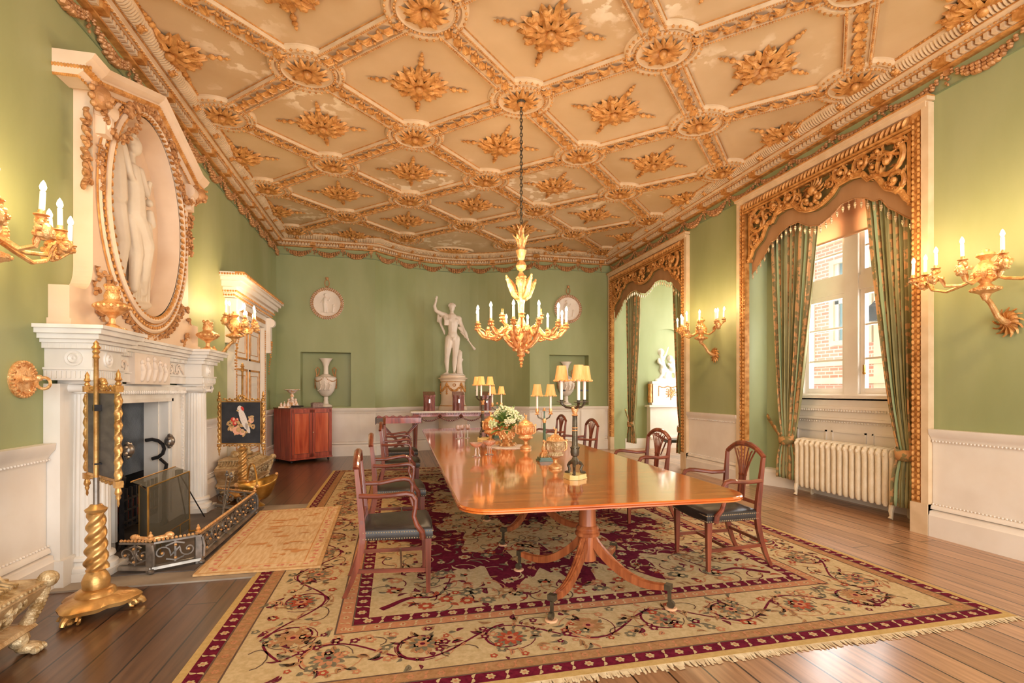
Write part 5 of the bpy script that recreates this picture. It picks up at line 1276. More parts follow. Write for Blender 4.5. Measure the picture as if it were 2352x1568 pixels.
for k in range(8):      # lower scrolls gathering into the pendant
    a=2*pi*k/8; c,s_=cos(a),sin(a); mb=MB(); mb.tube([(.06*c,.06*s_,zz(1.87)),(.12*c,.12*s_,zz(1.9)),(.18*c,.18*s_,zz(1.97)),(.22*c,.22*s_,zz(2.04)),(.18*c,.18*s_,zz(2.1)),(.1*c,.1*s_,zz(2.08))],[.016,.018,.02,.02,.016,.012],7)
    head(mb,.225*c,.225*s_,zz(2.06),a,.9); mb.T=MX.Translation((.1*c,.1*s_,zz(1.93)))@MX.Rotation(a,4,'Z')@MX.Rotation(-.8,4,'Y'); mb.leaf(.14,.035,-.2,.1,2,4); mb.build('lower_scroll',M['bright'],t)
for k in range(12):
    a=2*pi*k/12+.12; c,s_=cos(a),sin(a); r=.5; mb=MB()
    def q_(rr,z,o=0): return (rr*c-o*s_,rr*s_+o*c,zz(z))
    mb.tube([q_(.09,2.05),q_(.16,2.1,.01),q_(.22,2.07,.02),q_(.28,2.0,.02),q_(.36,1.98,.01),q_(.44,2.0),q_(r,2.07)],[.012,.012,.013,.014,.014,.013,.011],7)
    mb.tube([q_(.3,2.0,.03),q_(.36,2.04,.04),q_(.4,2.0,.03)],.008,5); cup(mb,*q_(r,2.12)); head(mb,*q_(.4,2.01),a,.7)
    mb.T=MX.Translation(q_(.42,1.99))@MX.Rotation(a,4,'Z')@MX.Rotation(-1.1,4,'Y'); mb.leaf(.1,.025,.2,.4,2,4); mb.T=MX()
    ar=mb.build('arm',M['bright'],t)
    if k not in (4,): candle(ar,*q_(r,2.13),True,.13)
for k in range(6):
    a=2*pi*k/6+.3; c,s_=cos(a),sin(a); mb=MB(); mb.tube([(.05*c,.05*s_,zz(2.12)),(.12*c,.12*s_,zz(2.09)),(.2*c,.2*s_,zz(2.13)),(.24*c,.24*s_,zz(2.18))],.012,7); cup(mb,.24*c,.24*s_,zz(2.22),.038)
    for o_ in range(3): mb.tube([(.24*c+.01*cos(o_*2.1),.24*s_+.01*sin(o_*2.1),zz(2.25)),(.24*c+.01*cos(o_*2.1),.24*s_+.01*sin(o_*2.1),zz(2.29))],.004,5)
    mb.build('inner_arm',M['bright'],t)
for k in range(5):
    a=2*pi*k/5+.3; lamp('chandelier_light','POINT',(CX+.5*cos(a),CY+.5*sin(a),2.4),PW_CH,(1,.72,.42),.05)
# ---------------------------------------------------------------- wall sconces (x out from the wall)
def sconce(loc,rz,lab):
    t=thing('wall_sconce',loc,lab,'wall light','gilt candle sconces on the side walls',rz)
    mb=MB(); mb.ball((.01,0,0),(.02,.07,.1),12,8)
    for k in range(13): a=2*pi*k/13; mb.T=MX.Translation((.02,.02*cos(a),.03*sin(a)))@MX.Rotation(a,4,'X')@MX.Rotation(pi/2,4,'Z')@MX.Rotation(0,4,'X'); mb.leaf(.1,.03,.25,.2,2,4,.2)
    mb.T=MX(); mb.build('wall_rosette',M['gilt'],t)
    mb=MB(); mb.tube([(.02,0,.0),(.08,0,.01),(.14,0,.05),(.18,0,.11),(.22,0,.16),(.27,0,.2)],[.03,.026,.022,.022,.02,.022],9); mb.at(.27,0,.18); mb.lathe([(.02,0),(.04,.05),(.09,.075),(.095,.1),(.05,.12),(.035,.14),(.06,.17),(.085,.21),(.08,.26),(.06,.3),(.03,.33),(.04,.35),(.065,.37),(.06,.39),(.02,.4),(.025,.42),(0,.43)],24)
    for k in range(12): a=k*pi/6; mb.ball((.092*cos(a),.092*sin(a),.088),(.016,.016,.014),6,4)
    for k in range(18): a=k*.9; mb.ball((.078*cos(a),.078*sin(a),.2+.06*(k%3)/3),.02,6,4)
    mb.T=MX(); mb.build('bracket',M['bright'],t)
    X0_=.27
    def arm(pts,cups):
        mb=MB(); mb.tube(pts,[.016]+[.014]*(len(pts)-2)+[.012],7)
        for (x,y,z,lit) in cups:
            cup(mb,x,y,z,.036); 
            if len(cups)>1: mb.tube([pts[-1],((x+pts[-1][0])/2,(y+pts[-1][1])/2,z-.09),(x,y,z-.04)],.009,6)
        x,y,z,_=cups[0]; an=math.atan2(y,x-X0_); head(mb,x+.02*cos(an),y+.02*sin(an),z-.085,an,1.25); 
        for k in range(5): mb.ball((x+random.uniform(-.045,.045),y+random.uniform(-.045,.045),z-.06+random.uniform(-.05,.02)),.018,6,4)
        mb.T=MX.Translation(pts[-2])@MX.Rotation(an,4,'Z')@MX.Rotation(-.9,4,'Y'); mb.leaf(.12,.03,.2,.4,2,4); mb.T=MX()
        ar=mb.build('arm',M['bright'],t)
        for (x,y,z,lit) in cups:
            if lit: candle(ar,x,y,z+.01,True,.12,random.uniform(-.06,.06))
    for s in (-1,1):
        arm([(X0_,s*.06,.38),(X0_+.03,s*.16,.33),(X0_+.04,s*.28,.3),(X0_+.04,s*.4,.34),(X0_+.03,s*.46,.42)],[(X0_+.03,s*.47,.49,True),(X0_+.1,s*.53,.47,True),(X0_-.02,s*.55,.5,s<0 or True)] if s>0 else [(X0_+.03,s*.47,.49,True),(X0_+.1,s*.53,.47,True)])
        arm([(X0_+.05,s*.05,.36),(X0_+.1,s*.12,.32),(X0_+.16,s*.2,.33),(X0_+.19,s*.24,.42)],[(X0_+.2,s*.25,.49,True)])
    arm([(X0_+.06,0,.37),(X0_+.15,0,.31),(X0_+.22,0,.33),(X0_+.25,0,.42)],[(X0_+.25,0,.5,True)])
    ca,sa=cos(rz),sin(rz)
    for x,y,p in ((.4,.5,1),(.6,0,1.4),(.4,-.5,1)):
        lamp('sconce_light','POINT',(loc[0]+x*ca-y*sa,loc[1]+x*sa+y*ca,loc[2]+.72),PW_SC*p,(1,.7,.38),.04)
    return t
sconce((XR,3.22,1.98),pi,'gilt many armed candle sconce at the right edge, past the near window')
sconce((XR,7.25,1.98),pi,'gilt candle sconce on the green wall between the two curtained openings')
sconce((XL,3.28,1.86),0,'gilt candle sconce at the left edge, cut by the picture, beside the overmantel')
sconce((XL,7.6,1.88),0,'gilt candle sconce between the fireplace and the white and gold door')
# ---------------------------------------------------------------- statue on its drum in the bay
PX,PY=1.34,11.8
t=thing('drum_pedestal',(PX,PY,0),'tall cream drum pedestal with gilt swags carrying the marble statue in the bay','pedestal')
MB().lathe([(.33,0),(.33,.95),(.335,1.0),(.32,1.03),(.3,1.06),(.285,1.1)],36).build('foot',M['cream'],t)
MB().lathe([(.285,1.1),(.275,1.2),(.275,1.6),(.29,1.62),(.3,1.66),(.34,1.68),(.34,1.7),(.29,1.71),(.29,1.755)],36).build('drum',M['cream'],t)
mb=MB(); mb.lathe([(.3,1.04),(.312,1.05),(.3,1.065)],36); mb.lathe([(.282,1.6),(.29,1.61),(.282,1.62)],36)
for k in range(5):
    a0=2*pi*k/5-pi/2-.63
    for i in range(15):
        u=i/14; a=a0+u*2*pi/5; z=1.56-.16*(1-(2*u-1)**2)
        for q in range(3): mb.ball((.285*cos(a),.285*sin(a),z+random.uniform(-.02,.02)),.02,6,4)
    for i in range(6): mb.ball((.285*cos(a0),.285*sin(a0),1.56-.045*i),.024,6,4)
for k in range(8): mb.ball((.285*cos(-pi/2)+.03*cos(k*.785),-.28,1.53+.03*sin(k*.785)),.012,6,4)
mb.build('gilt_swags',M['gilt'],t)
s=thing('marble_statue',(PX,PY,1.763),'white marble statue of a youth with raised arm, on the drum pedestal in the bay','statue')
def fx(px,py,d=0): return ((px-430)*.00197,d,(1040-py)*.00197)
mb=MB(); L=mb.limb
L([fx(425,590,0),fx(427,520,0),fx(428,430,-.01),fx(420,360,0)],[.125,.105,.13,.115])
L([fx(345,350,.02),fx(500,370,.02)],[.075,.075]); mb.ball(fx(395,395,-.07),(.07,.06,.055),12,8); mb.ball(fx(460,400,-.07),(.07,.06,.055),12,8)
mb.ball(fx(427,560,-.04),(.11,.08,.08),12,8); mb.ball(fx(385,610,.05),(.09,.09,.09)); mb.ball(fx(468,605,.05),(.09,.09,.09))
L([fx(418,340),fx(416,290,-.01)],[.05,.047]); mb.ball(fx(418,240,-.02),(.07,.085,.1),14,10); mb.ball(fx(414,258,-.1),(.014,.025,.02),7,5); L([fx(416,285,-.06),fx(416,272,-.07)],[.035,.035])
L([fx(385,610,0),fx(370,720,-.03),fx(360,815,-.03)],[.1,.085,.062]); L([fx(360,815,-.03),fx(357,880,.0),fx(362,985,.01)],[.062,.06,.034]); L([fx(362,1015,.02),fx(335,1030,-.08),fx(318,1033,-.12)],[.038,.032,.022])
L([fx(468,610,0),fx(462,730,0),fx(453,830,0)],[.1,.083,.06]); L([fx(453,830,0),fx(452,890,.03),fx(447,990,.03)],[.06,.06,.034]); L([fx(447,1018,.04),fx(455,1030,-.08)],[.038,.026])
L([fx(345,335,.02),fx(285,315,.0),fx(228,285,-.03)],[.065,.055,.042]); L([fx(228,285,-.03),fx(212,235,-.03),fx(225,190,-.05)],[.042,.038,.026]); L([fx(225,190,-.05),fx(232,160,-.06)],[.028,.026])
for k,(a,b) in enumerate(((238,112),(248,120),(226,125),(250,140),(214,150))): L([fx(232+4*(k-2),155,-.06),fx((232+a)/2,(150+b)/2,-.075),fx(a,b,-.07)],[.011,.01,.008])
L([fx(505,380,.02),fx(528,440,.02),fx(545,480,-.02)],[.06,.05,.042]); L([fx(545,480,-.02),fx(570,540,-.08),fx(590,600,-.1)],[.042,.036,.026]); 
for k in range(4): L([fx(592+3*k,600,-.11),fx(600+4*k,618,-.12),fx(590+4*k,630,-.1)],[.012,.011,.009])
for k in range(26): a=k*.7; mb.ball(fx(418+36*cos(a),220+26*sin(a)*(1 if sin(a)<0 else .4),.0),(.028,.06,.026),8,6)
blob(mb.build('body',M['stat'],s),.0095,5)
mb=MB()
for k in range(6): L2_=[fx(330+8*k,340,-.02+.02*k),fx(335+6*k,400,-.09),fx(330+8*k,450,-.08)]; mb.limb(L2_,[.03,.028,.018])
for k in range(6): mb.limb([fx(300-6*k,345+8*k,.06),fx(285+3*k,420+8*k,.09),fx(335,550-6*k,.08)],[.025,.03,.02])
for k in range(5): mb.limb([fx(500+10*k,478,-.03),fx(545+8*k,530,-.06),fx(570+8*k,590,-.05)],[.03,.03,.02])
mb.limb([fx(262,330,.05),fx(255,400,.08),fx(262,415,.08)],[.03,.025,.01]); blob(mb.build('drapery',M['stat'],s),.0095,3)
mb=MB(); mb.limb([fx(520,530,-.05),fx(600,620,-.1),fx(650,690,-.1),fx(678,728,-.1)],[.014,.016,.018,.034]); blob(mb.build('staff',M['stat'],s),.008,2)
mb=MB(); mb.limb([fx(515,1035,.06),fx(510,900,.06),fx(520,770,.07)],[.085,.065,.055]); mb.limb([fx(530,880,.06),fx(548,850,.05)],[.03,.02]); mb.limb([fx(505,770,.07),fx(512,745,.07)],[.04,.03]); mb.at(0,0,0); mb.lathe([(.27,0),(.27,.012),(.25,.03)],24); blob(mb.build('tree_stump',M['stat'],s),.011,3)
mb=MB(); mb.limb([fx(415,600,-.11),fx(428,612,-.12),fx(426,628,-.11)],[.012,.018,.012]); mb.limb([fx(440,600,-.11),fx(428,612,-.12)],[.012,.014]); mb.build('leaf',M['stat'],s)
# ---------------------------------------------------------------- marble topped side table and knife boxes
t=thing('side_table',(1.4,11.08,0),'carved mahogany side table with white marble top in front of the bay','table')
MB().box(-1.06,1.06,-.3,.3,.93,.965).build('marble_top',M['white'],t)
mb=MB()
for k in range(70): mb.ball((-1.04+k*.03,-.3,.945),(.012,.008,.012),5,4)
mb.build('top_carving',M['white'],t)
mb=MB(); mb.box(-1.02,1.02,-.27,.27,.85,.93); mb.build('frieze',M['red'],t)
mb=MB()
for k in range(58): mb.ball((-1.0+k*.035,-.275,.905),(.012,.012,.018),6,4)
for j in range(4):
    x0=-.9+j*.45
    for i in range(13): u=i/12; mb.ball((x0+.45*u,-.285,.85-.09*(1-(2*u-1)**2)),(.02,.018,.02),6,4)
    for k in range(7): mb.ball((x0+.45+.03*cos(k*.9),-.29,.85+.03*sin(k*.9)),.016,6,4)
mb.build('carved_garland',M['mahogx'],t)
for x in (-.96,.96):
    for y in (-.23,.23): MB().at(x,y,0).lathe([(.02,0),(.026,.04),(.02,.08),(.032,.1),(.03,.11),(.045,.6),(.05,.68),(.038,.72),(.055,.75),(.055,.85)],18,rf=lambda a,z:1+.05*cos(8*a)).build('leg',M['mahog'],t)
def kbox(loc,lab):
    t=thing('knife_box',loc,lab,'knife box','mahogany knife boxes on the side table')
    P=[(-.12,.12),(-.12,-.06),(-.09,-.09),(-.05,-.1),(0,-.125),(.05,-.1),(.09,-.09),(.12,-.06),(.12,.12)]
    MB().prism(P,0,.3).build('case',M['knife'],t,smooth=False)
    P2=[(x*1.05,y*1.05) for x,y in P]; mb=MB(); n=len(P2); vs=[(x,y,.3) for x,y in P2]+[(x,y,.33+.42*(y+.13)*.8) for x,y in P2]; mb.add(vs,[tuple(range(n-1,-1,-1)),tuple(range(n,2*n))]+[(i,(i+1)%n,n+(i+1)%n,n+i) for i in range(n)]); mb.build('sloping_lid',M['knife'],t,smooth=False)
    mb=MB(); mb.lathe([(0,0)],3) if 0 else None; mb.box(-.014,.014,-.135,-.12,.17,.25); mb.ball((0,-.13,.26),.014,6,4); mb.build('escutcheon',M['silver'],t); return t
k=kbox((.74,11.03,.9655),'mahogany knife box at the left end of the side table'); dup(k,(1.37,11.03,.9655),0,'mahogany knife box in front of the drum pedestal'); dup(k,(1.98,11.03,.9655),0,'mahogany knife box at the right end of the side table, behind the candelabra')
# ---------------------------------------------------------------- folding tray stand
t=thing('butlers_tray',(.1,10.15,.0),'red mahogany tray with scalloped rim on a folding X stand','tray',rz=0)
mb=MB(); mb.box(-.42,.42,-.25,.25,.775,.79); mb.box(-.43,.43,-.26,-.245,.775,.88); mb.box(-.43,.43,.245,.26,.775,.88); mb.box(.415,.43,-.26,.26,.775,.88); mb.build('tray',M['red'],t,smooth=False)
MB().box(-.45,-.43,-.26,.26,.76,.88).box(-.43,-.3,-.262,-.26,.78,.88).build('end_panel',mat('grey_leather_end',(92,84,80),(112,100,94),rough=.6,scale=8),t)
mb=MB(); mb.tube([(-.43+.86*i/30,.25,.88+.018*sin(i*1.3)) for i in range(31)],.012,5); mb.build('scalloped_rim',M['red'],t)
mb=MB()
for x in (-.4,.42):
    for z in (.79,.83,.87): mb.ball((x,-.262,z),.007,5,3)
mb.build('brass_corner',M['nail'],t)
for y in (-.18,.18):
    for s_ in (-1,1): mb=MB(); mb.tube([(s_*.34,y+.015*s_,.0),(-s_*.36,y+.015*s_,.775)],.014,6); mb.build('leg',M['mahog'],t)
mb=MB(); mb.tube([(-.34,-.2,.1),(-.34,.2,.1)],.01); mb.tube([(.34,-.2,.1),(.34,.2,.1)],.01); mb.build('stretcher',M['mahog'],t)
# ---------------------------------------------------------------- mahogany cabinet set across the corner
t=thing('cabinet',(-1.78,10.85,0),'low red mahogany two door cabinet in the far left corner','cabinet',rz=R(37.5)-R(0))
CW,CDp=.435,.33
mb=MB(); mb.box(-CW,CW,-CDp,CDp,.06,1.05); mb.box(-CW-.01,CW+.01,-CDp-.01,CDp,.06,.09); mb.build('carcase',M['red'],t,smooth=False)
MB().box(-CW-.012,CW+.012,-CDp-.015,CDp+.005,1.05,1.068).build('top',M['mahogx'],t,smooth=False)
for s_ in (-1,1):
    a,b=sorted((s_*.004,s_*(CW-.02))); mb=MB()
    for q in ((a,a+.05,.1,1.03),(b-.05,b,.1,1.03),(a,b,.1,.17),(a,b,.97,1.03)): mb.box(q[0],q[1],-CDp-.018,-CDp,q[2],q[3])
    mb.box(a+.05,b-.05,-CDp-.008,-CDp,.17,.97)
    for q in ((a+.05,a+.058,.17,.97),(b-.058,b-.05,.17,.97),(a+.05,b-.05,.17,.178),(a+.05,b-.05,.962,.97)): mb.box(q[0],q[1],-CDp-.014,-CDp,q[2],q[3])
    dd=mb.build('door',M['red'],t,smooth=False)
    m2=MB(); m2.box(a+.062,b-.062,-CDp-.011,-CDp-.006,.182,.958); m2.build('panel',M['flame'+'wood'],dd,smooth=False)
    m2=MB(); [m2.box(q[0],q[1],-CDp-.021,-CDp-.012,q[2],q[3]) for q in ((a+.05,a+.06,.17,.97),(b-.06,b-.05,.17,.97),(a+.06,b-.06,.17,.18),(a+.06,b-.06,.96,.97))]; m2.box(a-.002,a+.004,-CDp-.022,-CDp,.1,1.03); m2.build('bead',M['mahog'],dd,smooth=False)
    if s_>0: mb=MB(); mb.at(.025,-CDp-.018,.58,rx=pi/2); mb.lathe([(.012,0),(.01,.004),(0,.004)],12); mb.build('keyhole',M['nail'],dd)
for x in (-CW+.05,CW-.05):
    for y in (-CDp+.05,CDp-.05): mb=MB(); mb.ball((x,y,.03),(.024,.024,.03),8,6); mb.build('castor',M['black'],t)
zc_=1.0685
t=thing('porcelain_comport',(-1.97,10.75,zc_+.0005),'white and gilt porcelain comport with figures on the corner cabinet','comport')
mb=MB(); mb.lathe([(.13,0),(.13,.02),(.1,.05),(.05,.09),(.03,.14),(.025,.2),(.04,.22),(.03,.25),(.02,.27)],22)
for k in range(5): a=k*2*pi/5; mb.limb([(.1*cos(a),.1*sin(a),.02),(.07*cos(a),.07*sin(a),.12)],[.03,.022]); mb.ball((.07*cos(a),.07*sin(a),.155),.022,8,6)
mb.build('figure_stem',M['porc'],t)
mb=MB(); mb.lathe([(.02,.27),(.06,.29),(.1,.33),(.15,.35),(.145,.36),(.09,.34),(.02,.285)],32,rf=lambda a,z:1+.03*cos(12*a)); mb.build('pierced_bowl',M['porc'],t)
t=thing('porcelain_inkstand',(-2.06,10.5,zc_),'low pink and gilt porcelain stand with little domed pots on the corner cabinet','inkstand')
mb=MB(); mb.box(-.1,.1,-.05,.05,0,.03); mb.build('tray',M['porc'],t)
for x in (-.06,0,.06): mb=MB(); mb.at(x,0,.03); mb.lathe([(.022,0),(.028,.02),(.02,.05),(.012,.06),(.008,.09 if x==0 else .07),(0,.1 if x==0 else .08)],14); mb.build('pot',M['porc'],t)
t=thing('toy_cannon',(-1.82,10.52,zc_),'small dark metal model on wheels lying beside the porcelain comport','ornament')
mb=MB(); mb.at(-.12,0,.03,ry=pi/2); mb.lathe([(.015,0),(.012,.2),(.015,.22)],10); mb.T=MX(); mb.box(-.12,.05,-.02,.02,.005,.025); mb.build('barrel',M['black'],t)
for x in (-.08,.04): mb=MB(); mb.at(x,-.03,.015,rx=pi/2); mb.lathe([(.015,0),(.015,.006)],10); mb.build('wheel',M['black'],t)
t=thing('casket',(-1.5,10.7,zc_),'small grey carved wooden casket on the corner cabinet below the ewer','box',rz=.5)
MB().box(-.1,.1,-.06,.06,0,.08).build('box',mat('grey_carved_wood',(128,104,94),(154,128,116),rough=.7,scale=40,bump=.6),t,smooth=False)
mb=MB(); mb.add([(-.105,-.065,.08),(.105,-.065,.08),(.105,.065,.08),(-.105,.065,.08),(-.07,-.03,.1),(.07,-.03,.1),(.07,.03,.1),(-.07,.03,.1)],[(0,1,5,4),(1,2,6,5),(2,3,7,6),(3,0,4,7),(4,5,6,7),(3,2,1,0)]); mb.build('lid',bpy.data.materials['grey_carved_wood'],t,smooth=False)
# ---------------------------------------------------------------- ewers in niches
def ewer(loc,lab):
    t=thing('ewer',loc,lab,'vase','plaster ewers in the wall niches')
    MB().lathe([(.13,0),(.13,.02),(.11,.035),(.06,.06),(.045,.14),(.05,.18),(.04,.21)],28).build('foot',M['stat'],t)
    MB().lathe([(.04,.21),(.1,.24),(.17,.33),(.205,.45),(.215,.56),(.22,.62),(.19,.64),(.12,.66),(.1,.68)],36).build('body',M['stat'],t)
    MB().lathe([(.1,.66),(.1,.68),(.055,.7),(.048,.78),(.05,.86),(.08,.95),(.13,1.02),(.15,1.035),(.12,1.02)],32,rf=lambda a,z:1-.35*max(0,(z-.85)/.18)*abs(sin(a))).build('neck',M['stat'],t)
    for q in (-1,1): mb=MB(); mb.tube([(q*.2,-.0,.62),(q*.15,0,.7),(q*.13,0,.8),(q*.17,0,.845),(q*.21,0,.8),(q*.19,0,.7),(q*.2,0,.62)],.012,7); mb.build('handle',M['giltd'],t)
    mb=MB()
    for q in (-1,1):
        for i in range(11): u=i/10; a=-pi/2+q*(.15+1.3*u); mb.ball((.212*cos(a),.212*sin(a),.61-.07*(1-(2*u-1)**2)),.014,6,4)
        for i in range(7): mb.ball((q*.215,-.03,.58-.03*i),.017,6,4)
    mb.build('gilt_swag',M['giltd'],t)
    mb=MB(); rr_=random.Random(9)
    for i in range(3):
        x=-.09+.09*i; y=-.205+.6*x*x*0-.0; mb.limb([(x,-.2+.02*abs(i-1),.36),(x+.02,-.215+.02*abs(i-1),.44),(x,-.215+.02*abs(i-1),.5)],[.02,.022,.015]); mb.ball((x,-.21+.02*abs(i-1),.53),.018,7,5); mb.limb([(x,-.215,.49),(x+.05,-.21,.46)],[.01,.008]); mb.limb([(x,-.2,.38),(x-.05,-.185,.34)],[.014,.01])
    blob(mb.build('figure_relief',M['stat'],t),.007,2); return t
ewer((-1.43,11.53,1.0605),'plaster ewer with looped gilt handles in the left wall niche above the cabinet')
ewer((4.03,11.53,1.0605),'plaster ewer with looped gilt handles in the right wall niche behind the candelabra shades')
def medallion(loc,lab):
    t=thing('medallion',loc,lab,'medallion','round plaster medallions on the back wall')
    mb=MB(); mb.lathe([(.34,0),(.34,-.02),(.3,-.03),(.26,-.012),(.0,-.012)],44,ax='y'); 
    mb.build('disc',M['stat'],t)
    mb=MB()
    for k in range(46):
        a=2*pi*k/46
        for r in (.325,.29): mb.T=MX.Translation((r*cos(a),-.03,r*sin(a)))@MX.Rotation(-a+.7,4,'Y'); mb.ball((0,0,0),(.014,.014,.026),6,4)
    mb.T=MX(); mb.build('laurel_rim',M['giltd'],t)
    mb=MB(); mb.limb([(-.04,-.012,-.18),(-.05,-.02,-.02),(-.04,-.02,.1)],[.03,.04,.04]); mb.ball((-.04,-.02,.18),.032,8,6); mb.limb([(-.02,-.02,.1),(.04,-.02,.06),(.06,-.02,.12)],[.016,.014,.01]); mb.limb([(-.07,-.02,.1),(-.12,-.015,.02)],[.016,.012]); mb.limb([(-.03,-.012,-.02),(0,-.012,-.18)],[.04,.03]); mb.limb([(.12,-.012,-.17),(.13,-.015,-.08)],[.03,.025]); mb.ball((.13,-.015,-.035),.025,8,6); mb.limb([(-.12,-.01,-.19),(.18,-.01,-.19)],[.014,.014])
    blob(mb.build('figure_relief',M['stat'],t),.007,2)
    mb=MB(); mb.tube([(.045*cos(k*pi/10),-.02,.43+.075*sin(k*pi/10)) for k in range(20)],.01,6,closed=True); mb.ball((0,-.02,.52),.03,8,6); mb.ball((0,-.03,.54),(.04,.02,.018),8,5); mb.build('hanging_ring',M['giltd'],t); return t
m1=medallion((-1.39,YB-.001,3.26),'round plaster medallion hung on the left of the back wall above the ewer'); dup(m1,(4.03,YB-.001,3.34),0,'round plaster medallion on the right of the back wall behind the chandelier')
# ---------------------------------------------------------------- pole screens
def pole_screen(loc,lab,rz,zb,back,rzb=0,top=1.72):
    t=thing('pole_screen',loc,lab,'fire screen','gilt pole fire screens',rz)
    mb=MB()
    def sh(a): return 1+.16*cos(3*a)+.05*cos(9*a)
    mb.lathe([(.19,.05),(.2,.075),(.18,.095),(.11,.115),(.1,.14),(.085,.15),(.07,.155)],42,rf=lambda a,z:sh(a) if z<.1 else 1)
    mb.build('base',M['poleg'],t)
    for k in range(3):
        a=2*pi*k/3; mb=MB(); mb.tube([(.13*cos(a),.13*sin(a),.06),(.2*cos(a),.2*sin(a),.06),(.24*cos(a),.24*sin(a),.03),(.25*cos(a),.25*sin(a),.012)],[.03,.026,.018,.014],8); mb.ball((.2*cos(a),.2*sin(a),.02),(.03,.03,.02),8,5)
        for q in (-.25,.25): mb.tube([((.2+.02*cos(w))*cos(a+q),(.2+.02*cos(w))*sin(a+q),.03+.02*sin(w)) for w in (0,1,2,3,4,5)],.009,5)
        mb.build('foot',M['poleg'],t)
    mb=MB(); mb.lathe([(.07,.15),(.075,.2),(.06,.24),(.045,.26),(.055,.27)],24); 
    rows=44; n=20; vs=[]
    for i in range(rows+1):
        z=.27+.36*i/rows; tw=i/rows*2*pi*1.6; r0=.058-.016*i/rows
        for k in range(n): a=2*pi*k/n; r=r0*(1+.2*cos(3*(a)-3*tw)); vs.append((r*cos(a),r*sin(a),z))
    mb.add(vs,[(i*n+k,i*n+(k+1)%n,i*n+n+(k+1)%n,i*n+n+k) for i in range(rows) for k in range(n)])
    mb.lathe([(.04,.62),(.055,.635),(.06,.65),(.04,.665),(.03,.68)],22); mb.build('twisted_stem',M['poleg'],t,ang=60)
    mb=MB(); mb.lathe([(.017,.67),(.017,.85)],16); mb.build('steel_sleeve',M['iron'],t)
    mb=MB(); mb.lathe([(.014,.8),(.013,top-.12),(.02,top-.11),(.012,top-.09),(.022,top-.075),(.014,top-.06),(.026,top-.05),(.014,top-.03),(.016,top-.02),(0,top)],16); mb.build('pole',M['poleg'],t)
    b=thing('banner',(0,0,zb),'',''); del b['label']; del b['category']; b.parent=t; b.rotation_euler.z=rzb
    w,h=.255,.54
    # local: panel in the xz plane, front faces -y, set just in front of the pole
    mb=MB(); mb.box(-w,w,-.034,-.026,0,h); mb.build('panel',M['panelg'] if back else M['silkb'],b,smooth=False)
    mb=MB(); mb.box(-w,w,-.04,-.02,-.008,.008); mb.box(-w,w,-.04,-.02,h-.008,h+.008); mb.box(-w-.004,-w+.008,-.04,-.02,0,h); mb.box(w-.008,w+.004,-.04,-.02,0,h)
    for s_ in (-1,1):
        x=s_*(w+.024)
        rows=60;n=10;vs=[]
        for i in range(rows+1):
            z=.01+(h-.02)*i/rows
            for k in range(n): a=2*pi*k/n; r=.018*(1+.28*cos(2*a-i/rows*2*pi*7)); vs.append((x+r*cos(a),-.03+r*sin(a),z))
        mb.add(vs,[(i*n+k,i*n+(k+1)%n,i*n+n+(k+1)%n,i*n+n+k) for i in range(rows) for k in range(n)])
        for z in (-.02,h+.02): mb.box(x-.02,x+.02,-.05,-.01,z-.02,z+.02); mb.at(x,-.05,z,rx=pi/2); mb.lathe([(.014,0),(.01,.006),(0,.006)],10); mb.T=MX()
        mb.at(x,-.03,h+.04); mb.lathe([(.012,0),(.018,.012),(.01,.025),(.02,.035),(.012,.055),(.014,.07),(0,.1)],12)
        mb.at(x,-.03,-.04,rx=pi); mb.lathe([(.012,0),(.018,.02),(.02,.035),(.01,.05),(.014,.06),(.006,.08),(.008,.1),(0,.12)],12); mb.T=MX()
        for k in range(6): mb.ball((s_*(.04+.035*k),-.03,h+.02+.012*(k%2)),(.02,.01,.014),6,4); mb.ball((s_*(.04+.035*k),-.03,-.02-.008*(k%2)),(.02,.01,.012),6,4)
    for k in range(9): mb.ball((.045*cos(k*.7),-.03,h+.045+.03*sin(k*.7)),.02,6,4)
    mb.ball((0,-.035,-.02),(.03,.014,.02),8,5); mb.build('carved_frame',M['poleg'],b,ang=60)
    if not back:
        mb=MB(); e=-.0352
        def disc(x,z,rx,rz_,c,k=0,a=0):
            mb.m=c; y=e-.0006*k; mb.add([(x+rx*cos(w*.5236)*cos(a)-rz_*sin(w*.5236)*sin(a),y,z+rx*cos(w*.5236)*sin(a)+rz_*sin(w*.5236)*cos(a)) for w in range(12)],[tuple(range(12))])
        for (x,z,r) in ((-.12,.2,.045),(-.14,.26,.04),(-.05,.15,.04),(.1,.27,.045),(.13,.33,.035),(-.02,.24,.05),(.04,.14,.04),(-.09,.3,.03),(.15,.22,.03)): 
            for k in range(3): disc(x+r*.6*cos(k*2.1+x*9),z+r*.6*sin(k*2.1+x*9),r*.8,r*.4,3,1,k*2.1)
        for (x,z,r,c) in ((-.1,.31,.03,2),(-.08,.26,.028,2),(-.05,.17,.055,1),(.01,.15,.04,1),(.13,.3,.035,1),(-.05,.31,.02,2),(-.12,.19,.02,1)):
            disc(x,z,r,r,c,2); disc(x+.3*r,z+.2*r,r*.5,r*.6,3 if c==1 else 1,3)
        disc(.03,.32,.042,.15,0,4,.32); disc(-.01,.44,.037,.05,0,5,.2); disc(.02,.45,.018,.03,2,6,.5); disc(-.04,.425,.016,.012,3,6); disc(.085,.2,.025,.07,0,4,.35)
        mb.build('needlework_bird',[M['doily'],mat('needlework_pink',(236,160,130),(246,196,166),rough=.9,scale=40),mat('needlework_red',(206,60,52),(220,90,76),rough=.9,scale=40),mat('needlework_tan',(190,150,100),(214,176,126),rough=.9,scale=40)],b,smooth=False)
    if back:
        mb=MB(); mb.box(-.015,.03,-.028,.012,.42,.46); mb.box(-.015,.03,-.028,.012,.08,.09); mb.build('clamp',M['black'],b)
    return t
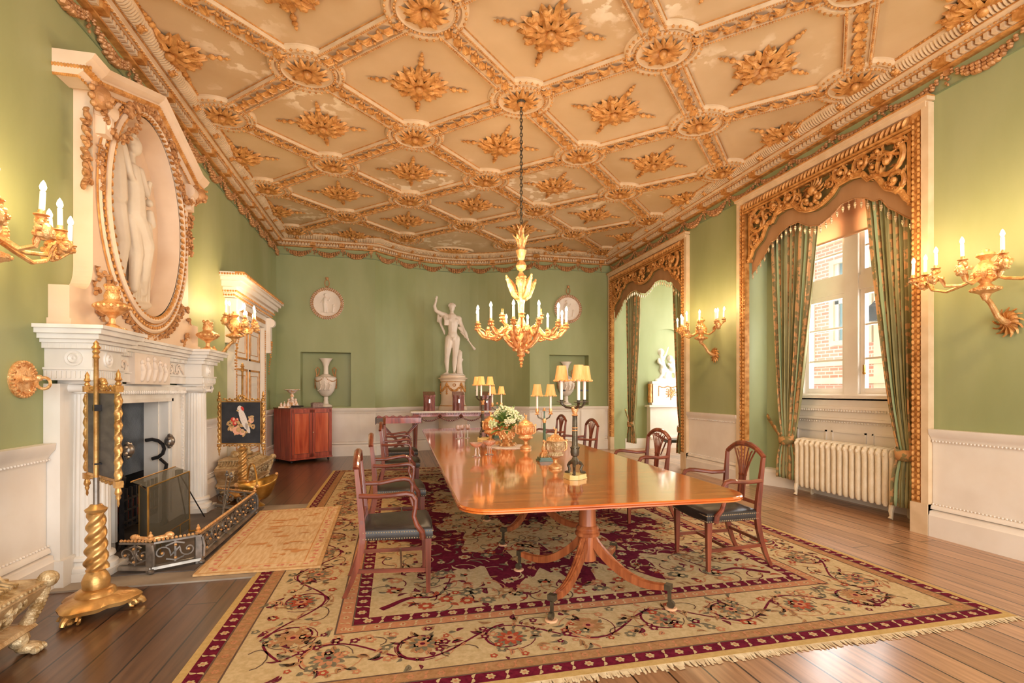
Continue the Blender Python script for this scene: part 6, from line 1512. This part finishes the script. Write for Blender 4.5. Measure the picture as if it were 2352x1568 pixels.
pole_screen((-1.84,3.72,.001),'near gilt pole screen turned edgewise with grey silk back, before the fireplace column',.3,.85,True,R(132)-.3,1.72)
pole_screen((-1.9,7.12,.001),'far gilt pole screen with dark needlework panel of a white bird and flowers',-.2,.72,False,R(-12)+.2,1.76)
# ---------------------------------------------------------------- carved gilt chests
def cassone(loc,lab,ln):
    t=thing('carved_chest',loc,lab,'chest','carved gilt chests along the left wall')
    hl=ln/2
    def ring(x1,y1,z): return [(0,-y1,z),(x1,-y1,z),(x1,y1,z),(0,y1,z)]
    mb=MB(); vs=[]; pr=[(.4,hl-.06,.1),(.42,hl-.04,.12),(.41,hl-.05,.14),(.34,hl-.13,.16),(.36,hl-.1,.2),(.43,hl-.03,.28),(.46,hl,.33),(.46,hl,.36)]
    for x,y,z in pr: vs+=ring(x,y,z)
    n=4; mb.add(vs,[(3,2,1,0)]+[(l*n+i,l*n+(i+1)%n,l*n+n+(i+1)%n,l*n+n+i) for l in range(len(pr)-1) for i in range(n)]+[tuple((len(pr)-1)*4+k for k in range(4))]); mb.build('body',M['chestw'],t,smooth=False)
    mb=MB(); vs=[]; pr=[(.44,hl-.02,.36),(.4,hl-.06,.375),(.33,hl-.13,.39),(.29,hl-.17,.43),(.31,hl-.15,.44),(.31,hl-.15,.455),(.25,hl-.2,.46)]
    for x,y,z in pr: vs+=ring(x,y,z)
    mb.add(vs,[(3,2,1,0)]+[(l*n+i,l*n+(i+1)%n,l*n+n+(i+1)%n,l*n+n+i) for l in range(len(pr)-1) for i in range(n)]+[tuple((len(pr)-1)*4+k for k in range(4))])
    k=-hl+.15
    while k<hl-.14: mb.tube([(.315,k,.43),(.34,k,.4),(.4,k,.383)],.012,5); k+=.035
    for s_ in (-1,1):
        x=.05
        while x<.33: mb.tube([(x,s_*(hl-.16),.43),(x,s_*(hl-.13),.4),(x,s_*(hl-.07),.383)],.012,5); x+=.035
    mb.build('gadrooned_lid',M['chestg'],t,ang=60)
    mb=MB(); rr_=random.Random(2); 
    L_=hl*.75
    for k in range(int(110*ln)): y=rr_.uniform(-L_,L_); z=rr_.uniform(.18,.31); x=.35+.7*(z-.18); mb.T=MX.Translation((x,y,z))@MX.Rotation(rr_.uniform(0,6),4,'X'); mb.ball((0,0,0),(.02,.014,.03),6,4)
    mb.T=MX()
    for s_ in (-1,1):
        for q in range(2): mb.tube([(.4,s_*(L_*(.35+.4*q))+a,.25+b) for a,b in spiral(0,0,.06,1.4,0,16,s_)],.012,5)
    y=-hl+.02
    while y<hl: mb.ball((.462,y,.352),(.01,.01,.01),5,3); y+=.03
    mb.build('acanthus_carving',M['chestg'],t)
    for s_ in (-1,1):
        mb=MB()
        for k in range(14): u=k/13; mb.ball((.43-.06*u*u,s_*(hl-.01-.07*u*u),.36-.24*u),(.035,.035,.03),8,5)
        mb.ball((.45,s_*(hl-.01),.36),(.05,.045,.045),10,7); mb.build('corner_mask',M['chestg'],t)
        mb=MB(); mb.ball((.2,s_*(hl+.0),.29),(.05,.03,.05),10,7)
        for k in range(8): mb.ball((.2+.05*cos(k*.785),s_*(hl-.01),.29+.05*sin(k*.785)),.02,6,4)
        mb.tube([(.2+.045*cos(k*pi/8),s_*(hl+.03),.23+.035*sin(k*pi/8)) for k in range(16)],.006,5,closed=True); mb.build('lion_mask_handle',M['chestg'],t)
        for x in (.06,.38):
            mb=MB(); mb.ball((x,s_*(hl-.12),.08),(.045,.05,.05),8,6); mb.ball((x+.03,s_*(hl-.1),.03),(.06,.05,.03),10,6)
            for q in range(3): mb.ball((x+.075,s_*(hl-.1)+(q-1)*.03,.02),(.025,.016,.02),7,5)
            mb.build('paw_foot',M['chestg'],t)
    mb=MB(); mb.ball((.17,.0,.5),(.08,.18,.06),12,8); mb.ball((.17,.2,.53),(.05,.06,.05),10,7); mb.ball((.17,.26,.51),(.03,.03,.03),8,6); mb.limb([(.1,-.12,.5),(.12,-.2,.48)],[.05,.04]); mb.limb([(.24,.1,.49),(.24,.24,.475)],[.03,.025])
    for k in range(9): mb.ball((.17+.05*cos(k*.7),.17,.54+.05*sin(k*.7)),.025,6,4)
    blob(mb.build('recumbent_lion',M['chestg'],t),.012,2); return t
cassone((XL+.085,8.02,0),'far carved gilt chest with lion on its lid, behind the far pole screen',1.25)
cassone((XL+.085,2.62,0),'near carved gilt chest with paw feet, cut by the left picture edge',1.4)
# ---------------------------------------------------------------- curtains, pelmets, valances
def curtain(par,x0,ya,yb,tie_y,tz,z1,seed,far=False,wt=.17):
    # full height pleated drop gathered at a tie-back, then hanging free
    rr_=random.Random(seed); mid=(ya+yb)/2; npl=9
    nu=npl*8; nv=44
    def f(u,v):
        z=z1-(z1-.18)*v
        if z>tz: k=((z-tz)/(z1-tz))**.75; a=tie_y-wt/2+(ya-tie_y+wt/2)*k; b=tie_y+wt/2+(yb-tie_y-wt/2)*k
        else: k=min(1,(tz-z)/.3)**.6; a=tie_y-wt/2-.09*k; b=tie_y+wt/2+.09*k
        y=a+(b-a)*u; amp=.035*(.55+.45*min(1,abs(z-tz)*2))
        return (x0+amp*sin(u*npl*2*pi+.4*sin(z*2+seed))+.012*sin(u*37),y+.012*sin(u*npl*4*pi),z)
    mb=MB(); vs=[f(i/nu,j/nv) for j in range(nv+1) for i in range(nu+1)]; b0=len(mb.v); mb.v+= [V(p) for p in vs]
    for j in range(nv):
        for i in range(nu):
            mb.f.append((j*(nu+1)+i,j*(nu+1)+i+1,(j+1)*(nu+1)+i+1,(j+1)*(nu+1)+i)); mb.mi.append((0,1,0,2,0,1,2,0,1)[int(i/nu*18)%9])
    o=mb.build('drape',[M['cloth'],M['clothg'],M['sage']],par,ang=80); sd=o.modifiers.new('thick','SOLIDIFY'); sd.thickness=.006
    mb=MB(); mb.tube([(x0-.06,tie_y-wt*.7,tz+.08),(x0-.08,tie_y,tz),(x0-.05,tie_y+wt*.7,tz+.06)],.05,8,flat=.22,up=(1,0,0)) if 0 else None
    band=[]
    for k in range(13):
        a=pi*k/12; band.append((x0-.01-.075*sin(a),tie_y-cos(a)*wt*.72,tz+.02-.03*sin(a)))
    mb=MB(); vs=[]
    for p in band: vs+=[(p[0],p[1],p[2]-.055),(p[0]-.008,p[1],p[2]),(p[0],p[1],p[2]+.055)]
    mb.add(vs,[(i*3+k,i*3+3+k,i*3+4+k,i*3+1+k) for i in range(12) for k in range(2)]); o=mb.build('tieback',M['clothg'],par); sd=o.modifiers.new('t','SOLIDIFY'); sd.thickness=.01
    s_=1 if (ya+yb)/2>tie_y-0 and far else -1
    return o
def curtains(name,x0,ya,yb,tie,tz,z1,lab,seed,hook):
    t=thing('curtain',(0,0,0),lab,'curtain','green and gold striped silk curtains'); curtain(t,x0,ya,yb,tie,tz,z1,seed)
    mb=MB(); dr=1 if hook>tie else -1; pts=[(x0-.02,tie+dr*.12,tz+.02),(x0+.0,(tie+hook)/2,tz+.1),(x0+.0,hook,tz+.3)]
    vs=[]
    for p in pts: vs+=[(p[0],p[1],p[2]-.04),(p[0]-.01,p[1],p[2]+.05)]
    mb.add(vs,[(0,2,3,1),(2,4,5,3)]); o=mb.build('tieback_strap',M['clothg'],t); sd=o.modifiers.new('t','SOLIDIFY'); sd.thickness=.008
    mb=MB(); mb.ball((x0,hook,tz+.31),(.02,.02,.03),7,5); mb.build('hook',M['brass'],t); return t
curtains('c',5.34,5.46,6.28,5.97,.72,3.75,'left of the two striped silk curtains at the near window, above the radiator end',1,6.36)
curtains('c',5.2,3.98,4.66,4.16,.74,3.75,'right of the two striped silk curtains at the near window, by the gilt frame',2,3.92)
curtains('c',5.42,10.45,11.1,10.88,.62,3.75,'left hand striped curtain at the far opening, by the room corner',3,11.2)
curtains('c',5.42,8.4,9.05,8.72,.66,3.75,'right hand striped curtain at the far opening, beside the green wall',4,8.36)
GP=[(0,3.63),(.12,3.65),(.25,3.71),(.33,3.79),(.5,3.81),(.66,3.78),(.72,3.70),(.8,3.71),(.86,3.64),(.92,3.53),(1.02,3.47),(1.1,3.42),(1.14,3.34),(1.2,3.28)]
FPf=[(0,3.45),(.17,3.5),(.33,3.6),(.5,3.6),(.65,3.55),(.74,3.48),(.82,3.48),(.9,3.36),(1.02,3.26),(1.12,3.17),(1.2,3.12)]
def interp(P,s):
    s=abs(s)
    for a,b in zip(P,P[1:]):
        if s<=b[0]: return a[1]+(b[1]-a[1])*(s-a[0])/(b[0]-a[0])
    return P[-1][1]
def pelmet(yc,hw,zt,lab,lab2):
    t=thing('pelmet',(5.1,yc,0),lab,'pelmet','carved gilt window pelmets'); k=hw/1.2; N=80
    low=[(-1.2+2.4*i/N) for i in range(N+1)]
    P=[(s_*k,interp(GP,s_)) for s_ in low]+[(1.2*k,zt),(-1.2*k,zt)]
    mb=MB(); mb.prism(P,-.0,.03,ax='x'); mb.build('ground',M['olive'],t,smooth=False)
    mb=MB(); mb.tube([(-.025,s_*k,interp(GP,s_)+.03) for s_ in low],.035,6,flat=.6,up=(1,0,0)); mb.tube([(-.035,s_*k,interp(GP,s_)+.005) for s_ in low],.012,5)
    for s_ in low[::1]: mb.ball((-.045,s_*k,interp(GP,s_)+.035),(.012,.012,.014),5,4)
    mb.box(-.03,.02,-1.2*k,-1.2*k+.04,3.28,zt); mb.box(-.03,.02,1.2*k-.04,1.2*k,3.28,zt); mb.box(-.03,.02,-1.2*k,1.2*k,zt-.03,zt); mb.build('border',M['gilt'],t)
    mb=MB()
    def scroll(y,z,r,turns,a0,d,w):
        sp=spiral(0,0,r,turns,a0,26,d,.9); pts=[(-.035-.02*i/26,y+a,z+b) for i,(a,b) in enumerate(sp)]
        mb.tube(pts,[w*(1-.55*i/26) for i in range(26)],6); mb.ball((-.06,y+sp[-1][0],z+sp[-1][1]),w*1.2,7,5)
        for i in range(2,22,4):
            p=pts[i]; q=pts[i+1]; an=math.atan2(q[2]-p[2],q[1]-p[1]); 
            for e in (-1,1): mb.T=MX.Translation((p[0]-.01,p[1],p[2]))@MX.Rotation(an+e*.75,4,'X')@MX.Rotation(pi/2,4,'Z')@MX.Rotation(e*0,4,'X'); mb.leaf(r*.5,w*.9,.1,.2,1,4)
            mb.T=MX()
    for e in (-1,1):
        mb=MB()
        scroll(e*.96*k,3.82,.2,1.5,pi/2,-e,.034); scroll(e*1.04*k,3.58,.12,1.3,-pi/2,e,.028); scroll(e*.66*k,3.92,.115,1.6,-pi/2,-e,.03); scroll(e*.4*k,3.93,.12,1.6,pi/2,e,.028); scroll(e*.24*k,3.86,.07,1.4,0,-e,.02); scroll(e*.86*k,3.97,.08,1.3,0,e,.02)
        mb.tube([(-.04,e*k*(.2+.09*i),3.9+.06*sin(i*1.1)) for i in range(11)],.018,6); scroll(e*.52*k,3.87,.06,1.3,0,e,.018); scroll(e*1.1*k,3.93,.07,1.3,pi,e,.02); scroll(e*.8*k,3.82,.06,1.2,pi,-e,.018)
        for i in range(22): mb.T=MX.Translation((-.03,e*k*(.2+.043*i),(interp(GP,.2+.043*i)+4.0)/2+.09*sin(i*2.3)))@MX.Rotation(i*1.3,4,'X')@MX.Rotation(pi/2,4,'Z'); mb.leaf(.09,.024,.2,.3,2,4,.2)
        mb.T=MX(); mb.build('scroll_carving',M['gilt'],t)
    mb=MB()
    for i in range(11): a=-pi/2+pi*(i-5)/7+pi; mb.T=MX.Translation((-.05,0,3.88))@MX.Rotation(a,4,'X')@MX.Rotation(pi/2,4,'Z'); mb.leaf(.17,.035,.25,.2,2,5)
    mb.T=MX(); mb.ball((-.06,0,3.87),(.05,.06,.06),10,7)
    for i in range(8): a=i*.8; mb.ball((-.07,.08*cos(a),3.78+.07*sin(a)),.028,7,5)
    for e in (-1,1): mb.tube([(-.07,e*(.1+q[0]),3.76+q[1]) for q in spiral(0,0,.07,1.3,-pi/2,18,e)],.018,6)
    mb.build('shell_cartouche',M['gilt'],t)
    v=thing('valance',(5.1,yc,0),lab2,'valance','fawn silk valances with tassels')
    P=[(s_*k,interp(FPf,s_)) for s_ in low]+[(1.2*k,zt-.1),(-1.2*k,zt-.1)]
    mb=MB(); mb.prism(P,.035,.041,ax='x'); mb.build('silk',M['val'],v,smooth=False)
    mb=MB(); mb.tube([(.035,s_*k,interp(FPf,s_)) for s_ in low],.008,5); mb.build('braid',M['giltd'],v)
    nT=int(30*k)
    for i in range(nT):
        s_=-1.16+2.32*i/(nT-1); z=interp(FPf,s_)-.005; mb=MB(); mb.tube([(0,0,0),(0,0,-.04)],.003,4); mb.lathe([(.004,-.035),(.014,-.045),(.01,-.055),(.016,-.065),(.007,-.09),(.009,-.095),(.0,-.112)],8); mb.build('tassel',M['nail'],v,(.02,s_*k,z))
pelmet(5.24,1.2,4.04,'carved gilt scrollwork pelmet over the near window','fawn silk valance with bead tassels under the near pelmet')
pelmet(9.68,1.5,4.0,'carved gilt scrollwork pelmet over the far opening','fawn silk valance with bead tassels under the far pelmet')
# ---------------------------------------------------------------- radiator
t=thing('radiator',(5.37,5.06,0),'cream ornate cast iron column radiator beneath the near window','radiator')
NS=17
for k in range(NS):
    y=-.665+1.33*k/(NS-1); mb=MB(); end=k in (0,NS-1)
    for x in (-.1,0,.1):
        mb.at(x,y,0); mb.lathe([(.02,.13),(.034,.16),(.036,.25),(.034,.6),(.037,.68),(.035,.72),(.022,.755)],12); mb.T=MX()
    mb.tube([(-.115,y,.7),(-.09,y,.735),(0,y,.745),(.09,y,.735),(.115,y,.7)],.03,8); mb.tube([(-.11,y,.16),(0,y,.15),(.11,y,.16)],.026,8)
    for x in (-.13,-.1,-.06): mb.ball((x,y,.7-abs(x)*.0),(.02,.02,.03),7,5)
    if end:
        for x in (-.11,.11): mb.tube([(x,y,.16),(x*1.15,y,.09),(x*1.1,y,.04),(x*1.25,y,.012)],[.032,.024,.018,.026],8)
    mb.build('section',M['rad'],t)
mb=MB(); mb.tube([(0,-.68,.2),(0,.68,.2)],.03); mb.tube([(0,-.68,.7),(0,.68,.7)],.03); mb.tube([(.05,-.7,.45),(.05,.7,.45)],.006); mb.build('tie_rods',M['rad'],t)
mb=MB()
for q in (0,1,2): mb.at(-.0,-.7-.015*q,.2,rx=pi/2); mb.lathe([(.045-.01*q,0),(.045-.01*q,.015)],16)
mb.T=MX(); mb.build('end_boss',M['rad'],t)
mb=MB(); mb.tube([(0,-.74,.2),(0,-.82,.2)],.014); mb.tube([(0,-.82,.0),(0,-.82,.26)],.016); mb.box(-.03,.03,-.85,-.79,.25,.275); mb.build('valve',M['bronze'],t)
t=tag(MB().box(0,.14,0,.07,0,.05).build('mouse_trap_box',M['sage'],None,(5.42,4.02,.001)),'small pale green box on the floor under the right hand curtain','box')
# ---------------------------------------------------------------- garden room: putti group, harpsichord
t=thing('niche_pedestal',(6.62,11.3,1.0505),'white pedestal block with gilt trophy under the marble children','pedestal')
mb=MB(); mb.box(-.5,.5,-.1,.14,0,.06); mb.box(-.46,.46,-.08,.14,.06,.52); mb.box(-.5,.5,-.11,.14,.52,.58); mb.build('block',M['white'],t,smooth=False)
mb=MB()
for k in range(30): a=k*.73; r=.03+.003*k; mb.T=MX.Translation((.02+r*cos(a)*1.3,-.085,.3+r*sin(a)))@MX.Rotation(a,4,'Y'); mb.ball((0,0,0),(.03,.01,.012),6,4)
mb.T=MX(); mb.tube([(0.02,-.085,.45),(.02,-.085,.12)],.01); mb.tube([(-.1,-.085,.18),(.14,-.085,.36)],.006)
for i in range(20): mb.ball((-.3+.03*i,-.085,.46-.03*abs(sin(i*.4))),(.014,.01,.014),5,4)
for i in range(8): mb.ball((-.31,-.085,.44-.03*i),(.012,.01,.014),5,4)
mb.build('gilt_trophy',M['gilt'],t)
mb=MB(); mb.at(-.52,-.03,.06); mb.lathe([(.05,0),(.06,.1),(.045,.25),(.055,.4),(.06,.46)],14); mb.build('side_herm',M['gilt'],t)
s=thing('marble_children',(6.6,11.42,1.632),'white marble group of two playing children in the arched niche','statue')
def gx(px,py,d=0): return ((px-250)*.00186,d,(535-py)*.00186)
mb=MB(); L=mb.limb
mb.limb([gx(120,530),gx(260,520),gx(420,530)],[.07,.09,.07]); mb.limb([gx(250,490),gx(270,440)],[.1,.07])
L([gx(215,370),gx(195,290),gx(185,240)],[.1,.085,.075]); mb.ball(gx(180,150),(.085,.09,.09)); L([gx(185,200),gx(180,180)],[.04,.04])
for k in range(12): mb.ball(gx(178+38*cos(k*.6),135+30*sin(k*.6)),.035,7,5)
L([gx(215,240),gx(255,170),gx(285,90)],[.045,.035,.028]); mb.ball(gx(288,78),.03,8,6)
L([gx(150,240),gx(125,280,-.08),gx(160,310,-.1)],[.045,.036,.028]); L([gx(190,380,-.02),gx(200,440),gx(140,515)],[.075,.05,.035]); L([gx(240,370),gx(290,410),gx(300,500)],[.075,.05,.03])
L([gx(350,370),gx(345,300),gx(345,260)],[.1,.09,.07]); mb.ball(gx(310,225,-.02),(.08,.085,.085)); L([gx(360,350),gx(310,400),gx(330,510)],[.075,.05,.035]); L([gx(370,280),gx(300,330,-.08),gx(270,300,-.08)],[.045,.036,.03]); L([gx(370,260),gx(355,200,.05),gx(345,180,.05)],[.04,.05,.03]); L([gx(380,370),gx(400,440),gx(400,520)],[.07,.05,.035])
blob(mb.build('figures',M['marble'],s),.014,3)
t=thing('harpsichord',(6.95,9.8,0),'grey harpsichord end with its narrow lid flap seen past the far curtain','harpsichord')
MB().box(-.35,.45,-.4,.4,.72,.98).build('case',mat('grey_harpsichord',(168,152,140),(184,168,156),rough=.5,scale=3),t,smooth=False)
MB().box(-.85,.4,-.45,-.1,.66,.68).build('flap',M['mahogx'],t)
for x in (-.3,.4):
    for y in (-.35,.35): MB().at(x,y,0).lathe([(.02,0),(.035,.72)],10).build('leg',M['mahog'],t)
